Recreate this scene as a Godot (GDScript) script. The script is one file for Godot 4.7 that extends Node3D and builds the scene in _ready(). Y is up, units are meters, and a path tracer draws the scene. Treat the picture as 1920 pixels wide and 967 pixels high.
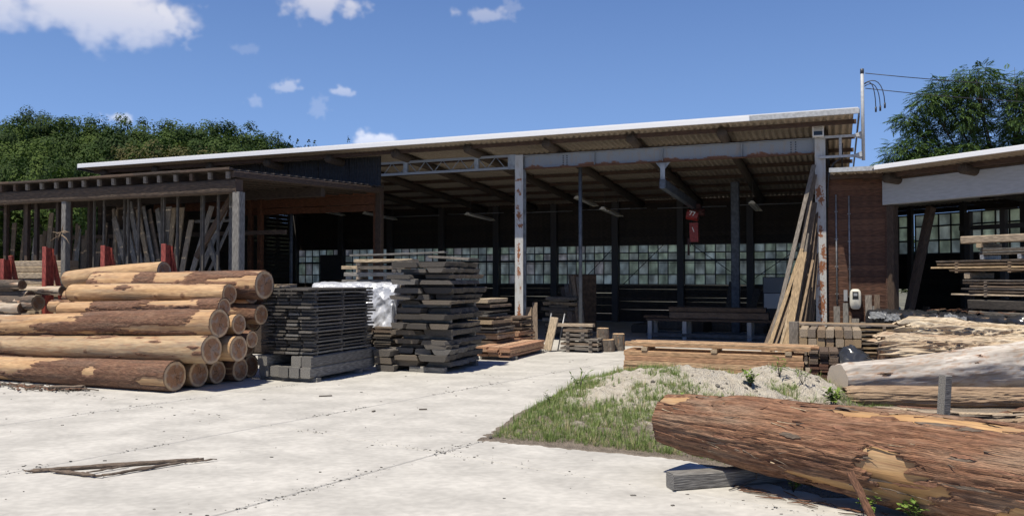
extends Node3D

# The yard uses the big shed's own axes: t runs along its open front to the right, n runs into the shed, y is up; t = n = 0 is the foot of the shed's left steel column.
const FRONT_TURN := -0.383972
const YARD_ORIGIN := Vector3(0.2, 0, -18.68)
const ALONG := Vector3(0.927184, 0, 0.374607)
const INTO := Vector3(0.374607, 0, -0.927184)
# The right-hand building stands at another angle: s along its front, q into it.
const SIDE_ORIGIN := Vector3(7.373, 0, -15.8)
const SIDE_ALONG := Vector3(0.475, 0, 0.88)
const SIDE_INTO := Vector3(0.88, 0, -0.475)
var SIDE_TURN := -atan2(0.88, 0.475)
const ORDINALS := ["topmost", "second", "third", "fourth", "fifth", "sixth", "seventh", "eighth", "ninth", "tenth", "eleventh", "twelfth"]

var rng := RandomNumberGenerator.new()
var names := {}
var M := {}
var N := {}
var cache := {}
var wobble := FastNoiseLite.new()
var patchy := FastNoiseLite.new()


func S(t: float, y: float, n: float) -> Vector3:
	return YARD_ORIGIN + ALONG * t + INTO * n + Vector3(0, y, 0)


func Q(s: float, y: float, q: float) -> Vector3:
	return SIDE_ORIGIN + SIDE_ALONG * s + SIDE_INTO * q + Vector3(0, y, 0)


func _ready() -> void:
	rng.seed = 77
	var cam := Camera3D.new()
	cam.name = "camera"
	cam.fov = 35.58
	cam.near = 0.05
	cam.far = 900.0
	cam.position = Vector3(0, 1.5, 0)
	cam.rotation = Vector3(atan(35.5 / 1507.0), 0, 0)
	add_child(cam)
	cam.current = true

	var sky_mat := ProceduralSkyMaterial.new()
	sky_mat.sky_top_color = Color(0.0173, 0.062, 0.245).linear_to_srgb()
	sky_mat.sky_horizon_color = Color(0.29, 0.49, 0.863).linear_to_srgb()
	sky_mat.sky_curve = 0.22
	sky_mat.ground_bottom_color = Color(0.42, 0.41, 0.38)
	sky_mat.ground_horizon_color = Color(0.5, 0.52, 0.5)
	sky_mat.sun_angle_max = 8.0
	sky_mat.sky_cover = cloud_cover()
	var sky := Sky.new()
	sky.sky_material = sky_mat
	var env := Environment.new()
	env.background_mode = Environment.BG_SKY
	env.sky = sky
	env.tonemap_mode = Environment.TONE_MAPPER_LINEAR
	env.tonemap_exposure = 1.22
	env.sdfgi_enabled = true
	env.ssao_enabled = true
	env.ssil_enabled = true
	var world := WorldEnvironment.new()
	world.name = "world_environment"
	world.environment = env
	add_child(world)

	var sun := DirectionalLight3D.new()
	sun.name = "sun"
	sun.light_color = Color(1.0, 0.965, 0.90)
	sun.light_energy = 1.6
	sun.light_angular_distance = 0.53
	sun.shadow_enabled = true
	add_child(sun)
	var high := deg_to_rad(67.5)
	var to_sun := Vector3(-0.70 * cos(high), sin(high), 0.714 * cos(high)).normalized()
	sun.look_at_from_position(Vector3(0, 30, 0), Vector3(0, 30, 0) - to_sun, Vector3.UP)

	wobble.seed = 5
	wobble.frequency = 1.0
	wobble.fractal_octaves = 3
	patchy.seed = 11
	patchy.frequency = 1.0
	patchy.fractal_octaves = 4
	make_materials()
	build_ground()
	build_shed()
	build_lean_to()
	build_side_building()
	build_hill_and_trees()
	build_log_pile()
	build_yard_stacks()
	build_leaning_boards()
	build_shed_contents()
	build_right_logs()
	build_mound()
	build_litter()


# ---------------------------------------------------------------- naming

func numbered(called: String) -> String:
	var k: int = names.get(called, 0)
	names[called] = k + 1
	return called if k == 0 else "%s_%03d" % [called, k]


func tag(o: Node, label: String, category: String, group := "") -> void:
	o.set_meta("label", label)
	o.set_meta("category", category)
	if group:
		o.set_meta("group", group)


func thing(called: String, label: String, category: String, at := Vector3.ZERO, turn := 0.0, group := "") -> Node3D:
	var o := Node3D.new()
	o.name = numbered(called)
	o.position = at
	o.rotation.y = turn
	add_child(o)
	tag(o, label, category, group)
	return o


func part(parent: Node, called: String, mesh: Mesh, mat: Material, at := Transform3D.IDENTITY) -> MeshInstance3D:
	var o := MeshInstance3D.new()
	o.name = called
	o.mesh = mesh
	o.material_override = mat
	o.transform = at
	parent.add_child(o, true)
	return o


func lone(called: String, label: String, category: String, mesh: Mesh, mat: Material, at: Transform3D, group := "") -> MeshInstance3D:
	var o := MeshInstance3D.new()
	o.name = numbered(called)
	o.mesh = mesh
	o.material_override = mat
	o.transform = at
	add_child(o)
	tag(o, label, category, group)
	return o


func setting(called: String, mesh: Mesh, mat: Material, at := Transform3D.IDENTITY) -> MeshInstance3D:
	var o := MeshInstance3D.new()
	o.name = numbered(called)
	o.mesh = mesh
	o.material_override = mat
	o.transform = at
	add_child(o)
	o.set_meta("kind", "structure")
	return o


func rank(i: int, count: int, from := "top", other := "bottom") -> String:
	if i == 0:
		return from + "most" if from != "left" and from != "right" else "left" if from == "left" else "right"
	if i == count - 1:
		return "bottom" if other == "bottom" else other
	if i < (count + 1) / 2:
		return ORDINALS[mini(i, 11)] + " from " + from
	return ORDINALS[mini(count - 1 - i, 11)] + " from " + other


# ---------------------------------------------------------------- shapes

func post(h: float, w: float, d: float, at: Vector3, yaw := 0.0) -> Array:
	# an upright timber or profile whose grain runs up it: [mesh, transform]
	var b := Basis(Vector3.UP, yaw) * Basis(Vector3.UP, Vector3.LEFT, Vector3.BACK)
	return [bar(Vector3(h, w, d), minf(w, d) * 0.07), Transform3D(b, at)]


func put_post(parent: Node, called: String, h: float, w: float, d: float, m: Material, at: Vector3, yaw := 0.0) -> void:
	var p := post(h, w, d, at, yaw)
	part(parent, called, p[0], m, p[1])


func turned(at: Vector3, yaw: float) -> Transform3D:
	return Transform3D(Basis(Vector3.UP, yaw), at)


func aimed(from: Vector3, to: Vector3, up := Vector3.UP, roll := 0.0) -> Transform3D:
	# local x runs from FROM to TO, local y as near UP as can be
	var x := (to - from).normalized()
	var z := x.cross(up).normalized()
	if z.length() < 0.5:
		z = Vector3(0, 0, 1)
	var y := z.cross(x).normalized()
	return Transform3D(Basis(x, y, z) * Basis(Vector3.RIGHT, roll), from)


func tri(st: SurfaceTool, a: Vector3, b: Vector3, c: Vector3) -> void:
	st.add_vertex(a)
	st.add_vertex(b)
	st.add_vertex(c)


func quad(st: SurfaceTool, a: Vector3, b: Vector3, c: Vector3, d: Vector3) -> void:
	# corners clockwise as seen from the front
	tri(st, a, b, c)
	tri(st, a, c, d)


func begin(flat := true) -> SurfaceTool:
	var st := SurfaceTool.new()
	st.begin(Mesh.PRIMITIVE_TRIANGLES)
	st.set_smooth_group(-1 if flat else 0)
	return st


func done(st: SurfaceTool) -> ArrayMesh:
	st.generate_normals()
	return st.commit()


func put_box(st: SurfaceTool, lo: Vector3, hi: Vector3, c := 0.0, tr := Transform3D.IDENTITY) -> void:
	# a box with its long edges (x) chamfered by c; c = 0 gives sharp edges
	var ring: Array
	if c > 0.0:
		ring = [Vector2(lo.y, lo.z + c), Vector2(lo.y + c, lo.z), Vector2(hi.y - c, lo.z), Vector2(hi.y, lo.z + c), Vector2(hi.y, hi.z - c), Vector2(hi.y - c, hi.z), Vector2(lo.y + c, hi.z), Vector2(lo.y, hi.z - c)]
	else:
		ring = [Vector2(lo.y, lo.z), Vector2(hi.y, lo.z), Vector2(hi.y, hi.z), Vector2(lo.y, hi.z)]
	var k := ring.size()
	for i in k:
		var a: Vector2 = ring[i]
		var b: Vector2 = ring[(i + 1) % k]
		quad(st, tr * Vector3(lo.x, a.x, a.y), tr * Vector3(hi.x, a.x, a.y), tr * Vector3(hi.x, b.x, b.y), tr * Vector3(lo.x, b.x, b.y))
	for i in range(1, k - 1):
		tri(st, tr * Vector3(lo.x, ring[0].x, ring[0].y), tr * Vector3(lo.x, ring[i].x, ring[i].y), tr * Vector3(lo.x, ring[i + 1].x, ring[i + 1].y))
		tri(st, tr * Vector3(hi.x, ring[0].x, ring[0].y), tr * Vector3(hi.x, ring[i + 1].x, ring[i + 1].y), tr * Vector3(hi.x, ring[i].x, ring[i].y))


func box(size: Vector3, c := 0.0) -> ArrayMesh:
	# centred in x and z, standing on y = 0
	var key := ["box", size, c]
	if not cache.has(key):
		var st := begin()
		put_box(st, Vector3(-size.x / 2, 0, -size.z / 2), Vector3(size.x / 2, size.y, size.z / 2), c)
		cache[key] = done(st)
	return cache[key]


func bar(size: Vector3, c := 0.0) -> ArrayMesh:
	# starts at x = 0, centred in y and z
	var key := ["bar", size, c]
	if not cache.has(key):
		var st := begin()
		put_box(st, Vector3(0, -size.y / 2, -size.z / 2), Vector3(size.x, size.y / 2, size.z / 2), c)
		cache[key] = done(st)
	return cache[key]


func board(length: float, h: float, w: float, kind := 0, live := 0.0, segments := 6) -> ArrayMesh:
	# a sawn board along x, lying on y = 0 and centred, a little bowed, edges worn; live > 0 gives waney sides
	var key := ["board", snappedf(length, 0.01), snappedf(h, 0.002), snappedf(w, 0.005), kind, live, segments]
	if cache.has(key):
		return cache[key]
	var r := RandomNumberGenerator.new()
	r.seed = hash(key)
	var st := begin()
	var c := minf(h, w) * 0.10
	var bow := r.randf_range(-0.004, 0.004) * minf(length, 2.0)
	var rings := []
	for i in segments + 1:
		var f := float(i) / segments
		var x := (f - 0.5) * length
		var lift := bow * (1.0 - pow(2.0 * f - 1.0, 2.0))
		var zl := -w / 2 + (r.randf_range(-1, 1) * live)
		var zr := w / 2 + (r.randf_range(-1, 1) * live)
		var sl := live * r.randf_range(0.4, 1.6)
		var sr := live * r.randf_range(0.4, 1.6)
		var j := r.randf_range(-0.0015, 0.0015) if live < 0.02 else r.randf_range(-0.07, 0.07) * h
		var ring := [Vector2(0, zl + c + sl), Vector2(c + j, zl + sl * 0.6), Vector2(h - c, zl), Vector2(h + j, zl + c), Vector2(h + j, zr - c), Vector2(h - c, zr), Vector2(c, zr - sr * 0.6), Vector2(0, zr - c - sr)]
		if kind % 2 == 1 and live > 0.0:
			for p in 8:
				ring[p].x = h - ring[p].x
			ring.reverse()
		var pts := []
		for p in ring:
			pts.append(Vector3(x, p.x + lift, p.y))
		rings.append(pts)
	for i in segments:
		for k in 8:
			var kk := (k + 1) % 8
			quad(st, rings[i][k], rings[i + 1][k], rings[i + 1][kk], rings[i][kk])
	for k in range(1, 7):
		tri(st, rings[0][0], rings[0][k], rings[0][k + 1])
		tri(st, rings[segments][0], rings[segments][k + 1], rings[segments][k])
	cache[key] = done(st)
	return cache[key]


func tube(st: SurfaceTool, path: PackedVector3Array, radii: PackedFloat32Array, sides := 8, close := true) -> void:
	var rings := []
	var ref := Vector3.UP
	for i in path.size():
		var d := (path[mini(i + 1, path.size() - 1)] - path[maxi(i - 1, 0)]).normalized()
		if absf(d.dot(ref)) > 0.95:
			ref = Vector3.RIGHT if absf(d.x) < 0.9 else Vector3.BACK
		var a := d.cross(ref).normalized()
		var b := a.cross(d).normalized()
		ref = b
		var ring := []
		for k in sides:
			var g := TAU * k / sides
			ring.append(path[i] + (a * cos(g) + b * sin(g)) * radii[i])
		rings.append(ring)
	for i in path.size() - 1:
		for k in sides:
			var kk := (k + 1) % sides
			quad(st, rings[i][k], rings[i][kk], rings[i + 1][kk], rings[i + 1][k])
	if close:
		for k in range(1, sides - 1):
			tri(st, rings[0][0], rings[0][k + 1], rings[0][k])
			var e := path.size() - 1
			tri(st, rings[e][0], rings[e][k], rings[e][k + 1])


func rod(length: float, r: float, sides := 10) -> ArrayMesh:
	var key := ["rod", length, r, sides]
	if not cache.has(key):
		var st := begin(false)
		tube(st, PackedVector3Array([Vector3.ZERO, Vector3(length, 0, 0)]), PackedFloat32Array([r, r]), sides)
		cache[key] = done(st)
	return cache[key]


func cable(points: PackedVector3Array, r: float, sides := 6) -> ArrayMesh:
	var radii := PackedFloat32Array()
	radii.resize(points.size())
	radii.fill(r)
	var st := begin(false)
	tube(st, points, radii, sides)
	return done(st)


func grid_mesh(nu: int, nv: int, at: Callable, color = null, keep = null) -> ArrayMesh:
	# smooth sheet of (nu + 1) x (nv + 1) points; front side where u x v points at the viewer
	var pos := PackedVector3Array()
	var col := PackedColorArray()
	for j in nv + 1:
		for i in nu + 1:
			pos.append(at.call(i, j))
			if color != null:
				col.append(color.call(i, j))
	var idx := PackedInt32Array()
	var nor := PackedVector3Array()
	nor.resize(pos.size())
	for j in nv:
		for i in nu:
			var a := j * (nu + 1) + i
			var b := a + 1
			var c := a + nu + 1
			var d := c + 1
			if keep != null and not keep.call(i, j):
				continue
			idx.append_array([a, c, b, b, c, d])
			var n1 := (pos[b] - pos[a]).cross(pos[c] - pos[a])
			nor[a] += n1
			nor[b] += n1
			nor[c] += n1
			nor[d] += n1
	for i in nor.size():
		nor[i] = nor[i].normalized() if nor[i].length_squared() > 0.0 else Vector3.UP
	return arrays(pos, nor, idx, col)


func arrays(pos: PackedVector3Array, nor: PackedVector3Array, idx: PackedInt32Array, col := PackedColorArray()) -> ArrayMesh:
	var a := []
	a.resize(Mesh.ARRAY_MAX)
	a[Mesh.ARRAY_VERTEX] = pos
	a[Mesh.ARRAY_NORMAL] = nor
	a[Mesh.ARRAY_INDEX] = idx
	if col.size() == pos.size():
		a[Mesh.ARRAY_COLOR] = col
	var m := ArrayMesh.new()
	m.add_surface_from_arrays(Mesh.PRIMITIVE_TRIANGLES, a)
	return m


# ---------------------------------------------------------------- materials

func noise_map(called: String, seed_: int, freq: float, octaves: int, lo: float, hi: float, size := 256, contrast := 0.35) -> NoiseTexture2D:
	var n := FastNoiseLite.new()
	n.seed = seed_
	n.noise_type = FastNoiseLite.TYPE_SIMPLEX_SMOOTH
	n.frequency = freq
	n.fractal_octaves = octaves
	var g := Gradient.new()
	g.set_color(0, Color(lo, lo, lo))
	g.set_color(1, Color(hi, hi, hi))
	g.set_offset(0, 0.5 - contrast)
	g.set_offset(1, 0.5 + contrast)
	var t := NoiseTexture2D.new()
	t.width = size
	t.height = size
	t.seamless = true
	t.noise = n
	t.color_ramp = g
	N[called] = t
	return t


func mat(called: String, linear: Color, rough: float, tex := "", scale := Vector3.ONE, relief := "", relief_cm := 0.0, extra := {}) -> StandardMaterial3D:
	var m := StandardMaterial3D.new()
	m.resource_name = called
	m.albedo_color = linear.linear_to_srgb()
	m.roughness = rough
	if tex:
		m.albedo_texture = N[tex]
	if relief:
		m.heightmap_enabled = true
		m.heightmap_texture = N[relief]
		m.heightmap_scale = relief_cm
	if tex or relief:
		m.uv1_triplanar = true
		m.uv1_scale = scale
		m.uv1_offset = Vector3(hash(called) % 97, hash(called + "y") % 89, hash(called + "z") % 83) / 100.0
	for k in extra:
		m.set(k, extra[k])
	M[called] = m
	return m


func woods(called: String, tones: Array, scale := Vector3(0.35, 5, 5), rough := 0.8) -> void:
	# a few tones of one kind of sawn wood: called0, called1, ...
	for i in tones.size():
		mat(called + str(i), tones[i], rough, "grain", scale, "grain_relief", 0.25)


func make_materials() -> void:
	noise_map("grain", 1, 0.035, 5, 0.60, 1.0, 512, 0.30)
	noise_map("grain_relief", 2, 0.05, 4, 0.0, 1.0, 256, 0.4)
	noise_map("blotch", 3, 0.012, 5, 0.72, 1.0, 512, 0.30)
	noise_map("speckle", 4, 0.12, 4, 0.80, 1.0, 512, 0.35)
	noise_map("scuff", 21, 0.03, 6, 0.92, 1.0, 512, 0.36)
	noise_map("rough_relief", 6, 0.06, 5, 0.0, 1.0, 512, 0.4)
	noise_map("fibre", 8, 0.03, 5, 0.66, 1.0, 512, 0.32)
	noise_map("soft", 14, 0.03, 4, 0.86, 1.0, 512, 0.32)
	noise_map("fibre_relief", 9, 0.035, 5, 0.0, 1.0, 512, 0.32)
	noise_map("stain", 12, 0.007, 7, 0.89, 1.0, 1024, 0.33)

	woods("dark_board", [Color(0.135, 0.12, 0.103), Color(0.175, 0.157, 0.135), Color(0.11, 0.098, 0.085), Color(0.22, 0.20, 0.178)])
	woods("slab", [Color(0.115, 0.102, 0.088), Color(0.155, 0.137, 0.118), Color(0.09, 0.078, 0.066), Color(0.20, 0.163, 0.125), Color(0.20, 0.188, 0.172)], Vector3(0.5, 4, 4))
	woods("grey_timber", [Color(0.26, 0.25, 0.235), Color(0.31, 0.295, 0.27), Color(0.22, 0.21, 0.195)])
	woods("pale_board", [Color(0.56, 0.43, 0.28), Color(0.50, 0.40, 0.29), Color(0.62, 0.50, 0.35)])
	woods("pink_board", [Color(0.62, 0.36, 0.22), Color(0.66, 0.42, 0.27), Color(0.56, 0.31, 0.19)])
	woods("fresh_beam", [Color(0.60, 0.37, 0.20), Color(0.64, 0.43, 0.25), Color(0.54, 0.31, 0.17)])
	woods("tan_board", [Color(0.44, 0.31, 0.19), Color(0.36, 0.26, 0.17), Color(0.50, 0.36, 0.21), Color(0.30, 0.24, 0.185)])
	woods("brown_board", [Color(0.19, 0.135, 0.095), Color(0.24, 0.18, 0.13), Color(0.15, 0.105, 0.075), Color(0.27, 0.235, 0.20)])
	woods("rack_board", [Color(0.42, 0.37, 0.31), Color(0.36, 0.295, 0.23), Color(0.50, 0.385, 0.255), Color(0.34, 0.32, 0.295), Color(0.28, 0.215, 0.16)])
	woods("old_brown", [Color(0.11, 0.072, 0.05), Color(0.14, 0.09, 0.06), Color(0.085, 0.06, 0.045)])
	woods("siding", [Color(0.17, 0.078, 0.046), Color(0.205, 0.10, 0.06), Color(0.14, 0.066, 0.042)])
	woods("soffit", [Color(0.26, 0.105, 0.052), Color(0.22, 0.09, 0.045)])
	woods("wall_slat", [Color(0.085, 0.066, 0.050), Color(0.10, 0.078, 0.060), Color(0.075, 0.060, 0.047)])

	mat("concrete", Color(0.53, 0.515, 0.478), 0.92, "stain", Vector3(0.15, 0.15, 0.24), "rough_relief", 0.10, {"uv1_world_triplanar": true})
	M.concrete.detail_enabled = true
	M.concrete.detail_blend_mode = BaseMaterial3D.BLEND_MODE_MUL
	M.concrete.detail_albedo = N.scuff
	M.concrete.detail_uv_layer = BaseMaterial3D.DETAIL_UV_2
	M.concrete.uv2_triplanar = true
	M.concrete.uv2_world_triplanar = true
	M.concrete.uv2_scale = Vector3(0.55, 0.55, 0.8)
	mat("grit", Color(0.20, 0.185, 0.165), 0.95, "speckle", Vector3(1.4, 1.4, 1.4), "rough_relief", 1.0, {"uv1_world_triplanar": true})
	mat("far_ground", Color(0.16, 0.155, 0.11), 0.95, "blotch", Vector3(0.08, 0.08, 0.08), "", 0.0, {"uv1_world_triplanar": true})
	mat("soil", Color(0.15, 0.125, 0.098), 0.95, "speckle", Vector3(0.8, 0.8, 0.8), "rough_relief", 2.5, {"uv1_world_triplanar": true})
	mat("painted_steel", Color(0.335, 0.375, 0.42), 0.55, "blotch", Vector3(0.5, 0.5, 0.5), "speckle", 0.03)
	mat("pale_steel", Color(0.47, 0.49, 0.51), 0.5, "soft", Vector3(0.7, 0.7, 0.7))
	mat("side_girder", Color(0.44, 0.46, 0.485), 0.6, "scuff", Vector3(0.25, 1.5, 1.5))
	mat("flaking_paint", Color(1, 1, 1), 0.6, "speckle", Vector3(1.5, 1.5, 1.5), "", 0.0, {"vertex_color_use_as_albedo": true})
	mat("truss_paint", Color(0.26, 0.285, 0.315), 0.6)
	mat("rusty_flange", Color(0.15, 0.075, 0.05), 0.8, "blotch", Vector3(0.8, 3, 3))
	mat("white_trim", Color(0.80, 0.815, 0.84), 0.4)
	mat("roof_sheet", Color(0.41, 0.35, 0.28), 0.85, "soft", Vector3(0.6, 0.6, 0.6))
	mat("side_roof_sheet", Color(0.46, 0.39, 0.31), 0.85, "soft", Vector3(0.7, 0.7, 0.7))
	mat("rafter_log", Color(0.10, 0.075, 0.055), 0.85, "fibre", Vector3(3, 3, 0.5), "fibre_relief", 0.4)
	mat("purlin", Color(0.11, 0.065, 0.045), 0.8, "grain", Vector3(0.3, 5, 5))
	mat("black_panel", Color(0.032, 0.035, 0.044), 0.8, "blotch", Vector3(1.5, 0.3, 1.5))
	mat("roof_deck", Color(0.11, 0.09, 0.075), 0.9, "blotch", Vector3(1.2, 1.2, 1.2), "rough_relief", 1.0)
	mat("old_beam", Color(0.125, 0.088, 0.062), 0.88, "fibre", Vector3(0.35, 3, 3), "fibre_relief", 0.8)
	mat("rafter_end", Color(0.31, 0.27, 0.225), 0.85, "grain", Vector3(5, 5, 0.4))
	for i in 4:
		mat("frosted_pane" + str(i), [Color(0.78, 0.80, 0.70), Color(0.74, 0.78, 0.70), Color(0.79, 0.75, 0.68), Color(0.75, 0.80, 0.64)][i], 0.6, "blotch", Vector3(0.5, 0.25, 0.5), "", 0.0, {"uv1_world_triplanar": true, "backlight_enabled": true, "backlight": Color(1.6, 1.6, 1.6)})
	mat("dark_frame", Color(0.075, 0.07, 0.066), 0.6)
	mat("dark_steel", Color(0.07, 0.08, 0.10), 0.5, "blotch", Vector3(1, 1, 1))
	mat("crane_steel", Color(0.105, 0.125, 0.155), 0.5, "blotch", Vector3(1, 1, 1))
	mat("red_paint", Color(0.40, 0.045, 0.035), 0.5, "blotch", Vector3(2, 2, 2))
	mat("stake_red", Color(0.36, 0.07, 0.05), 0.6, "blotch", Vector3(3, 1, 3))
	mat("dark_red", Color(0.085, 0.028, 0.024), 0.65, "blotch", Vector3(3, 1, 3))
	mat("white_paint", Color(0.75, 0.75, 0.74), 0.5)
	mat("cream_plastic", Color(0.62, 0.60, 0.52), 0.45)
	mat("black_plastic", Color(0.025, 0.026, 0.03), 0.22)
	mat("grey_plastic", Color(0.30, 0.31, 0.32), 0.5)
	mat("dark_glass", Color(0.02, 0.022, 0.025), 0.08)
	mat("lamp_tube", Color(0.62, 0.60, 0.52), 0.4)
	mat("galvanised", Color(0.46, 0.47, 0.48), 0.42, "blotch", Vector3(2, 2, 2), "", 0.0, {"metallic": 0.35})
	mat("silver_tarp", Color(0.58, 0.60, 0.64), 0.38, "soft", Vector3(2, 2, 2), "", 0.0, {"metallic": 0.25})
	mat("black_tarp", Color(0.03, 0.033, 0.04), 0.22, "", Vector3.ONE)
	mat("clear_wrap", Color(0.30, 0.31, 0.32), 0.2, "speckle", Vector3(3, 3, 3))
	mat("cable_black", Color(0.02, 0.022, 0.03), 0.5)
	mat("sapwood", Color(1, 1, 1), 0.7, "soft", Vector3(0.35, 4, 4), "grain_relief", 0.12, {"vertex_color_use_as_albedo": true})
	mat("bark", Color(1, 1, 1), 0.92, "fibre", Vector3(0.6, 6, 6), "fibre_relief", 1.0, {"vertex_color_use_as_albedo": true})
	mat("old_wood", Color(1, 1, 1), 0.88, "soft", Vector3(0.35, 4, 4), "fibre_relief", 0.6, {"vertex_color_use_as_albedo": true})
	mat("cut_wood", Color(1, 1, 1), 0.8, "speckle", Vector3(3, 3, 3), "speckle", 0.15, {"vertex_color_use_as_albedo": true})
	mat("loose_bark", Color(0.22, 0.11, 0.065), 0.9, "fibre", Vector3(1.0, 6, 6), "fibre_relief", 0.4)
	mat("red_bark", Color(0.33, 0.165, 0.10), 0.9, "fibre", Vector3(1.0, 6, 6), "fibre_relief", 0.4)
	mat("grey_bark_strip", Color(0.19, 0.145, 0.11), 0.9, "fibre", Vector3(1.0, 6, 6), "fibre_relief", 0.4)
	mat("chip", Color(0.10, 0.085, 0.07), 0.9)
	mat("pale_chip", Color(0.62, 0.48, 0.32), 0.85, "grain", Vector3(1.0, 6, 6))
	mat("sand", Color(1, 1, 1), 0.95, "speckle", Vector3(1.3, 1.3, 1.3), "rough_relief", 2.2, {"vertex_color_use_as_albedo": true})
	mat("grass_blade", Color(1, 1, 1), 0.65, "", Vector3.ONE, "", 0.0, {"vertex_color_use_as_albedo": true, "backlight_enabled": true, "backlight": Color(0.45, 0.5, 0.2)})
	mat("leaf", Color(1, 1, 1), 0.75, "", Vector3.ONE, "", 0.0, {"metallic_specular": 0.25, "vertex_color_use_as_albedo": true, "backlight_enabled": true, "backlight": Color(0.4, 0.5, 0.2)})
	mat("trunk", Color(0.09, 0.07, 0.055), 0.9, "fibre", Vector3(4, 0.8, 4), "fibre_relief", 1.5)
	mat("hill", Color(0.045, 0.06, 0.025), 0.95, "blotch", Vector3(0.2, 0.2, 0.2))
	mat("cardboard", Color(0.14, 0.085, 0.05), 0.85, "blotch", Vector3(1, 1, 1))


func cloud_cover() -> ImageTexture:
	# Fair-weather cumulus: each cloud is [azimuth to the right of north, height, half width, half height, strength, seed], in degrees
	var w := 4096
	var h := 2048
	var im := Image.create(w, h, false, Image.FORMAT_RGBA8)
	im.fill(Color(0, 0, 0, 0))
	var n := FastNoiseLite.new()
	n.noise_type = FastNoiseLite.TYPE_SIMPLEX_SMOOTH
	n.fractal_octaves = 6
	n.frequency = 0.016
	n.fractal_gain = 0.55
	var clouds := [
		[-28.6, 16.6, 5.9, 2.7, 1.0, 1], [-23.7, 16.2, 2.5, 1.5, 0.9, 2], [-13.5, 18.4, 2.9, 1.3, 0.8, 3], [-2.3, 18.2, 1.9, 0.65, 0.42, 4], [-15.8, 12.9, 0.95, 0.5, 0.42, 5], [-12.0, 12.8, 0.85, 0.34, 0.46, 6], [-17.9, 11.8, 0.5, 0.4, 0.2, 7], [-13.6, 11.6, 0.65, 0.8, 0.15, 8], [-9.8, 9.45, 1.8, 0.75, 0.85, 9], [-26.3, 10.1, 1.0, 0.4, 0.6, 10], [-18.5, 15.2, 0.9, 0.5, 0.12, 11], [-0.2, 18.6, 0.8, 0.9, 0.18, 19],
		[70, 25, 9, 4, 0.8, 12], [120, 20, 12, 4, 0.8, 13], [-80, 28, 10, 5, 0.8, 14], [-140, 22, 12, 5, 0.8, 15], [170, 35, 10, 5, 0.7, 16], [-50, 40, 8, 4, 0.5, 17], [40, 45, 8, 4, 0.5, 18],
	]
	for c in clouds:
		var cx: float = w * c[0] / 360.0
		var cy: float = h * (0.5 - c[1] / 180.0)
		var rx: float = w * c[2] / 360.0
		var ry: float = h * c[3] / 180.0
		var step := 1
		for y in range(int(cy - ry * 1.5), int(cy + ry * 1.5)):
			for x in range(int(cx - rx * 1.5), int(cx + rx * 1.5), step):
				var dx: float = (x - cx) / rx
				var dy: float = (y - cy) / ry
				var d := sqrt(dx * dx + dy * dy * (1.6 if dy > 0 else 0.9))
				var z := 60.0 / rx
				var f := n.get_noise_3d(x * z, y * z * 1.3, c[5] * 100.0) * 0.5 + 0.5
				var a := clampf((f * 2.1 + 0.05 - d * 1.02) * 1.7, 0.0, 1.0)
				a = a * a * (3.0 - 2.0 * a) * c[4]
				if a <= 0.0:
					continue
				var under := clampf(dy * 0.55 + 0.25, 0.0, 1.0) * a
				var grey := lerpf(0.80, 0.50, under)
				var px := posmod(x, w)
				var old := im.get_pixel(px, y)
				if a > old.a:
					im.set_pixel(px, y, Color(grey * 0.95, grey * 0.86, grey * 0.66, a))
	return ImageTexture.create_from_image(im)


# ---------------------------------------------------------------- ground

func slab_mesh(w: float, d: float) -> ArrayMesh:
	var st := begin()
	var e := 0.007
	var t := [Vector3(e, 0, e), Vector3(w - e, 0, e), Vector3(w - e, 0, d - e), Vector3(e, 0, d - e)]
	var m := [Vector3(0, -e, 0), Vector3(w, -e, 0), Vector3(w, -e, d), Vector3(0, -e, d)]
	quad(st, t[0], t[1], t[2], t[3])
	for i in 4:
		var k := (i + 1) % 4
		quad(st, t[i], m[i], m[k], t[k])
		quad(st, m[i], m[i] + Vector3(0, -0.08, 0), m[k] + Vector3(0, -0.08, 0), m[k])
	return done(st)


func build_ground() -> void:
	var st := begin()
	quad(st, Vector3(-420, 0, -420), Vector3(420, 0, -420), Vector3(420, 0, 420), Vector3(-420, 0, 420))
	setting("ground", done(st), M.far_ground, Transform3D(Basis.IDENTITY, Vector3(0, -0.11, 0)))
	var bed := begin()
	quad(bed, Vector3(-45, 0, -38), Vector3(45, 0, -38), Vector3(45, 0, 25), Vector3(-45, 0, 25))
	setting("gravel_bed", done(bed), M.grit, Transform3D(Basis.IDENTITY, Vector3(0, -0.022, 0)))
	# concrete yard: slabs cast in a grid that lies askew to the sheds
	var yard := Node3D.new()
	yard.name = "concrete_yard"
	yard.rotation.y = -0.611
	yard.set_meta("kind", "structure")
	add_child(yard)
	var cols := [-31.0, -26.6, -22.2, -17.8, -13.4, -8.92, -6.7, -4.45, -0.2, 4.2, 8.6, 13.0, 17.4, 21.8]
	var rows := [-18.0, -13.4, -8.8, -4.2, 0.55, 5.29, 9.9, 14.5, 19.1, 23.7, 28.3, 33.0]
	for i in cols.size() - 1:
		for j in rows.size() - 1:
			var c := Vector3((cols[i] + cols[i + 1]) / 2.0, 0, -(rows[j] + rows[j + 1]) / 2.0)
			var w := yard.basis * c
			if w.z > 7.0 or w.z < -33.0 or absf(w.x) > 27.0:
				continue
			var g := 0.016
			part(yard, "concrete_slab", slab_mesh(cols[i + 1] - cols[i] - g, rows[j + 1] - rows[j] - g), M.concrete, Transform3D(Basis.IDENTITY, Vector3(cols[i] + g / 2, 0.0, -rows[j + 1] + g / 2)))


# ---------------------------------------------------------------- the big shed

func roof_under(n: float) -> float:
	return 4.585 - 0.056 * (n + 0.9)


func loc(t: float, y: float, n: float) -> Vector3:
	return Vector3(t, y, -n)


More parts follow.
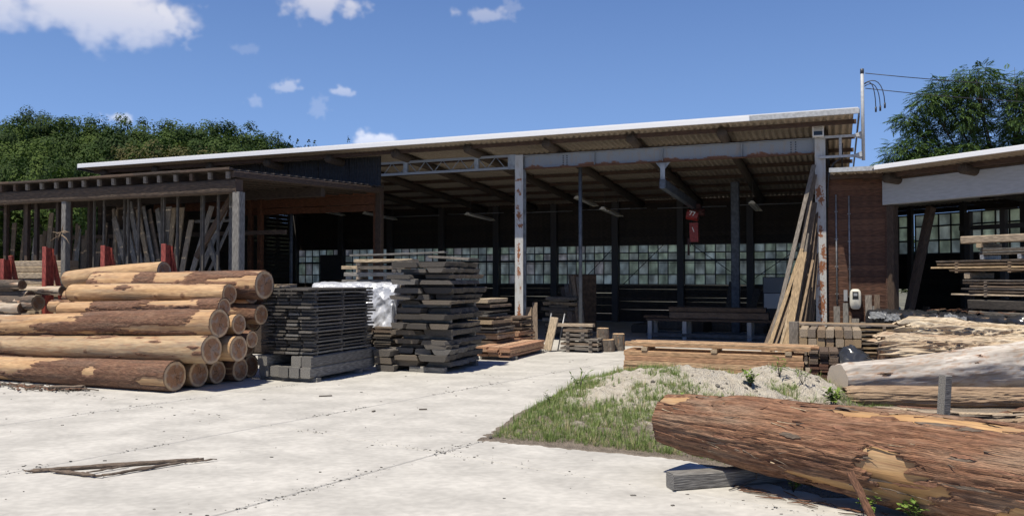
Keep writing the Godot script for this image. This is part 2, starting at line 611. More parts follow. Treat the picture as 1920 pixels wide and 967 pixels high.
func corrugated(width: float, length: float, wave := 0.13, amp := 0.019, steps := 8) -> ArrayMesh:
	# waves across x, ribs along -z, a sheet 7 mm thick with its underside at y = 0 on average
	var key := ["corrugated", width, length, wave, amp]
	if cache.has(key):
		return cache[key]
	var st := begin(false)
	var k := int(round(width / wave * steps))
	var pts := []
	for i in k + 1:
		var x := width * i / k
		pts.append(Vector2(x, amp * cos(TAU * x / wave)))
	for i in k:
		var a: Vector2 = pts[i]
		var b: Vector2 = pts[i + 1]
		var h := 0.007
		quad(st, Vector3(a.x, a.y, 0), Vector3(b.x, b.y, 0), Vector3(b.x, b.y, -length), Vector3(a.x, a.y, -length))
		quad(st, Vector3(a.x, a.y + h, 0), Vector3(a.x, a.y + h, -length), Vector3(b.x, b.y + h, -length), Vector3(b.x, b.y + h, 0))
		st.set_smooth_group(-1)
		quad(st, Vector3(a.x, a.y, 0), Vector3(a.x, a.y + h, 0), Vector3(b.x, b.y + h, 0), Vector3(b.x, b.y, 0))
		st.set_smooth_group(0)
	cache[key] = done(st)
	return cache[key]


func painted_plate(w: float, h: float, nu: int, nv: int, base: Color, rust: Callable) -> ArrayMesh:
	# upright plate facing +z, its paint flaked off to rust where rust(x, y) > 0
	var f := func(i: int, j: int) -> Vector3:
		return Vector3((float(i) / nu - 0.5) * w, float(j) / nv * h, 0)
	var c := func(i: int, j: int) -> Color:
		var x := (float(i) / nu - 0.5) * w
		var y := float(j) / nv * h
		var r: float = rust.call(x, y)
		var k := clampf(r * 6.0, 0.0, 1.0)
		var v := wobble.get_noise_2d(x * 30 + 7, y * 30)
		var red := Color(0.26, 0.085, 0.032).lerp(Color(0.36, 0.16, 0.07), clampf(v + 0.5, 0, 1))
		var stain := clampf((patchy.get_noise_2d(x * 9, y * 2.2 + 40) - 0.12) * 1.6, 0.0, 0.35)
		return base.lerp(Color(0.42, 0.33, 0.24), stain).lerp(red, k)
	return grid_mesh(nu, nv, f, c)


func steel_column(shed: Node3D, t: float, top: float, spots: Array) -> void:
	var col := Node3D.new()
	col.name = "steel_column"
	col.position = loc(t, 0, 0)
	shed.add_child(col, true)
	var rust := func(x: float, y: float) -> float:
		var best := -1.0
		for s in spots:
			var dx: float = (x - s[0]) / s[2]
			var dy: float = (y - s[1]) / s[3]
			best = maxf(best, 1.0 - sqrt(dx * dx + dy * dy) + wobble.get_noise_2d(x * 24, y * 14 + t) * 1.1)
		return best
	part(col, "front_flange", painted_plate(0.2, top, 16, 300, Color(0.60, 0.61, 0.60), rust), M.flaking_paint, Transform3D(Basis.IDENTITY, Vector3(0, 0, 0.1)))
	var st := begin()
	put_box(st, Vector3(-0.0995, 0, 0.086), Vector3(0.0995, top, 0.098))
	put_box(st, Vector3(-0.1, 0, -0.1), Vector3(0.1, top, -0.088))
	put_box(st, Vector3(-0.005, 0, -0.088), Vector3(0.005, top, 0.086))
	part(col, "column_body", done(st), M.painted_steel)
	var fp := begin()
	put_box(fp, Vector3(-0.145, 0, -0.145), Vector3(0.145, 0.15, 0.145), 0.01)
	part(col, "base_block", done(fp), M.pale_steel)
	part(col, "bolt_hole", rod(0.004, 0.022), M.dark_frame, Transform3D(Basis(Vector3(0, 0, 1), Vector3.UP, Vector3(-1, 0, 0)), Vector3(0.01, 0.26, 0.099)))


func build_shed() -> void:
	var shed := thing("timber_shed", "long open-fronted sawmill shed with grey steel columns and corrugated mono-pitch roof", "shed", S(0, 0, 0), FRONT_TURN)
	steel_column(shed, 0.0, 4.33, [[0.0, 3.75, 0.09, 0.03], [-0.02, 3.50, 0.03, 0.06], [0.03, 3.42, 0.03, 0.05], [-0.03, 3.12, 0.04, 0.05], [0.0, 2.92, 0.06, 0.10], [0.02, 2.68, 0.07, 0.05], [-0.01, 2.06, 0.035, 0.24], [-0.02, 1.62, 0.03, 0.12], [0.02, 1.6, 0.02, 0.1], [0.0, 0.62, 0.04, 0.26], [0.04, 1.25, 0.02, 0.03]])
	steel_column(shed, 6.53, 4.32, [[-0.03, 3.2, 0.07, 0.13], [0.02, 3.05, 0.06, 0.08], [-0.02, 2.7, 0.02, 0.03], [0.0, 2.45, 0.035, 0.10], [-0.01, 2.33, 0.04, 0.05], [0.05, 2.0, 0.05, 0.14], [0.02, 1.72, 0.09, 0.10], [0.0, 1.62, 0.06, 0.06], [0.0, 1.33, 0.06, 0.11], [0.01, 0.93, 0.07, 0.23], [0.0, 0.52, 0.06, 0.13]])
	# girder between the columns
	var girder := Node3D.new()
	girder.name = "steel_girder"
	girder.position = loc(0.1, 4.0, 0)
	shed.add_child(girder, true)
	var streak := func(x: float, y: float) -> float:
		return (patchy.get_noise_2d(x * 1.6, 3.0) + 0.16) * 1.4 - absf(y - 0.015) * 14.0 + wobble.get_noise_2d(x * 8, y * 30) * 0.4
	part(girder, "web", painted_plate(6.33, 0.29, 260, 14, Color(0.335, 0.375, 0.42), streak), M.flaking_paint, Transform3D(Basis.IDENTITY, Vector3(3.165, 0.012, 0.006)))
	part(girder, "web_back", bar(Vector3(6.33, 0.29, 0.01)), M.painted_steel, Transform3D(Basis.IDENTITY, Vector3(0, 0.157, -0.001)))
	part(girder, "top_flange", bar(Vector3(6.33, 0.014, 0.16)), M.painted_steel, Transform3D(Basis.IDENTITY, Vector3(0, 0.309, 0)))
	part(girder, "bottom_flange", bar(Vector3(6.33, 0.014, 0.16)), M.rusty_flange, Transform3D(Basis.IDENTITY, Vector3(0, 0.005, 0)))
	for x in [3.23, 1.7, 4.9]:
		part(girder, "stiffener", box(Vector3(0.012, 0.284, 0.15)), M.painted_steel, Transform3D(Basis.IDENTITY, Vector3(x, 0.014, 0)))
	for x in [0.94, 5.86]:
		var bolts := begin()
		for i in 5:
			for k in 2:
				put_box(bolts, Vector3(x + k * 0.09, 0.045 + i * 0.05, 0.007), Vector3(x + k * 0.09 + 0.024, 0.069 + i * 0.05, 0.02))
		var b := part(girder, "bolt_rows", done(bolts), M.dark_steel)
		b.set_meta("kind", "stuff")
	# hanger under the girder that carries the runway beam
	part(shed, "beam_hanger", box(Vector3(0.10, 0.42, 0.02)), M.painted_steel, turned(loc(3.33, 3.56, -0.03), 0.0))
	for sx in [-1.0, 1.0]:
		var g := begin()
		var a := [Vector3(0, 0.44, 0), Vector3(sx * 0.16, 0.44, 0), Vector3(0, 0.24, 0)]
		for z in [0.008, -0.008]:
			tri(g, a[0] + Vector3(0, 0, z), a[1] + Vector3(0, 0, z), a[2] + Vector3(0, 0, z))
		quad(g, a[1] + Vector3(0, 0, 0.008), a[1] - Vector3(0, 0, 0.008), a[2] - Vector3(0, 0, 0.008), a[2] + Vector3(0, 0, 0.008))
		part(shed, "gusset", done(g), M.painted_steel, turned(loc(3.33, 3.55, 0), 0.0))
	part(shed, "runway_beam", bar(Vector3(5.2, 0.2, 0.13), 0.01), M.crane_steel, aimed(loc(3.33, 3.52, -0.05), loc(3.33, 3.36, 5.1)))
	# lattice truss to the left of the left column
	var truss := Node3D.new()
	truss.name = "lattice_truss"
	shed.add_child(truss, true)
	for y in [4.335, 4.05]:
		part(truss, "chord", bar(Vector3(3.62, 0.055, 0.05)), M.truss_paint, Transform3D(Basis.IDENTITY, loc(-3.75, y, 0)))
	var xs := []
	for i in 15:
		xs.append(-3.68 + i * 0.235)
	for i in 14:
		var up := i % 2 == 0
		part(truss, "lattice_bar", rod(Vector2(0.235, 0.27).length(), 0.011, 6), M.truss_paint, aimed(loc(xs[i], 4.06 if up else 4.33, 0), loc(xs[i + 1], 4.33 if up else 4.06, 0)))
	for t in [-3.05, -1.12]:
		part(truss, "upright", box(Vector3(0.11, 0.27, 0.07)), M.painted_steel, turned(loc(t, 4.07, 0), 0))
	part(truss, "end_plate", box(Vector3(0.2, 0.34, 0.10)), M.painted_steel, turned(loc(-0.2, 4.015, 0), 0))
	# roof
	var roof := Node3D.new()
	roof.name = "roof"
	shed.add_child(roof, true)
	var tilt := atan(0.056)
	var down := Basis(Vector3.RIGHT, -tilt)
	for i in 22:
		var t := -13.12 + i * 0.9212
		var s := part(roof, "roof_sheet", corrugated(0.9212 + (0.10 if i < 21 else 0.0), 10.4, 0.1316, 0.024), M.roof_sheet, Transform3D(down, loc(t, roof_under(-0.9) + 0.02 + (0.004 if i % 2 else 0.0), -0.9)))
		if i == 21:
			s.transform = Transform3D(down, loc(t, roof_under(-0.9) + 0.02, -0.9))
	part(roof, "eave_trim", bar(Vector3(18.4, 0.105, 0.03), 0.006), M.white_trim, Transform3D(Basis.IDENTITY, loc(-13.16, roof_under(-0.9) + 0.055, -0.925)))
	part(roof, "eave_trim", bar(Vector3(2.0, 0.107, 0.03), 0.006), M.pale_steel, Transform3D(Basis.IDENTITY, loc(5.245, roof_under(-0.9) + 0.055, -0.925)))
	part(roof, "eave_cap", bar(Vector3(20.38, 0.012, 0.14)), M.white_trim, Transform3D(down, loc(-13.16, roof_under(-0.9) + 0.115, -0.86)))
	for e in [[-13.17, "gable_trim"], [7.24, "gable_trim"]]:
		part(roof, e[1], bar(Vector3(10.5, 0.13, 0.025)), M.dark_steel, aimed(loc(e[0], roof_under(-0.93) + 0.02, -0.93), loc(e[0], roof_under(9.5) + 0.02, 9.5)))
	for k in 8:
		var n := -0.5 + k * 1.36
		part(roof, "purlin", bar(Vector3(20.2, 0.085, 0.055)), M.purlin, Transform3D(Basis.IDENTITY, loc(-13.0, roof_under(n) - 0.046, n)))
	for k in 11:
		var t := -12.55 + k * 1.912
		var st := begin(false)
		var path := PackedVector3Array()
		var radii := PackedFloat32Array()
		for j in 7:
			var n := (-0.62 if k < 10 else 0.15) + j * 1.65
			path.append(loc(t + sin(j * 1.7 + k) * 0.02, roof_under(n) - 0.118 + cos(j * 2.1 + k) * 0.01, n))
			radii.append(0.105 + 0.008 * sin(k * 3.1 + j))
		tube(st, path, radii, 12)
		part(roof, "rafter", done(st), M.rafter_log)
	# duct and vents on the roof
	var duct := begin(false)
	tube(duct, PackedVector3Array([loc(-10.9, 4.62, 0.4), loc(-10.85, 4.71, 0.4), loc(-7.35, 4.80, 0.4), loc(-7.2, 4.77, 0.4), loc(-7.12, 4.66, 0.4), loc(-7.1, 4.56, 0.4)]), PackedFloat32Array([0.03, 0.075, 0.075, 0.075, 0.07, 0.07]), 12)
	part(roof, "roof_duct", done(duct), M.white_trim)
	var vent := begin(false)
	tube(vent, PackedVector3Array([loc(-11.2, 4.5, 1.6), loc(-11.2, 4.79, 1.6), loc(-11.2, 4.791, 1.6), loc(-11.2, 4.83, 1.6), loc(-11.2, 4.88, 1.6)]), PackedFloat32Array([0.06, 0.06, 0.30, 0.28, 0.05]), 16)
	part(roof, "roof_vent", done(vent), M.white_trim)
	# black corrugated infill and red-brown boards over the old lean-to
	for i in 10:
		var w := 0.95
		var sheet := corrugated(w, 0.74, 0.076, 0.010, 6)
		part(shed, "infill_panel", sheet, M.black_panel, Transform3D(Basis(Vector3.RIGHT, -PI / 2), loc(-13.2 + i * 0.945, 4.52, -0.02 - (0.004 if i % 2 else 0.0))))
	for k in 2:
		for i in 4:
			part(shed, "fascia_board", bar(Vector3(1.87, 0.215, 0.05), 0.006), M["soffit" + str((i + k) % 2)], Transform3D(Basis.IDENTITY, loc(-11.3 + i * 1.88, 3.445 + k * 0.225, 0.06 - k * 0.012)))
	for i in 3:
		part(shed, "fascia_board", bar(Vector3(1.87, 0.16, 0.05), 0.006), M["soffit" + str((i + 1) % 2)], Transform3D(Basis.IDENTITY, loc(-9.4 + i * 1.88, 3.245, 0.1)))
	for p in [[-3.85, 0.16, "old_brown0"], [-3.98, 0.07, "soffit1"], [-7.88, 0.12, "soffit1"], [-7.55, 0.13, "soffit0"], [-10.2, 0.14, "old_brown2"], [-13.1, 0.15, "old_brown0"]]:
		put_post(shed, "wooden_post", 3.85, p[1], p[1], M[p[2]], loc(p[0], 0, 0.08), 0)
	for p in [[-6.75, 0.35, 4.3], [1.30, 0.5, 4.35]]:
		part(shed, "steel_pole", rod(p[2], 0.045, 12), M.crane_steel, aimed(loc(p[0], 0, p[1]), loc(p[0], p[2], p[1]), Vector3.RIGHT))
	put_post(shed, "crane_column", 4.05, 0.22, 0.2, M.crane_steel, loc(4.30, 0, 4.9), 0)
	# rear wall: slats below, a band of frosted panes, slats above
	var posts := [-13.1, -10.92, -8.75, -6.58, -4.4, -2.23, -0.06, 2.12, 4.30, 6.48]
	for t in posts:
		put_post(shed, "rear_post", 4.0, 0.22, 0.16, M.dark_frame, loc(t, 0, 8.86), 0)
	for b in 9:
		var t0: float = posts[b] + 0.11
		var w: float = posts[b + 1] - posts[b] - 0.22
		var bay := Node3D.new()
		bay.name = "window_bay"
		bay.position = loc(t0, 0, 9.0)
		shed.add_child(bay, true)
		var ys := [1.25, 1.58, 2.04, 2.30, 2.56]
		var frame := begin()
		for y in ys:
			var h := 0.07 if y == 2.04 else 0.03
			put_box(frame, Vector3(0, y - h / 2, -0.02), Vector3(w, y + h / 2, 0.02))
		put_box(frame, Vector3(0, 1.95, -0.022), Vector3(w, 1.962, 0.018))
		for i in 7:
			put_box(frame, Vector3(w * i / 6 - 0.014, 1.25, -0.018), Vector3(w * i / 6 + 0.014, 2.56, 0.017))
		put_box(frame, Vector3(-0.16, 1.2, -0.02), Vector3(-0.016, 2.6, 0.016))
		put_box(frame, Vector3(w + 0.016, 1.2, -0.02), Vector3(w + 0.16, 2.6, 0.016))
		part(bay, "window_frame", done(frame), M.dark_frame)
		for j in 4:
			for i in 6:
				part(bay, "pane", box(Vector3(w / 6 - 0.004, ys[j + 1] - ys[j] - 0.003, 0.004)), M["frosted_pane" + str(([0, 1, 1, 0, 2, 3, 1, 0, 2, 3, 0][(i * 3 + j * 5 + b * 4) % 11]) if b < 6 else [3, 0, 3, 1][(i + j + b) % 4])], Transform3D(Basis.IDENTITY, Vector3(w * (i + 0.5) / 6, ys[j] + 0.0015, -0.005)))
		var low := Node3D.new()
		low.name = "slat_wall"
		low.position = loc(t0, 0, 9.0)
		shed.add_child(low, true)
		for k in 9:
			part(low, "slat", bar(Vector3(w + 0.2, 0.136, 0.015)), M["wall_slat" + str(rng.randi() % 3)], Transform3D(Basis(Vector3.BACK, rng.randf_range(-0.005, 0.005)), Vector3(-0.1, 0.07 + k * 0.137, 0.006 if k % 2 else -0.010)))
		for k in 11:
			part(low, "slat", bar(Vector3(w + 0.2, 0.142 if (k + b * 2) % 5 else 0.134, 0.015)), M["wall_slat" + str(rng.randi() % 3)], Transform3D(Basis(Vector3.BACK, rng.randf_range(-0.001, 0.001)), Vector3(-0.1, 2.625 + k * 0.135, 0.004 if k % 2 else -0.012)))
	# thin braces across the rear windows
	for e in [[-1.4, 1.2, 0.0, 2.6], [0.2, 1.25, 1.6, 2.6], [2.4, 2.6, 4.2, 1.3], [4.2, 1.3, 6.2, 2.7]]:
		part(shed, "wall_brace", rod(Vector2(e[2] - e[0], e[3] - e[1]).length(), 0.012, 6), M.dark_frame, aimed(loc(e[0], e[1], 8.9), loc(e[2], e[3], 8.9)))
	# end walls of horizontal boards
	for k in 28:
		part(shed, "side_board", bar(Vector3(9.0, 0.146, 0.02)), M["wall_slat" + str(k % 3)], aimed(loc(-13.22, 0.08 + k * 0.15, 0.1), loc(-13.22, 0.08 + k * 0.15, 9.1), Vector3.UP, 0.03))
		var te := 7.72 if k < 22 else 6.95
		part(shed, "side_board", bar(Vector3(9.0, 0.148, 0.02)), M["wall_slat" + str(k % 3)], aimed(loc(te, 0.08 + k * 0.15, 0.1), loc(te, 0.08 + k * 0.15, 9.1), Vector3.UP, 0.02))
		if k < 25:
			part(shed, "front_board", bar(Vector3(1.5, 0.146, 0.02)), M["old_brown" + str(k % 3)], Transform3D(Basis(Vector3.RIGHT, 0.04), loc(-13.2, 0.08 + k * 0.15, 0.0)))
	# red-brown siding to the right of the right column
	var wall := Node3D.new()
	wall.name = "siding_wall"
	wall.position = loc(6.66, 0, 0.02)
	shed.add_child(wall, true)
	for k in 30:
		var lift := 0.115 * k
		part(wall, "siding_board", bar(Vector3(1.10, 0.122, 0.018), 0.003), M["siding" + str(rng.randi() % 3)], Transform3D(Basis(Vector3.RIGHT, 0.11), Vector3(0, lift + 0.06, rng.randf_range(-0.002, 0.002))))
	part(wall, "corner_trim", box(Vector3(0.07, 3.4, 0.06)), M.siding2, Transform3D(Basis.IDENTITY, Vector3(1.09, 0, 0.02)))
	for c in [[0.16, 0.95, 2.2], [0.40, 0.90, 2.22]]:
		part(wall, "conduit", rod(c[2], 0.016, 8), M.galvanised, aimed(Vector3(c[0], c[1], 0.04), Vector3(c[0], c[1] + c[2], 0.04), Vector3.RIGHT))
		for q in 4:
			part(wall, "conduit_clip", box(Vector3(0.06, 0.02, 0.012)), M.galvanised, Transform3D(Basis.IDENTITY, Vector3(c[0], c[1] + 0.2 + q * 0.55, 0.036)))
	# plank that closes the gap between the siding and the roof
	part(shed, "header_board", bar(Vector3(1.2, 0.22, 0.04)), M.old_brown0, Transform3D(Basis.IDENTITY, loc(6.62, 3.52, 0.05)))
	# floodlight
	var lamp := thing("floodlight", "square white floodlight fixed at the top of the right steel column", "floodlight", S(6.50, 4.30, -0.25), FRONT_TURN)
	var fr := begin()
	for z in [0]:
		put_box(fr, Vector3(-0.105, 0, -0.06), Vector3(0.105, 0.022, 0.07))
		put_box(fr, Vector3(-0.105, 0.208, -0.06), Vector3(0.105, 0.23, 0.07))
		put_box(fr, Vector3(-0.105, 0.022, -0.06), Vector3(-0.083, 0.208, 0.07))
		put_box(fr, Vector3(0.083, 0.022, -0.06), Vector3(0.105, 0.208, 0.07))
	part(lamp, "lamp_frame", done(fr), M.white_paint)
	part(lamp, "reflector", box(Vector3(0.166, 0.10, 0.02)), M.white_paint, Transform3D(Basis(Vector3.RIGHT, -0.5), Vector3(0, 0.11, -0.02)))
	part(lamp, "glass", box(Vector3(0.166, 0.09, 0.01)), M.dark_glass, Transform3D(Basis.IDENTITY, Vector3(0, 0.022, 0.01)))
	part(lamp, "bracket", box(Vector3(0.05, 0.06, 0.12)), M.painted_steel, Transform3D(Basis.IDENTITY, Vector3(0, 0.0, -0.1)))
	# service mast
	var mast := thing("service_mast", "tall grey steel service mast bracketed to the right end of the big shed", "mast", S(7.33, 3.80, -0.15), FRONT_TURN)
	part(mast, "pole", rod(1.80, 0.032, 12), M.pale_steel, aimed(Vector3.ZERO, Vector3(-0.01, 1.80, 0), Vector3.RIGHT))
	part(mast, "pole_cap", rod(0.09, 0.036, 12), M.dark_steel, aimed(Vector3(-0.01, 1.72, 0), Vector3(-0.01, 1.81, 0), Vector3.RIGHT))
	for y in [0.10, 0.50]:
		part(mast, "bracket_arm", bar(Vector3(0.84, 0.05, 0.04)), M.pale_steel, Transform3D(Basis.IDENTITY, Vector3(-0.84, y, 0)))
		var g := begin()
		for z in [0.006, -0.006]:
			quad(g, Vector3(-0.19, y - 0.02, z), Vector3(-0.19, y + 0.02, z), Vector3(-0.02, y + 0.085, z), Vector3(-0.02, y - 0.085, z))
		part(mast, "bracket_plate", done(g), M.pale_steel)
	part(mast, "bracket_upright", box(Vector3(0.05, 0.36, 0.03)), M.pale_steel, Transform3D(Basis.IDENTITY, Vector3(-0.42, 0.12, 0)))
	var feed := cable(PackedVector3Array([Vector3(-0.42, 0.06, 0), Vector3(-0.55, -0.03, -0.02), Vector3(-0.63, -0.2, -0.05), Vector3(-0.66, -0.5, -0.1), Vector3(-0.66, -0.9, -0.12)]), 0.012)
	part(mast, "feed_cable", feed, M.dark_steel)
	# drop cables from the mast, and the two lines that run off to the right behind the tree
	var o := S(7.33, 3.80, -0.15)
	for d in [[1.50, 1.0, 0.20, 0.16], [1.46, 1.02, 0.28, 0.10], [1.52, 1.06, 0.36, 0.22]]:
		var pts := PackedVector3Array()
		for i in 9:
			var f := i / 8.0
			pts.append(Vector3(0.03 + sin(f * 1.5) * d[2], d[0] + 0.10 * sin(f * 3.0) - (d[0] - d[1]) * f * f, d[3] * f * 0.4))
		part(mast, "drop_cable", cable(pts, 0.009), M.cable_black)
		part(mast, "cable_end", rod(0.10, 0.018, 8), M.cable_black, aimed(pts[8] + Vector3(0, -0.09, 0), pts[8], Vector3.RIGHT))
	for e in [[1.72, 0.0, "upper of the two black wires running from the mast towards the big tree"], [1.42, 0.25, "lower of the two black wires running from the mast towards the big tree"]]:
		var pts := PackedVector3Array()
		var a := Vector3(0.05, e[0], 0)
		var b := Vector3(17, 3.2 - e[1] * 2.0, -9.0)
		for i in 25:
			var f := i / 24.0
			pts.append(a.lerp(b, f) + Vector3(0, -1.3 * 4.0 * f * (1.0 - f) * 0.55 + (0.0 if i > 0 else 0.0), 0))
		lone("power_wire", e[2], "wire", cable(pts, 0.008), M.cable_black, turned(o, FRONT_TURN), "wires from the mast")


# ---------------------------------------------------------------- the old lean-to on the left

func build_lean_to() -> void:
	var lean := thing("lean_to", "old weathered timber lean-to with rafter ends showing, left of the big shed", "lean-to", S(0, 0, 0), FRONT_TURN)
	var roof_y := func(n: float) -> float:
		return 3.50 + 0.045 * (n + 5.4)
	# roof deck of old boards laid along the front
	for k in 22:
		var n := -5.42 + k * 0.25
		for h in 2:
			var t0 := -15.5 + h * 6.0
			var w := 6.0 if h == 0 else 5.78
			part(lean, "roof_board", bar(Vector3(w, 0.028, 0.246), 0.004), M.roof_deck, Transform3D(Basis(Vector3.RIGHT, -0.045), loc(t0, roof_y.call(n + 0.12) + 0.015 + rng.randf_range(-0.004, 0.004), n + 0.12)))
	# ragged front lip
	for i in 10:
		part(lean, "edge_board", bar(Vector3(1.2, 0.045, 0.10), 0.006), M["old_brown" + str(i % 3)], Transform3D(Basis(Vector3.BACK, rng.randf_range(-0.008, 0.008)), loc(-15.6 + i * 1.19, 3.522 + rng.randf_range(-0.008, 0.008), -5.46)))
	for i in 29:
		var t := -15.3 + i * 0.41
		var length := 5.45 + rng.randf_range(-0.03, 0.06)
		var tr := aimed(loc(t + rng.randf_range(-0.03, 0.03), 3.415, -5.40), loc(t, 3.415 + 0.045 * 5.4, 0.0))
		part(lean, "rafter", bar(Vector3(length, 0.13, 0.07), 0.004), M.old_brown2, tr)
		part(lean, "rafter_end", bar(Vector3(0.05, 0.134, 0.074), 0.004), M.rafter_end if rng.randf() < 0.75 else M.old_brown1, tr * Transform3D(Basis.IDENTITY, Vector3(-0.048, 0, 0)))
	# big front beam, hewn and uneven
	var f := func(i: int, j: int) -> Vector3:
		var x := -15.4 + 11.75 * j / 90.0
		var a := TAU * i / 20.0
		var c := cos(a)
		var s := sin(a)
		var k := 1.0 / pow(pow(absf(c), 6.0) + pow(absf(s), 6.0), 1.0 / 6.0)
		var w := 1.0 + 0.10 * wobble.get_noise_3d(x * 0.9, c * 0.8, s * 0.8)
		return loc(x, 3.215 + s * k * 0.135 * w, -5.28 + c * k * 0.10 * w)
	part(lean, "front_beam", grid_mesh(20, 90, f), M.old_beam)
	part(lean, "beam_end", box(Vector3(0.02, 0.25, 0.19)), M.old_brown1, turned(loc(-3.655, 3.09, -5.28), 0))
	part(lean, "side_beam", bar(Vector3(5.3, 0.12, 0.10), 0.01), M.old_brown0, aimed(loc(-3.72, 3.43, -5.40), loc(-3.72, 3.66, -0.1)))
	part(lean, "middle_beam", bar(Vector3(11.5, 0.22, 0.14), 0.01), M.old_brown2, Transform3D(Basis.IDENTITY, loc(-15.3, 3.40, -2.4)))
	put_post(lean, "front_post", 3.1, 0.17, 0.17, M.grey_timber1, loc(-3.66, 0, -5.28), 0)
	put_post(lean, "front_post", 3.1, 0.13, 0.13, M.grey_timber0, loc(-8.2, 0, -5.28), 0.0)
	put_post(lean, "front_post", 3.1, 0.15, 0.15, M.grey_timber2, loc(-12.8, 0, -5.28), 0.0)
	put_post(lean, "inner_post", 3.3, 0.16, 0.16, M.grey_timber2, loc(-4.35, 0, -4.6), 0)
	for p in [[-10.5, -2.4], [-14.0, -2.4]]:
		put_post(lean, "inner_post", 3.3, 0.14, 0.14, M.old_brown2, loc(p[0], 0, p[1]), 0)
	part(lean, "knee_brace", bar(Vector3(1.7, 0.12, 0.07), 0.01), M.old_brown1, aimed(loc(-5.3, 1.9, -4.62), loc(-4.3, 3.25, -4.62)))
	part(lean, "knee_brace", bar(Vector3(1.5, 0.11, 0.06), 0.01), M.grey_timber2, aimed(loc(-5.05, 2.25, -4.55), loc(-4.5, 0.85, -4.55)))
	# slender upright poles of the board racks
	for i in 20:
		var t := -10.55 + i * 0.335
		var n := -4.9 + (0.25 if i % 3 == 1 else 0.0)
		var w := 0.085 if i < 8 else 0.045
		var low := 1.86 if i < 7 else 0.0
		put_post(lean, "rack_pole", 3.15 - low, w, w, M["old_brown" + str(2 if i % 2 else 0)] if i < 8 else M["dark_board0"], loc(t + rng.randf_range(-0.05, 0.05), low, n), rng.randf_range(-0.2, 0.2))
	part(lean, "rack_rail", bar(Vector3(7.4, 0.09, 0.06)), M.old_brown0, Transform3D(Basis.IDENTITY, loc(-11.5, 2.46, -3.3)))
	part(lean, "rack_rail", bar(Vector3(1.25, 0.06, 0.05)), M.grey_timber1, Transform3D(Basis.IDENTITY, loc(-6.3, 2.72, -3.6)))
	# boarding behind the racks, left of the big shed's own front
	for k in 25:
		part(lean, "back_board", bar(Vector3(0.9, 0.145, 0.02)), M["old_brown" + str(k % 3)], Transform3D(Basis(Vector3.RIGHT, 0.03), loc(-9.9, 0.1 + k * 0.13, -2.5)))


# ---------------------------------------------------------------- the building on the right

func side(s: float, y: float, q: float) -> Vector3:
	return Vector3(s, y, -q)


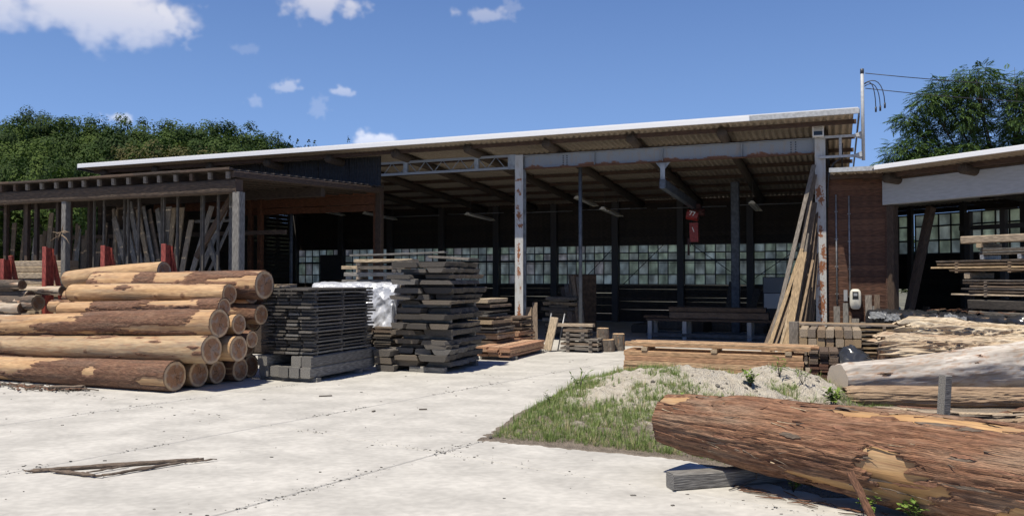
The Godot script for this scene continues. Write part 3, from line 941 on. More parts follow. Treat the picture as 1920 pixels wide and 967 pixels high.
func build_side_building() -> void:
	var b := thing("side_building", "right-hand open workshop building with a deep grey girder over its front", "building", Q(0, 0, 0), SIDE_TURN)
	# local x runs along the front, local -z into the building
	part(b, "front_girder", bar(Vector3(9.0, 0.47, 0.2), 0.008), M.side_girder, Transform3D(Basis.IDENTITY, side(0, 3.145, 0)))
	var roof := Node3D.new()
	roof.name = "roof"
	b.add_child(roof, true)
	var down := Basis(Vector3.RIGHT, -0.035)
	for i in 12:
		part(roof, "roof_sheet", corrugated(0.91 + (0.1 if i < 11 else 0.0), 6.4), M.side_roof_sheet, Transform3D(down, side(-0.42 + i * 0.91, 3.535 + (0.004 if i % 2 else 0.0), -0.82)))
	for k in 4:
		var q0 := 1.2 * (0.42 + 0.91 * k) + 0.05
		part(roof, "roof_sheet", corrugated(1.0, 5.6 - q0), M.side_roof_sheet, Transform3D(down, side(-0.42 - (k + 1) * 0.91, 3.535 - 0.035 * (q0 + 0.82) - 0.006, q0)))
	part(roof, "eave_trim", bar(Vector3(10.6, 0.085, 0.03), 0.006), M.white_trim, Transform3D(Basis.IDENTITY, side(0.40, 3.55, -0.85)))
	part(roof, "purlin", bar(Vector3(10.6, 0.09, 0.06)), M.purlin, Transform3D(Basis.IDENTITY, side(-0.3, 3.455, -0.25)))
	for q in [1.3, 2.7, 4.1]:
		part(roof, "purlin", bar(Vector3(10.6, 0.09, 0.06)), M.purlin, Transform3D(Basis.IDENTITY, side(-0.6, 3.455 - 0.035 * (q + 0.25), q)))
	part(roof, "wall_plate", bar(Vector3(9.0, 0.05, 0.24)), M.old_brown0, Transform3D(Basis.IDENTITY, side(0.0, 3.405, 0)))
	for i in 7:
		var s := 0.35 + i * 1.5
		var st := begin(false)
		tube(st, PackedVector3Array([side(s, 3.38, -0.45), side(s, 3.30, 1.8), side(s, 3.20, 5.2)]), PackedFloat32Array([0.09, 0.10, 0.09]), 12)
		part(roof, "rafter", done(st), M.rafter_log)
	# corner piece of roof in front of the red-brown siding, along the big shed's own front
	var piece := Transform3D(Basis(Vector3.UP, FRONT_TURN - SIDE_TURN), b.transform.affine_inverse() * S(6.72, 0, 0))
	part(roof, "corner_sheet", corrugated(0.91, 1.7), M.side_roof_sheet, piece * Transform3D(down, Vector3(0.0, 3.535, 0.78)))
	part(roof, "corner_trim", bar(Vector3(0.80, 0.085, 0.03)), M.pale_steel, piece * Transform3D(Basis.IDENTITY, Vector3(-0.02, 3.552, 0.80)))
	part(roof, "corner_purlin", bar(Vector3(0.95, 0.09, 0.06)), M.purlin, piece * Transform3D(Basis.IDENTITY, Vector3(0.0, 3.47, 0.35)))
	# frame
	put_post(b, "front_post", 2.9, 0.16, 0.16, M.old_brown0, side(0.10, 0, 0.05), 0)
	part(b, "leaning_brace", bar(Vector3(2.5, 0.15, 0.12)), M.old_brown1, aimed(side(0.22, 0.5, 0.25), side(0.28, 2.9, 1.0)))
	put_post(b, "front_post", 2.9, 0.2, 0.2, M.old_brown0, side(7.6, 0, 0.05), 0)
	# rear wall with windows, its lower left corner open
	var q := 5.0
	for s in [-3.75, -2.93, -1.52, -0.1, 1.35, 2.8]:
		put_post(b, "rear_post", 3.35, 0.13, 0.12, M.dark_frame, side(s, 0, q - 0.1), 0)
	for w in [[-3.70, 0.72, 2], [-2.86, 1.28, 4], [-1.45, 1.30, 4], [-0.03, 1.32, 4], [1.42, 1.32, 4]]:
		var bay := Node3D.new()
		bay.name = "window_bay"
		bay.position = side(w[0], 0, q)
		b.add_child(bay, true)
		var ys := [2.08, 2.42, 2.78, 3.08]
		var frame := begin()
		for y in ys:
			put_box(frame, Vector3(0, y - 0.018, -0.02), Vector3(w[1], y + 0.018, 0.02))
		for i in w[2] + 1:
			put_box(frame, Vector3(w[1] * i / w[2] - 0.016, 2.06, -0.018), Vector3(w[1] * i / w[2] + 0.016, 3.1, 0.018))
		part(bay, "window_frame", done(frame), M.dark_frame)
		for j in 3:
			for i in w[2]:
				part(bay, "pane", box(Vector3(w[1] / w[2] - 0.004, ys[j + 1] - ys[j] - 0.003, 0.004)), M["frosted_pane" + str([3, 0, 1, 3][(i * 2 + j) % 4])], Transform3D(Basis.IDENTITY, Vector3(w[1] * (i + 0.5) / w[2], ys[j] + 0.0015, -0.005)))
	for k in 16:
		var y := 0.08 + k * 0.13
		var depth := q + (0.008 if k % 2 else -0.008)
		var from := -3.80 if y > 1.24 else -3.02
		part(b, "rear_slat", bar(Vector3(6.0 + (-3.02 - from), 0.134, 0.013)), M["wall_slat" + str(k % 3)], Transform3D(Basis.IDENTITY, side(from, y, depth)))
	for k in 3:
		part(b, "rear_slat", bar(Vector3(6.8, 0.128, 0.015)), M["wall_slat" + str(k % 3)], Transform3D(Basis.IDENTITY, side(-3.8, 3.17 + k * 0.13, q)))
	part(b, "wall_sill", bar(Vector3(0.82, 0.10, 0.06)), M.crane_steel, Transform3D(Basis.IDENTITY, side(-3.8, 0.58, q)))
	part(b, "wall_sill", bar(Vector3(0.82, 0.5, 0.03)), M.crane_steel, Transform3D(Basis.IDENTITY, side(-3.8, 0.28, q - 0.02)))
	# inner rack that stands in front of the windows
	part(b, "inner_rail", bar(Vector3(3.2, 0.10, 0.08)), M.dark_frame, Transform3D(Basis.IDENTITY, side(-0.4, 2.56, 3.0)))
	for s in [-0.2, 0.55, 1.3]:
		put_post(b, "inner_post", 2.9, 0.12, 0.12, M.dark_frame, side(s, 0, 3.0), 0)


# ---------------------------------------------------------------- logs

func cut_face(r: float, outline: Callable, seed_: int, heart := 0.78, dark := 1.0, rot := 0.0, tint = null) -> ArrayMesh:
	# the sawn end in the local y-z plane facing +x: heartwood, sapwood, rings, drying cracks
	var rings := 16
	var seg := 56
	var pos := PackedVector3Array([Vector3.ZERO])
	var col := PackedColorArray()
	var idx := PackedInt32Array()
	var hue := func(f: float, a: float) -> Color:
		var w := wobble.get_noise_3d(cos(a) * 2.0 + seed_, sin(a) * 2.0, f * 3.0)
		var edge := smoothstep(heart - 0.03, heart + 0.03, f + w * 0.05)
		var c := Color(0.34, 0.175, 0.09).lerp(Color(0.62, 0.43, 0.25), edge)
		c = c * (1.0 + 0.14 * sin(f * 46.0 + w * 3.0) + 0.22 * w)
		for q in 5:
			var ang := wrapf(a - (seed_ * 1.7 + q * q * 0.9 + q * 1.3) + 0.15 * sin(f * 9.0 + q), -PI, PI)
			if absf(ang) * f < 0.035 and f > 0.15 * (q % 3) and f < 0.55 + 0.12 * q:
				c = c * 0.55
		c = c.lerp(Color(0.36, 0.31, 0.26), clampf(patchy.get_noise_3d(cos(a) * f * 1.5 + seed_ * 5.0, sin(a) * f * 1.5, 2.0) * 1.6, 0.0, 0.5))
		if tint != null:
			c = c.lerp(tint, 0.85)
		elif f > 0.97:
			c = Color(0.22, 0.12, 0.07)
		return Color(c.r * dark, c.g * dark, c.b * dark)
	col.append(hue.call(0.0, 0.0))
	for k in rings:
		var f := float(k + 1) / rings
		for i in seg:
			var a := TAU * i / seg
			var rr: float = outline.call(a) * f
			pos.append(Vector3(0.006 * wobble.get_noise_2d(cos(a) * f * 6.0 + seed_, sin(a) * f * 6.0) - (0.008 if k == rings - 1 else 0.0), cos(a) * rr, sin(a) * rr))
			col.append(hue.call(f, a + rot))
	for i in seg:
		var j := (i + 1) % seg
		idx.append_array([0, 1 + j, 1 + i])
		for k in rings - 1:
			var a := 1 + k * seg + i
			var b := 1 + k * seg + j
			var c := a + seg
			var d := b + seg
			idx.append_array([a, b, d, a, d, c])
	var nor := PackedVector3Array()
	nor.resize(pos.size())
	nor.fill(Vector3.RIGHT)
	return arrays(pos, nor, idx, col)


func make_log(called: String, label: String, category: String, group: String, from: Vector3, to: Vector3, r0: float, r1: float, seed_: int, o := {}) -> Node3D:
	# a felled trunk from FROM (local x = 0) to TO: bare wood inside, a shell of bark where it has not come off, sawn ends
	var length := from.distance_to(to)
	var tr := aimed(from, to)
	var root := thing(called, label, category, Vector3.ZERO, 0.0, group)
	root.transform = Transform3D(tr.basis, tr.origin - tr.basis.y * r0)
	var nu: int = o.get("nu", 44)
	var nv: int = o.get("nv", 56)
	var bias: float = o.get("bark", 0.0)
	var thick: float = o.get("thick", 0.011)
	var lumpy: float = o.get("lumpy", 0.035)
	var ridge: float = o.get("ridge", 0.003)
	var bare_a: Color = o.get("bare_a", Color(0.45, 0.265, 0.125))
	var bare_b: Color = o.get("bare_b", Color(0.57, 0.375, 0.20))
	var bark_a: Color = o.get("bark_a", Color(0.19, 0.095, 0.058))
	var bark_b: Color = o.get("bark_b", Color(0.30, 0.17, 0.105))
	var grime: float = o.get("grime", 0.5)
	var spots: Array = o.get("spots", [])
	var sx := seed_ * 13.7
	var bend: float = o.get("bend", 0.0)
	var profile: Array = o.get("profile", [])
	var knots := []
	var kr := RandomNumberGenerator.new()
	kr.seed = seed_ * 7 + 3
	for k in int(o.get("knots", 0)):
		knots.append([kr.randf() * length, kr.randf_range(0.2, 2.2), kr.randf_range(0.025, 0.05)])
	var axis := func(x: float) -> Vector3:
		var f := x / length
		return Vector3(x, r0 + bend * sin(PI * f), bend * 0.7 * sin(PI * f + 0.6 * sin(TAU * f)))
	var radius := func(x: float, a: float) -> float:
		var r := lerpf(r0, r1, x / length)
		for k in profile.size() - 1:
			if x >= profile[k][0]:
				r = lerpf(profile[k][1], profile[k + 1][1], smoothstep(profile[k][0], profile[k + 1][0], x))
		for k in knots:
			var dx: float = (x - k[0]) / k[2]
			var da: float = wrapf(a - k[1], -PI, PI) * r / k[2]
			r += 0.014 * exp(-(dx * dx + da * da) * 0.8)
		return r * (1.0 + lumpy * wobble.get_noise_3d(cos(a) * 1.1 + sx, sin(a) * 1.1, x * 0.9) + 0.02 * wobble.get_noise_3d(cos(a) * 2.6 + sx, sin(a) * 2.6, x * 1.7))
	var cover := func(x: float, a: float) -> float:
		var m := patchy.get_noise_3d(cos(a) * 0.75 + sx, sin(a) * 0.75 - sx, x * 0.85) * 1.6 + bias + 0.30 * wobble.get_noise_3d(cos(a) * 5.0, sin(a) * 5.0 + sx, x * 1.8) + 0.22 * wobble.get_noise_3d(cos(a) * 13.0, sin(a) * 13.0 + sx, x * 2.6)
		for s in spots:
			var da: float = wrapf(a - s[1], -PI, PI) / s[3]
			var dx: float = (x - s[0]) / s[2]
			var d: float = sqrt(da * da + dx * dx) + 0.42 * wobble.get_noise_3d(cos(a) * 10.0, sin(a) * 10.0 + sx, x * 2.6)
			m = lerpf(m, s[4], clampf((1.15 - d) * 4.0, 0.0, 1.0))
		return m
	var wood_p := func(i: int, j: int) -> Vector3:
		var x := length * j / nv
		var a := TAU * i / nu
		var r: float = radius.call(x, a) - (thick if bias > -5.0 else 0.0)
		r += 0.0015 * wobble.get_noise_3d(cos(a) * 8.0 + sx, sin(a) * 8.0, x * 0.8)
		return axis.call(x) + Vector3(0, cos(a) * r, sin(a) * r)
	var mask := []
	if bias > -5.0:
		for j in nv + 1:
			for i in nu + 1:
				mask.append(cover.call(length * j / nv, TAU * (i % nu) / nu))
	var wood_c := func(i: int, j: int) -> Color:
		var x := length * j / nv
		var a := TAU * i / nu
		var v := wobble.get_noise_3d(cos(a) * 2.2 + sx, sin(a) * 2.2, x * 0.9) * 0.9 + 0.5
		var g := clampf((patchy.get_noise_3d(cos(a) * 1.3, sin(a) * 1.3 + sx, x * 0.55 + 9.0) + 0.05) * 2.0, 0.0, 1.0) * grime
		var streak := clampf(wobble.get_noise_3d(cos(a) * 14.0 + sx, sin(a) * 14.0, x * 1.3) * 1.6 - 0.30, 0.0, 0.5)
		var scuff := clampf(wobble.get_noise_3d(cos(a) * 7.0 + sx, sin(a) * 7.0, x * 5.0 + 4.0) * 2.0 - 0.25, 0.0, 0.55)
		var c := bare_a.lerp(bare_b, clampf(v, 0, 1)).lerp(Color(0.25, 0.20, 0.145), g)
		c = c.lerp(bark_a, streak).lerp(Color(0.36, 0.20, 0.10), scuff)
		for k in knots:
			var dx: float = (x - k[0]) / k[2]
			var da: float = wrapf(a - k[1], -PI, PI) * r0 / k[2]
			c = c.lerp(Color(0.17, 0.085, 0.045), clampf(1.3 - (dx * dx + da * da) * 1.2, 0.0, 0.85))
		if mask.size():
			# inner bark still clings near the torn edge
			var m: float = mask[j * (nu + 1) + i]
			c = c.lerp(Color(0.33, 0.165, 0.085), smoothstep(-0.22, -0.02, m + 0.10 * wobble.get_noise_3d(cos(a) * 18.0, sin(a) * 18.0 + sx, x * 3.0)) * 0.75)
		return c
	part(root, "bare_wood", grid_mesh(nu, nv, wood_p, wood_c), M.sapwood)
	if bias > -5.0:
		var bark_p := func(i: int, j: int) -> Vector3:
			var x := length * j / nv
			var a := TAU * (i % nu) / nu
			var m: float = mask[j * (nu + 1) + i]
			var r: float = radius.call(x, a) - thick - 0.004 + (thick + 0.006) * smoothstep(-0.04, 0.10, m)
			r += ridge * (wobble.get_noise_3d(cos(a) * 16.0 + sx, sin(a) * 16.0, x * 1.6) + 0.6 * absf(wobble.get_noise_3d(cos(a) * 30.0, sin(a) * 30.0 + sx, x * 2.4))) * 2.0
			return axis.call(x) + Vector3(0, cos(a) * r, sin(a) * r)
		var bark_c := func(i: int, j: int) -> Color:
			var x := length * j / nv
			var a := TAU * i / nu
			var v := wobble.get_noise_3d(cos(a) * 10.0 + sx, sin(a) * 10.0, x * 0.8) * 0.9 + 0.45
			var g := clampf(patchy.get_noise_3d(cos(a) * 1.6 + 3.0, sin(a) * 1.6 + sx, x * 0.9) * 1.8, 0.0, 1.0)
			var scuff := clampf(wobble.get_noise_3d(cos(a) * 6.0 + sx, sin(a) * 6.0, x * 4.0 + 4.0) * 1.7 - 0.25, 0.0, 0.5)
			var crack := clampf(wobble.get_noise_3d(cos(a) * 20.0 + sx, sin(a) * 20.0, x * 1.4 + 8.0) * 2.2 - 0.5, 0.0, 0.65)
			return bark_a.lerp(bark_b, clampf(v, 0, 1)).lerp(Color(0.42, 0.26, 0.165), scuff).lerp(bark_a * 0.45, crack).lerp(o.get("bark_grey", Color(0.20, 0.15, 0.115)), g * o.get("greying", 0.6))
		var bark_k := func(i: int, j: int) -> bool:
			var k := j * (nu + 1) + i
			return mask[k] > -0.05 or mask[k + 1] > -0.05 or mask[k + nu + 1] > -0.05 or mask[k + nu + 2] > -0.05
		part(root, "bark", grid_mesh(nu, nv, bark_p, bark_c, bark_k), M.bark)
	for e in 2:
		var x := length * e
		var out := func(a: float) -> float:
			return radius.call(x, a if e == 1 else -a) - thick * 0.4
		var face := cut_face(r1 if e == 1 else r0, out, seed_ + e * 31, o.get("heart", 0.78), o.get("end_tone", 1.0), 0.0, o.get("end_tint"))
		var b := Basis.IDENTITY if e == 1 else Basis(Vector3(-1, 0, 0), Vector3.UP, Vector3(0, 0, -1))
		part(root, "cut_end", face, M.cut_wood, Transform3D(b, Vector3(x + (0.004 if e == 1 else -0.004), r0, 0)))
	return root


func decayed_log(called: String, label: String, from: Vector3, to: Vector3, r0: float, r1: float, seed_: int, o := {}) -> Node3D:
	# an old trunk without bark, split and furrowed along its grain
	var length := from.distance_to(to)
	var tr := aimed(from, to)
	var root := thing(called, label, "log", Vector3.ZERO, 0.0, "old trunks on the right")
	root.transform = Transform3D(tr.basis, tr.origin - tr.basis.y * r0)
	var nu: int = o.get("nu", 96)
	var nv: int = o.get("nv", 120)
	var deep: float = o.get("deep", 0.05)
	var fine: float = o.get("fine", 0.015)
	var jag: float = o.get("jag", 0.15)
	var light: Color = o.get("light", Color(0.66, 0.56, 0.44))
	var pale: Color = o.get("pale", Color(0.74, 0.67, 0.58))
	var dark: Color = o.get("dark", Color(0.28, 0.19, 0.125))
	var stain: float = o.get("stain", 0.5)
	var sx := seed_ * 9.1
	var furrow := func(x: float, a: float) -> float:
		var w := wobble.get_noise_3d(cos(a) * 2.0 + sx, sin(a) * 2.0, x * 0.6) * 0.6
		return absf(wobble.get_noise_3d(cos(a + w * 0.3) * 7.0 + sx, sin(a + w * 0.3) * 7.0, x * 0.6))
	var p := func(i: int, j: int) -> Vector3:
		var f := float(j) / nv
		var a := TAU * (i % nu) / nu
		var x := length * f + jag * wobble.get_noise_2d(cos(a) * 3.0 + sx, sin(a) * 3.0) * (1.0 - minf(f * 4.0, 1.0))
		var r := lerpf(r0, r1, f) * (1.0 + 0.13 * wobble.get_noise_3d(cos(a) * 0.9 + sx, sin(a) * 0.9, x * 0.7))
		r -= deep * (0.5 - minf(furrow.call(x, a) * 2.0, 0.5)) * 2.0
		r += fine * wobble.get_noise_3d(cos(a) * 14.0 + sx, sin(a) * 14.0, x * 2.0)
		if f < 0.035:
			r *= lerpf(0.80, 1.0, f / 0.035)
		return Vector3(x, r0 + cos(a) * r, sin(a) * r)
	var c := func(i: int, j: int) -> Color:
		var f := float(j) / nv
		var a := TAU * i / nu
		var x := length * f
		var v := wobble.get_noise_3d(cos(a) * 6.0 + sx, sin(a) * 6.0, x * 0.9)
		var s := clampf((patchy.get_noise_3d(cos(a) * 0.9 + sx, sin(a) * 0.9, x * 0.5) + o.get("stain_bias", 0.0)) * 2.4, 0.0, 1.0) * stain
		var rim: float = clampf(0.16 - furrow.call(x, a), 0.0, 0.16) * 2.2 * o.get("furrow_tone", 1.0)
		return light.lerp(pale, clampf(v + 0.5, 0, 1)).lerp(dark, clampf(s + rim, 0.0, 1.0))
	part(root, "trunk_wood", grid_mesh(nu, nv, p, c), M.old_wood)
	for e in 2:
		var out := func(a: float) -> float:
			return (r1 if e == 1 else r0 * 0.82) * (1.0 + 0.08 * wobble.get_noise_2d(cos(a) * 2.0 + sx, sin(a) * 2.0))
		var b := Basis.IDENTITY if e == 1 else Basis(Vector3(-1, 0, 0), Vector3.UP, Vector3(0, 0, -1))
		var face := cut_face(r1, out, seed_ + e, 0.9, 0.8)
		if o.has("end"):
			var pale_face := func(i: int, j: int) -> Vector3:
				var a := TAU * (i % 32) / 32.0
				var f := j / 8.0
				var rr: float = out.call(a) * f
				return Vector3(0.025 * (1.0 - f * f) + 0.01 * wobble.get_noise_2d(cos(a) * f * 5.0, sin(a) * f * 5.0), cos(a) * rr, sin(a) * rr)
			var pale_color := func(i: int, j: int) -> Color:
				return o.end * (0.9 + 0.25 * wobble.get_noise_2d(i * 0.3, j * 0.4))
			face = grid_mesh(32, 8, pale_face, pale_color)
		part(root, "broken_end", face, M.cut_wood, Transform3D(b, Vector3(length if e == 1 else 0.03, r0, 0)))
	return root


func build_log_pile() -> void:
	var g := "logs of the big pile"
	# [right end t, y, n, radius, length, seed, bark, label]
	var list := [
		[-1.20, 0.205, -9.30, 0.200, 4.3, 1, 0.30, "front bottom log of the big pile, dark bark on its right half"],
		[-1.20, 0.19, -8.88, 0.182, 4.2, 2, -0.9, "second bottom log of the big pile, pale bare end beside the front log"],
		[-1.22, 0.17, -8.50, 0.165, 4.0, 3, -0.7, "third bottom log of the big pile, small end in the shade"],
		[-1.15, 0.17, -8.12, 0.17, 4.0, 4, 0.2, "shaded bottom log at the back of the big pile"],
		[-0.80, 0.545, -9.08, 0.196, 4.5, 5, -0.62, "smooth greyish bare log lying on the front bottom log of the pile"],
		[-0.70, 0.53, -8.68, 0.180, 4.0, 6, -0.9, "pale log whose bare side juts out right in the pile's second row"],
		[-0.82, 0.62, -8.27, 0.125, 3.6, 7, 0.2, "thin dark log at the pile's right edge, second row"],
		[-0.82, 0.885, -8.92, 0.197, 4.6, 8, 0.08, "log with yellow bare left half and barky right half, pile's third row"],
		[-0.81, 0.85, -8.55, 0.145, 3.6, 9, -0.7, "smaller log with pale rim tucked behind the third-row front log"],
		[-0.90, 0.955, -7.98, 0.150, 2.5, 10, 0.1, "log with a brown end under the top log, at the pile's right edge"],
		[-0.97, 1.085, -8.66, 0.128, 3.1, 11, 0.02, "slim log with patchy bark along the middle of the pile"],
		[-1.09, 1.255, -8.42, 0.150, 3.05, 12, -0.75, "long bare yellow log with a dark end, second from the pile's top"],
		[-0.83, 1.385, -8.00, 0.212, 3.3, 13, 0.16, "top log of the pile, half barky with a wide brown sawn end"],
		[-3.15, 1.60, -7.58, 0.146, 2.1, 14, -6.0, "short smooth bare log lying on top at the back of the pile"],
		[-2.2, 1.18, -7.66, 0.12, 3.0, 15, -0.4, "log end peeping out left behind the long yellow log, brownish"],
		[-3.5, 1.02, -8.02, 0.112, 1.6, 16, -0.7, "orange bare log end peeping out left below its brownish neighbour"],
		[-1.3, 0.50, -7.80, 0.19, 3.8, 17, 0.2, "barky log hidden low at the back of the pile, second row"],
		[-1.4, 0.85, -7.55, 0.18, 3.5, 18, 0.2, "barky log hidden at the back of the pile, third row"],
		[-1.6, 1.25, -7.35, 0.17, 3.6, 19, 0.1, "barky log at the back of the pile under the short top log"],
		[-1.3, 0.17, -7.72, 0.17, 3.9, 20, 0.2, "rearmost bottom log of the big pile"],
	]
	for d in list:
		var right := S(d[0], d[1], d[2])
		# several logs sink and thin out towards their left ends
		var drop: float = {1: -0.03, 2: -0.03, 5: -0.08, 6: -0.06, 8: -0.15, 9: -0.10, 11: -0.08, 14: -0.15}.get(d[5], 0.0)
		var thin: float = {1: 0.86, 5: 0.78, 6: 0.85, 8: 0.82, 9: 0.85, 14: 1.03}.get(d[5], 0.94)
		var left := S(d[0] - d[4], d[1] + drop, d[2])
		var front: bool = d[5] in [1, 5, 8, 13, 12, 11]
		var o := {"bark": d[6], "nu": 72 if front else 40, "nv": 130 if front else 44, "end_tone": 1.08, "bend": [0.012, -0.008, 0.016, -0.012][d[5] % 4], "knots": 5 if front else 2, "bark_a": Color(0.19, 0.092, 0.055), "bark_b": Color(0.31, 0.165, 0.10), "greying": 0.45}
		if d[5] == 1:
			o.spots = [[2.2, 0.3, 0.55, 3.2, 0.6], [3.5, 0.2, 1.2, 3.2, 0.6], [2.95, 1.35, 0.14, 0.35, -0.6], [1.15, 0.9, 0.75, 0.9, -0.6], [1.7, 0.15, 0.7, 0.5, -0.6], [0.85, 1.75, 0.3, 0.4, 0.4], [4.1, 1.9, 0.3, 0.35, -0.5]]
		elif d[5] == 8:
			o.spots = [[0.9, 0.6, 1.3, 1.6, -0.6], [2.0, 0.2, 0.7, 0.45, -0.6], [1.9, 1.7, 0.6, 0.4, 0.4], [3.2, 0.8, 1.0, 1.5, 0.5], [4.45, 1.2, 0.16, 2.0, -0.5], [3.6, 1.9, 0.6, 0.25, -0.4]]
		elif d[5] == 13:
			o.spots = [[0.6, 0.8, 0.45, 0.9, -0.6], [1.65, 0.75, 0.55, 0.55, -0.6], [1.15, 1.0, 0.2, 0.8, 0.5], [3.1, 1.3, 0.3, 0.45, -0.6], [2.5, 0.9, 0.5, 1.0, 0.5], [2.75, 1.2, 0.35, 0.2, -0.5]]
		elif d[5] == 5:
			o.bare_a = Color(0.40, 0.275, 0.155)
			o.bare_b = Color(0.50, 0.365, 0.22)
			o.grime = 0.8
		elif d[5] in [12, 14]:
			o.bare_a = Color(0.50, 0.305, 0.145)
			o.bare_b = Color(0.60, 0.405, 0.22)
		elif d[5] == 11:
			o.spots = [[0.3, 0.6, 0.4, 1.5, -0.6], [2.3, 0.5, 0.5, 0.6, -0.6], [1.2, 0.6, 0.5, 1.2, 0.4], [2.9, 0.5, 0.2, 1.0, 0.4]]
		make_log("felled_log", d[7], "log", g, left, right, d[3] * thin, d[3], d[5], o)
	# little dark logs at the left edge
	var small := [
		[-8.72, 1.30, -6.0, 0.098, "topmost left of the small dark logs beside the pale timber stack"], [-8.45, 1.34, -6.05, 0.10, "topmost right of the small dark logs beside the pale timber stack"],
		[-8.36, 1.12, -5.95, 0.105, "small dark log in the middle of its heap, below the topmost two"], [-8.78, 1.08, -5.9, 0.098, "small dark log in its heap with half hidden end, far left"],
		[-8.05, 0.98, -6.0, 0.155, "thickest of the small dark logs, at the right end of their heap"], [-8.36, 0.87, -6.1, 0.125, "small log with a pale side low in the dark heap"],
		[-8.82, 0.85, -6.1, 0.105, "small pale-sided log lowest at the left edge of the dark heap"], [-7.75, 1.22, -5.7, 0.10, "small log with a pale top lying behind the thickest dark one"],
		[-8.1, 0.62, -6.1, 0.15, "shaded log under the thickest of the small dark logs"], [-8.5, 0.60, -6.0, 0.15, "shaded log at the bottom of the small dark heap"], [-8.2, 0.30, -6.1, 0.17, "shaded lowest log carrying the small dark heap"], [-8.65, 0.28, -6.0, 0.17, "shaded lowest log carrying the small dark heap, farther left"], [-8.3, 0.12, -5.7, 0.12, "shaded rear log low in the small dark heap"],
	]
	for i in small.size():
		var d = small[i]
		make_log("small_log", d[4], "log", "small dark logs on the left", S(d[0] - 2.6, d[1], d[2]), S(d[0], d[1], d[2]), d[3], d[3], 40 + i, {"bark": 0.25 if i not in [5, 7] else -0.6, "nu": 24, "nv": 20, "end_tone": 0.42, "bark_a": Color(0.10, 0.08, 0.065), "bark_b": Color(0.17, 0.14, 0.115), "bare_a": Color(0.5, 0.42, 0.32), "bare_b": Color(0.6, 0.5, 0.4)})


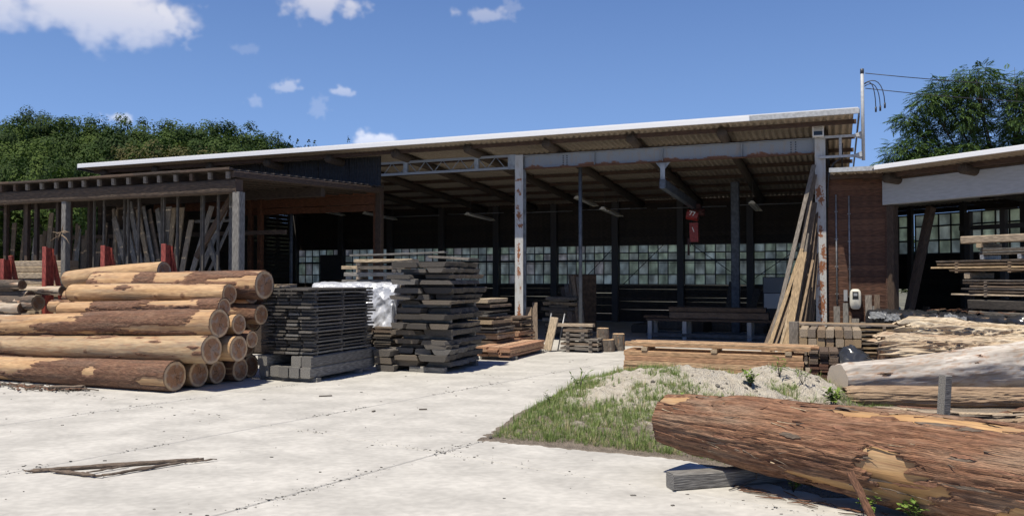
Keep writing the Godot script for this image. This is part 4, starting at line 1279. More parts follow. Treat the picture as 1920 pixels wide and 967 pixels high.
func build_right_logs() -> void:
	# the big cedar log in front
	var a := Vector3(1.18, 0.405, -6.25)
	var e := Vector3(2.99, 0.315, -4.70)
	var b := a + (e - a) * 1.5
	var spots := [[0.10, 0.38, 0.16, 0.30, -0.7], [1.42, 0.30, 0.22, 0.22, -0.5], [1.85, 0.30, 0.22, 0.24, -0.5], [2.15, 0.20, 0.25, 0.2, -0.5], [1.64, 1.45, 0.20, 0.26, -0.8], [1.82, 1.85, 0.22, 0.24, -0.7], [2.15, 1.5, 0.16, 0.35, 0.5], [1.40, 2.35, 0.40, 0.16, -0.3], [1.22, 0.55, 0.14, 0.22, 0.6], [0.75, 1.2, 0.55, 0.9, 0.7], [2.9, 1.4, 0.5, 0.8, 0.6], [2.45, 2.15, 0.2, 0.25, -0.4], [1.3, 1.2, 0.25, 0.6, 0.6], [2.4, 0.8, 0.3, 0.35, 0.6]]
	var log_ := make_log("cedar_log", "big reddish cedar log with shaggy bark lying in the foreground", "log", "", a, b, 0.255, 0.345, 61, {"profile": [[0.0, 0.178], [0.30, 0.215], [0.78, 0.257], [1.95, 0.303], [3.6, 0.345]], "nu": 180, "nv": 340, "bark": 0.62, "thick": 0.014, "ridge": 0.0085, "spots": spots, "lumpy": 0.05, "bark_a": Color(0.20, 0.09, 0.05), "bark_b": Color(0.46, 0.25, 0.148), "bark_grey": Color(0.40, 0.29, 0.205), "greying": 0.7, "bare_a": Color(0.42, 0.235, 0.095), "bare_b": Color(0.56, 0.355, 0.165), "grime": 0.75})
	var axis_y := func(_x: float) -> float:
		return 0.255
	# shreds of bark that stand off it
	var r2 := RandomNumberGenerator.new()
	r2.seed = 9
	for i in 90:
		var x := r2.randf_range(0.05, 2.6)
		var ang := r2.randf_range(-0.5, 2.3)
		var r := (lerpf(0.178, 0.257, x / 0.78) if x < 0.78 else lerpf(0.257, 0.31, (x - 0.78) / 1.5)) + 0.004
		var l := r2.randf_range(0.05, 0.2)
		var path := PackedVector3Array()
		var radii := PackedFloat32Array()
		var lift := r2.randf_range(0.006, 0.035)
		var skew := r2.randf_range(-0.13, 0.13)
		for k in 4:
			var f := k / 3.0
			var aa := ang + skew * f
			var rr := r + lift * f * f
			path.append(Vector3(x + l * f, 0.255 + cos(aa) * rr, sin(aa) * rr))
			radii.append(lerpf(0.0045, 0.001, f) * r2.randf_range(0.7, 1.6))
		var st := begin(false)
		tube(st, path, radii, 5)
		part(log_, "bark_shred", done(st), [M.loose_bark, M.grey_bark_strip, M.loose_bark, M.pale_chip][i % 4])
	# loose plates of bark lying along it
	for i in 46:
		var x := r2.randf_range(0.15, 2.7)
		var ang := r2.randf_range(-0.3, 2.1)
		var r := (lerpf(0.178, 0.257, x / 0.78) if x < 0.78 else lerpf(0.257, 0.31, (x - 0.78) / 1.5)) + 0.006
		var l := r2.randf_range(0.10, 0.34)
		var w := r2.randf_range(0.012, 0.035) / r
		var lift := r2.randf_range(0.0, 0.018)
		var twist := r2.randf_range(-0.10, 0.10)
		var sheet := func(u: int, v: int) -> Vector3:
			var f := v / 8.0
			var taper := sin(PI * clampf(f * 0.9 + 0.08, 0.0, 1.0))
			var aa := ang + (u / 3.0 - 0.5) * w * taper + twist * f + 0.03 * wobble.get_noise_2d(f * 4.0, i * 3.0)
			var rr := r + 0.006 * taper + lift * f * f
			return Vector3(x + l * f, axis_y.call(x + l * f) + cos(aa) * rr, sin(aa) * rr)
		part(log_, "bark_plate", grid_mesh(3, 8, sheet), [M.loose_bark, M.grey_bark_strip, M.red_bark][i % 3])
	# the trunks behind it
	make_log("white_log", "smooth silvery white barkless log, second from the front on the right", "log", "old trunks on the right", Vector3(3.90, 0.27, -9.65), Vector3(7.6, 0.36, -10.9), 0.215, 0.33, 71, {"nu": 90, "nv": 130, "bark": -0.88, "lumpy": 0.13, "thick": 0.012, "ridge": 0.006, "bare_a": Color(0.50, 0.445, 0.385), "bare_b": Color(0.66, 0.62, 0.565), "bark_a": Color(0.10, 0.066, 0.046), "bark_b": Color(0.19, 0.125, 0.085), "greying": 0.3, "grime": 0.45, "heart": -1.0, "end_tone": 1.0, "end_tint": Color(0.52, 0.465, 0.40), "profile": [[0.0, 0.185], [0.10, 0.208], [3.7, 0.33]]})
	decayed_log("peeled_log", "brownish peeled log lying on the ground just under the silvery white log", Vector3(3.84, 0.125, -9.30), Vector3(7.0, 0.12, -9.15), 0.122, 0.118, 72, {"deep": 0.014, "fine": 0.006, "light": Color(0.27, 0.18, 0.115), "pale": Color(0.44, 0.32, 0.21), "stain": 0.6, "jag": 0.06})
	decayed_log("split_trunk", "cream coloured splintered old trunk lying right behind the silvery white log", Vector3(5.38, 0.36, -11.75), Vector3(9.3, 0.31, -11.2), 0.335, 0.29, 73, {"nu": 150, "nv": 170, "deep": 0.06, "fine": 0.024, "light": Color(0.50, 0.38, 0.255), "pale": Color(0.66, 0.57, 0.44), "jag": 0.35, "stain": 0.45, "dark": Color(0.34, 0.21, 0.13)})
	decayed_log("split_trunk", "rearmost and highest of the cream coloured splintered old trunks", Vector3(6.38, 0.44, -13.05), Vector3(9.9, 0.34, -12.2), 0.41, 0.31, 74, {"nu": 150, "nv": 170, "deep": 0.08, "fine": 0.03, "light": Color(0.56, 0.44, 0.295), "pale": Color(0.70, 0.62, 0.49), "jag": 0.4, "stain": 0.35, "dark": Color(0.36, 0.23, 0.14)})
	lone("marker_stake", "grey squared stake standing upright between the cedar log and the white log", "stake", box(Vector3(0.10, 0.52, 0.075), 0.006), M.grey_timber1, Transform3D(Basis(Vector3.BACK, -0.07) * Basis(Vector3.UP, 0.5), Vector3(4.30, 0.0, -8.05)))
	lone("timber_sleeper", "grey squared timber lying on the concrete in front of the cedar log", "timber", board(0.92, 0.12, 0.12, 0, 0.002), M.grey_timber0, turned(Vector3(1.56, 0.0, -5.84), 0.28))


# ---------------------------------------------------------------- stacks of sawn timber

func plank(called: String, label: String, group: String, category: String, mesh: Mesh, m: Material, t: float, y: float, n: float, across: bool, yaw := 0.0, tilt := 0.0) -> MeshInstance3D:
	# ACROSS: its length runs into the shed (n); otherwise along the front (t)
	var b := Basis(Vector3.UP, FRONT_TURN + (PI / 2 if across else 0.0) + yaw) * Basis(Vector3.BACK, tilt)
	return lone(called, label, category, mesh, m, Transform3D(b, S(t, y, n)), group)


func jitter(k: float) -> float:
	return rng.randf_range(-k, k)


func build_yard_stacks() -> void:
	# ---- 1: thin dark boards with spacers, on grey squared timbers, beside the log pile
	var g := "boards of the spaced stack beside the log pile"
	for i in 2:
		plank("bearer", ["near", "far"][i] + " ground bearer under the grey squared timbers beside the log pile", "bearers of the spaced stack", "bearer", board(1.0, 0.06, 0.10), M.grey_timber0, -0.56, 0, -7.75 + i * 1.1, false)
	for i in 5:
		plank("squared_timber", "grey squared timber, %s in the lower row under the spaced stack" % rank(i, 5, "left", "right"), "squared timbers of the spaced stack", "timber", board(1.72, 0.152, 0.165), M["grey_timber" + str(i % 3)], -0.93 + i * 0.185, 0.06, -7.03 + jitter(0.03), true)
	for i in [0, 3, 4]:
		plank("squared_timber", "grey squared timber, %s in the upper row under the spaced stack" % ["left", "", "", "middle", "right"][i], "squared timbers of the spaced stack", "timber", board(1.72, 0.155, 0.165), M["grey_timber" + str((i + 1) % 3)], -0.93 + i * 0.185, 0.213, -7.03 + jitter(0.03), true)
	var layers := 19
	for k in layers:
		var y := 0.395 + k * 0.0505
		var from_top := layers - 1 - k
		for i in 3:
			plank("spacer_stick", "%s spacer stick under the board layer %s of the spaced stack" % [["near", "middle", "far"][i], rank(from_top, layers)], "spacers of the spaced stack", "batten", board(0.86, 0.022, 0.03), M["dark_board" + str(k % 4)], -0.55 + jitter(0.02), y - 0.023, -7.72 + i * 0.66 + jitter(0.02), false)
		for i in 4:
			var l := 1.62 + jitter(0.10)
			var m := rng.randi() % 4 if i == 3 else rng.randi() % 3
			var tone: Material = M["dark_board" + str(m)] if rng.randf() > 0.13 else M["grey_timber" + str(m % 3)]
			plank("stacked_board", "dark board, %s and %s, in the spaced stack beside the logs" % [rank(from_top, layers), rank(i, 4, "left", "right")], g, "board", board(snappedf(l, 0.06), 0.027, snappedf(0.20 + jitter(0.02), 0.02), (k + i) % 3, 0.007), tone, -0.90 + i * 0.225 + jitter(0.012), y, -7.03 + jitter(0.05), true, jitter(0.015))
	for i in 2:
		plank("offcut", "pale %s offcut lying on the left top edge of the spaced stack" % ["upper", "lower"][i], "pale offcuts", "offcut", board(0.5, 0.022, 0.12, i, 0.01), M["pale_board" + str(i)], -0.92 + i * 0.02, 1.345 - i * 0.0 + (0.024 if i == 0 else 0.0), -7.45, true, 0.15 * i)
	# ---- 2: thick dark waney slabs
	g = "slabs of the tall dark slab stack"
	plank("bearer", "grey bearer with a round end on the ground under the tall slab stack", "bearers of the slab stack", "bearer", board(0.62, 0.085, 0.10), M.grey_timber1, 0.83, 0, -6.12, false)
	plank("bearer", "rear ground bearer under the tall slab stack", "bearers of the slab stack", "bearer", board(0.72, 0.085, 0.10), M.grey_timber2, 0.80, 0, -4.98, false)
	var gaps := [0.0, 0.003, 0.004, 0.0, 0.004, 0.075, 0.01, 0.055, 0.006, 0.06, 0.012, 0.02, 0.05, 0.006, 0.03, 0.012]
	var y := 0.085
	var count_l := gaps.size()
	for k in count_l:
		y += gaps[k]
		var h := rng.randf_range(0.058, 0.098)
		if y + h > 1.77:
			h = 0.06
		var from_top := count_l - 1 - k
		if gaps[k] > 0.011:
			for i in 2:
				plank("bearer", "%s bearer under the slab layer %s of the tall dark stack" % [["near", "far"][i], rank(from_top, count_l)], "bearers of the slab stack", "bearer", board(0.86, gaps[k] - 0.001, 0.06), M["grey_timber" + str(k % 3)] if k in [5, 7, 9] else M["slab" + str(k % 5)], 0.74 + jitter(0.03), y - gaps[k] + 0.0005, -5.98 + i * 0.95 + jitter(0.05), false)
		var count := 3 if k % 4 == 2 else 2
		for i in count:
			var hi := h * (1.0 if i == k % count else rng.randf_range(0.72, 1.0))
			var w := 0.96 / count * rng.randf_range(0.82, 1.1)
			var l := 1.34 + rng.randf_range(-0.22, 0.14)
			plank("waney_slab", "thick dark waney slab, %s in layer %s, in the tall slab stack" % [["left", "right" if count == 2 else "middle", "right"][i], rank(from_top, count_l)], g, "slab", board(snappedf(l, 0.02), hi, snappedf(w, 0.02), k * 3 + i, rng.randf_range(0.025, 0.06), 12), M["slab" + str(rng.randi() % 5)], 0.72 + (i - (count - 1) / 2.0) * 1.0 / count + jitter(0.04), y, -5.52 + jitter(0.10), true, jitter(0.055))
		y += h
	for i in 3:
		plank("waney_slab", "short dark slab, %s of three lying low left of the slab stack" % rank(i, 3), "short slabs by the slab stack", "slab", board(0.9, 0.10, 0.34, i, 0.035, 8), M["slab" + str([1, 3, 1][i])], 0.10 + i * 0.01, 0.235 - i * 0.115, -5.85, true, jitter(0.05))
	plank("long_board", "long thin grey board laid across the very top of the slab stack", "", "board", board(1.95, 0.03, 0.16, 1, 0.004), M.grey_timber2, -0.6, 1.905, -4.6, false, 0.02, 0.02)
	plank("waney_slab", "crooked slab end lying loose on top of the slab stack, right", "", "slab", board(0.9, 0.04, 0.26, 3, 0.03, 8), M.slab1, 0.85, 1.795, -5.3, false, -0.25, -0.06)
	# ---- 3: pale boards on a dark base, behind the tarpaulin
	for k in 5:
		plank("base_timber", "shaded thick timber, %s, under the pale boards behind the tarpaulin" % rank(4 - k, 5), "base timbers behind the tarpaulin", "timber", board(1.5, 0.26, 0.5, k, 0.01), M["slab" + str(k)], -1.15, 0.02 + k * 0.272, -4.15, false, jitter(0.02))
	for d in [[-1.22, 1.39, 1.35, 0.055, "grey_timber2", "grey wide board, lowest of the bright boards sticking out above the tarpaulin"], [-1.20, 1.51, 1.28, 0.075, "grey_timber1", "weathered grey board just above the lowest one over the tarpaulin"], [-1.22, 1.645, 1.36, 0.065, "pale_board0", "tan board in the middle of the boards above the tarpaulin"], [-1.00, 1.77, 1.25, 0.06, "pale_board2", "pale cream board, highest thick one above the tarpaulin"]]:
		plank("bright_board", d[5], "bright boards above the tarpaulin", "board", board(d[2], d[3], 0.26, 1, 0.004), M[d[4]], d[0], d[1], -4.35, false, jitter(0.02))
	for k in 3:
		plank("spacer_block", "%s spacer block between the bright boards above the tarpaulin" % ["lowest", "middle", "upper"][k], "spacers above the tarpaulin", "block", board(0.30, 0.05, 0.08), M.pale_board1, -1.52, [1.453, 1.588, 1.712][k], -4.35, true)
		plank("spacer_block", "%s right-hand spacer block between the bright boards above the tarpaulin" % ["lowest", "middle", "upper"][k], "spacers above the tarpaulin", "block", board(0.30, 0.05, 0.08), M.pale_board1, -0.75, [1.453, 1.588, 1.712][k], -4.35, true)
	# ---- 4: boards under the tarpaulin, and the tarpaulin
	g = "brown boards under the tarpaulin"
	for k in 15:
		for i in 2:
			plank("brown_board", "brown board, %s in the %s pile under the silver tarpaulin" % [rank(14 - k, 15), ["left", "right"][i]], g, "board", board(1.05, 0.03, 0.34, k % 4, 0.006), M[(["brown_board", "brown_board", "slab", "tan_board"][(k * 3 + i) % 4] if k > 10 else "slab") + str((k + i) % 4)], -0.72 + i * 0.40 + jitter(0.02), 0.15 + k * 0.034, -5.05 + jitter(0.04), true, jitter(0.03))
	for i in 2:
		plank("bearer", "%s bearer under the brown boards below the tarpaulin" % ["near", "far"][i], "bearers below the tarpaulin", "bearer", board(1.0, 0.14, 0.1), M.slab1, -0.55, 0.0, -5.45 + i * 0.8, false)
	for k in 4:
		plank("base_timber", "shaded thick timber, %s, wrapped by the silver tarpaulin" % rank(3 - k, 4), "timbers inside the tarpaulin", "timber", board(1.70, 0.172, 0.62, k, 0.01), M["slab" + str(k)], -1.02, 0.668 + k * 0.174, -4.95, false)
	tarpaulin()
	# ---- 5: mixed boards behind the slab stack
	var yy := 0.10
	for k in 15:
		var h := [0.03, 0.045, 0.03, 0.05, 0.075][k % 5] as float
		var names_ := ["tan_board", "brown_board", "grey_timber", "pale_board", "slab"]
		plank("mixed_board", "short board, %s in the narrow mixed pile right behind the slab stack" % rank(14 - k, 15), "boards of the mixed pile", "board", board(0.9, h, 0.52 if k < 11 else 0.36, k % 3, 0.01), M[names_[(k * 7) % 5] + str(k % 3)], 0.62 + jitter(0.05), yy, -3.1 + jitter(0.06), true, jitter(0.08))
		yy += h + (0.03 if k % 3 == 0 else 0.006) + (0.03 if k > 10 else 0.0)
	for i in 2:
		plank("bearer", "%s bearer under the narrow mixed pile" % ["near", "far"][i], "bearers of the mixed pile", "bearer", board(0.6, 0.1, 0.1), M.slab0, 0.62, 0.0, -3.4 + i * 0.6, false)
	for k in 9:
		plank("reddish_board", "reddish board, %s in the small pile left of the left steel column" % rank(8 - k, 9), "reddish boards by the left column", "board", board(0.8, 0.04 if k % 3 else 0.06, 0.42, k % 3, 0.008), M["pink_board" + str(k % 3)] if k < 5 else M["brown_board" + str(k % 3)], 0.68 + jitter(0.05), 0.10 + k * 0.068, -1.9 + jitter(0.05), true, jitter(0.1))
	for i in 2:
		plank("bearer", "%s bearer under the small reddish pile" % ["near", "far"][i], "bearers of the reddish pile", "bearer", board(0.5, 0.1, 0.1), M.brown_board0, 0.68, 0.0, -2.15 + i * 0.5, false)
	# ---- 6: fresh pink planks in the sun before the left column
	g = "fresh pink planks before the left column"
	for i in 2:
		plank("bearer", "%s bearer under the fresh pink planks" % ["near", "far"][i], "bearers of the pink planks", "bearer", board(0.72, 0.06, 0.08), M.grey_timber1, 1.08, 0.0, -3.85 + i * 1.4, false)
	for k in 4:
		for i in 3:
			plank("pink_plank", "fresh pink plank, %s layer and %s, in the low sunlit pile before the column" % [["bottom", "second", "third", "top"][k], ["left", "middle", "right"][i]], g, "plank", board(1.85, 0.042, 0.205, (k + i) % 3, 0.002), M["pink_board" + str((k * 2 + i) % 3)], 0.86 + i * 0.215 + jitter(0.02), 0.062 + k * 0.0445, -3.13 + jitter(0.08), true, jitter(0.012))
	plank("pink_plank", "thick pinkish plank lying behind the low sunlit pile", "", "plank", board(1.2, 0.09, 0.3, 1, 0.003), M.pink_board1, 0.62, 0.24, -2.35, true, 0.05)
	plank("pink_plank", "thick pinkish plank under its twin behind the low sunlit pile", "", "plank", board(1.2, 0.24, 0.34, 1, 0.003), M.brown_board1, 0.60, 0.0, -2.35, true, 0.02)
	# ---- 7: fresh long beams on the right of the yard
	g = "fresh long beams"
	for i in 3:
		plank("bearer", "%s of three dark bearers under the fresh long beams" % rank(i, 3, "left", "right"), "bearers of the long beams", "bearer", board(0.95, 0.055, 0.12), M.grey_timber2, 3.86 + i * 1.2, 0.0, -4.82, true)
	for k in 4:
		for i in 4:
			plank("fresh_beam", "fresh long beam, %s and %s row, in the long sunlit stack" % [rank(3 - k, 4), ["front", "second", "third", "rear"][i]], g, "beam", board(2.62, 0.075, 0.16, (k * 2 + i) % 3, 0.0015), M["fresh_beam" + str((k + i * 2) % 3)], 5.05 + jitter(0.012), 0.057 + k * 0.0768, -5.07 + i * 0.166 + jitter(0.004), false, jitter(0.002))
	for i in 3:
		plank("spacer_block", "%s of three light blocks between the long beams and the battens above" % rank(i, 3, "left", "right"), "blocks on the long beams", "block", board(0.62, 0.055, 0.09), M.pale_board0, 4.06 + i * 1.05, 0.366, -4.85, true)
	for k in 2:
		for i in 4:
			plank("long_batten", "thin fresh batten, %s layer and %s, on top of the long beams" % [["lower", "upper"][k], ["front", "second", "third", "rear"][i]], "battens on the long beams", "batten", board(2.72, 0.034, 0.085, i % 3, 0.001), M["fresh_beam" + str((i + k) % 3)], 5.16 + jitter(0.06), 0.423 + k * 0.036, -5.05 + i * 0.12 + jitter(0.01), false, jitter(0.006))
	# dark brown board ends to their right
	for k in 11:
		for i in 3:
			plank("brown_board", "dark brown board, %s and %s, right of the long beams' end" % [rank(10 - k, 11), ["left", "middle", "right"][i]], "dark brown boards right of the long beams", "board", board(0.85, 0.033, 0.125, k % 3, 0.003), M["siding" + str((k + i) % 3)] if k < 6 else M["brown_board" + str((k + i) % 3)], 6.50 + i * 0.135 + jitter(0.012), 0.03 + k * 0.0375, -4.62 + jitter(0.07), true, jitter(0.02))
	# ---- 8: squared short timbers with ends to the camera
	for k in 4:
		for i in 7:
			plank("short_timber", "short timber, %s row and %s, in the sawn-end block" % [rank(3 - k, 4), rank(i, 7, "left", "right")], "short squared timbers", "timber", board(1.0, 0.132, 0.125, (k + i) % 3, 0.004), M["tan_board" + str((k * 3 + i * 2) % 4)] if (k + i) % 3 else M.pale_board1, 6.30 + i * 0.137 + jitter(0.005), 0.06 + k * 0.147, -2.72 + jitter(0.045), true, jitter(0.02))
	for i in 2:
		plank("bearer", "%s bearer under the block of short squared timbers" % ["near", "far"][i], "bearers of the short timbers", "bearer", board(1.05, 0.058, 0.1), M.grey_timber2, 6.7, 0.0, -3.0 + i * 0.6, false)
	for k in 8:
		for i in 2:
			plank("layered_plank", "tan plank, %s and %s, in the layered pile before the red-brown siding" % [rank(7 - k, 8), ["front", "rear"][i]], "planks before the siding", "plank", board(1.72, 0.028, 0.28, (k + i) % 3, 0.004), M["tan_board" + str((k + i) % 4)], 6.93 + jitter(0.03), 0.10 + k * 0.078, -2.02 + i * 0.3, false, jitter(0.01))
		for i in 3:
			plank("spacer_stick", "%s spacer stick under the tan plank layer %s before the siding" % [["left", "middle", "right"][i], rank(7 - k, 8)], "spacers before the siding", "batten", board(0.62, 0.046, 0.05), M.tan_board3, 6.25 + i * 0.66, 0.053 + k * 0.078, -1.87, true)
	for i in 3:
		plank("bearer", "%s bearer under the layered tan planks" % rank(i, 3, "left", "right"), "bearers of the layered planks", "bearer", board(0.62, 0.05, 0.08), M.slab0, 6.25 + i * 0.66, 0.0, -1.87, true)
	lone("short_post", "greyish brown block standing on end left of the short squared timbers", "block", board(0.72, 0.16, 0.24, 0, 0.002), M.brown_board3, Transform3D(Basis(Vector3.UP, FRONT_TURN) * Basis(Vector3.BACK, PI / 2), S(6.20, 0.36, -2.55)))
	# ---- 9: the big sorted stack in the right-hand building
	side_stack()
	# ---- pale beams at the far left
	for k in 14:
		plank("pale_beam", "pale sawn beam, %s in the stack at the left edge under the lean-to" % rank(13 - k, 14), "pale beams at the left edge", "beam", board(1.9, 0.128, 0.3, k % 3, 0.006), M["pale_board" + str(k % 3)], -9.38 + jitter(0.05), 0.02 + k * 0.131, -4.92 + jitter(0.02), false)
	# small trestle, its splintered board, and the little pile before the shed
	for k in 5:
		var w := 0.78 if k < 3 else 0.52
		for i in 2:
			plank("short_plank", "short weathered plank, %s and %s, in the small spaced pile by the stumps" % [rank(4 - k, 5), ["front", "rear"][i]], "short planks by the stumps", "plank", board(w, 0.05, 0.16, (k + i) % 3, 0.008), M["brown_board" + str([3, 1, 3][(k + i) % 3])], 2.06 + (0.0 if k < 3 else -0.08), 0.05 + k * 0.088, -2.0 + i * 0.2, false, jitter(0.03))
		for i in 2:
			plank("spacer_stick", "%s spacer under the short planks, layer %s, by the stumps" % [["left", "right"][i], rank(4 - k, 5)], "spacers by the stumps", "batten", board(0.4, 0.036 if k else 0.05, 0.07), M.brown_board3, 2.06 + (i - 0.5) * w * 0.6 - (0.0 if k < 3 else 0.08), 0.0 if k == 0 else 0.013 + k * 0.088, -1.9, true)
	plank("splintered_board", "pale board with a splintered right end on the small trestle", "", "board", board(0.80, 0.06, 0.16, 1, 0.012, 10), M.pale_board1, 1.93, 0.505, -1.95, false, 0.0, 0.01)
	lean_board("cream board leaning against the left end of the small trestle", "", S(1.42, 0.02, -2.12), S(1.52, 0.68, -1.95), 0.20, M.pale_board2, Vector3(-0.7, 0.35, 0.75), 0.035, 0)
	for i in 2:
		lone("steel_tube", ["left", "right"][i] + " of two thin steel tubes leaning beside the cream board on the trestle", "tube", rod(0.78, 0.014, 8), M.galvanised, aimed(S(1.30 + i * 0.27, 0.0, -1.95), S(1.37 + i * 0.29, 0.77, -1.75), Vector3.RIGHT), "steel tubes by the trestle")
	lean_board("brown offcut leaning on the right side of the left column's foot", "", S(0.25, 0.0, -0.20), S(0.14, 0.78, 0.16), 0.14, M.tan_board1, Vector3(0, 0, 1), 0.03, 0)
	lean_board("darker offcut behind the one leaning at the left column's foot", "", S(0.38, 0.0, -0.05), S(0.24, 0.9, 0.3), 0.12, M.brown_board1, Vector3(0, 0, 1), 0.03, 1)
	# stumps
	stump("wide barrel-like stump section lying lowest by the small trestle", S(2.50, 0, -1.62), 0.165, 0.24, 3)
	stump("upright log section standing on the wide stump", S(2.42, 0.243, -1.62), 0.125, 0.22, 4)
	stump("grey stump half hidden behind the wide stump, on its right", S(2.68, 0, -1.35), 0.13, 0.34, 5)


func stump(label: String, at: Vector3, r: float, h: float, seed_: int) -> void:
	var s := make_log("stump", label, "stump", "stumps by the trestle", at, at + Vector3(0.0001, h, 0), r, r * 0.97, 80 + seed_, {"bark": 0.5, "nu": 32, "nv": 10, "bark_a": Color(0.22, 0.18, 0.14), "bark_b": Color(0.36, 0.31, 0.26), "end_tone": 1.15, "heart": 0.3})
	s.transform = Transform3D(Basis(Vector3.UP, Vector3(-1, 0, 0), Vector3(0, 0, 1)), at + Vector3(r, 0, 0))


func tarpaulin() -> void:
	# a crumpled silver sheet over the timbers: back, top, front fall, and a fall over the right end
	var t0 := -1.95
	var t1 := -0.06
	var prof := [Vector2(-4.55, 1.15), Vector2(-4.56, 1.36), Vector2(-4.66, 1.385), Vector2(-5.0, 1.40), Vector2(-5.28, 1.375), Vector2(-5.36, 1.30), Vector2(-5.42, 1.0), Vector2(-5.50, 0.66)]
	var nv := 130
	var nu := 150
	var crease := func(p: float, q: float, z: float) -> float:
		# sharp-edged folds, running askew
		return 0.5 - absf(wobble.get_noise_3d(p * 0.9 + q * 1.3, q * 0.8 - p * 1.1, z)) * 1.9
	var f := func(i: int, j: int) -> Vector3:
		var a := 1.0 - float(i) / nu
		var b := float(j) / nv * (prof.size() - 1)
		var k := mini(int(b), prof.size() - 2)
		var p: Vector2 = prof[k].lerp(prof[k + 1], b - k)
		var t := lerpf(t0, t1, a)
		var y := p.y
		var n := p.x
		var low := smoothstep(3.8, 6.0, b)
		var run := b * 0.35
		var fold: float = crease.call(t * 1.5, run * 1.0, 3.0)
		var small: float = crease.call(t * 3.2 + run * 1.2, run * 2.4, 9.0)
		var tiny: float = crease.call(t * 12.0, run * 12.0 + t * 4.0, 15.0)
		var out := 0.055 * fold + 0.010 * small + 0.002 * tiny
		n -= low * out * 1.1 + low * 0.03 * sin(a * 17.0 + 2.0 * sin(a * 5.0))
		y += (1.0 - low) * out * 0.5 - 0.06 * smoothstep(6.0, 7.0, b) * absf(sin(a * 8.0))
		if a > 0.92:
			var e: float = (a - 0.92) / 0.08
			t = lerpf(t0, t1, 0.92) + e * 0.05
			y -= e * e * 0.30
		return S(t, maxf(y, 0.60), n)
	var cover := thing("silver_tarpaulin", "crumpled silver tarpaulin draped over timbers between the two dark stacks", "tarpaulin", S(-1.0, 0.0, -5.0))
	var shift := Transform3D(Basis.IDENTITY, -S(-1.0, 0.0, -5.0))
	part(cover, "sheet", grid_mesh(nu, nv, f), M.silver_tarp, shift)


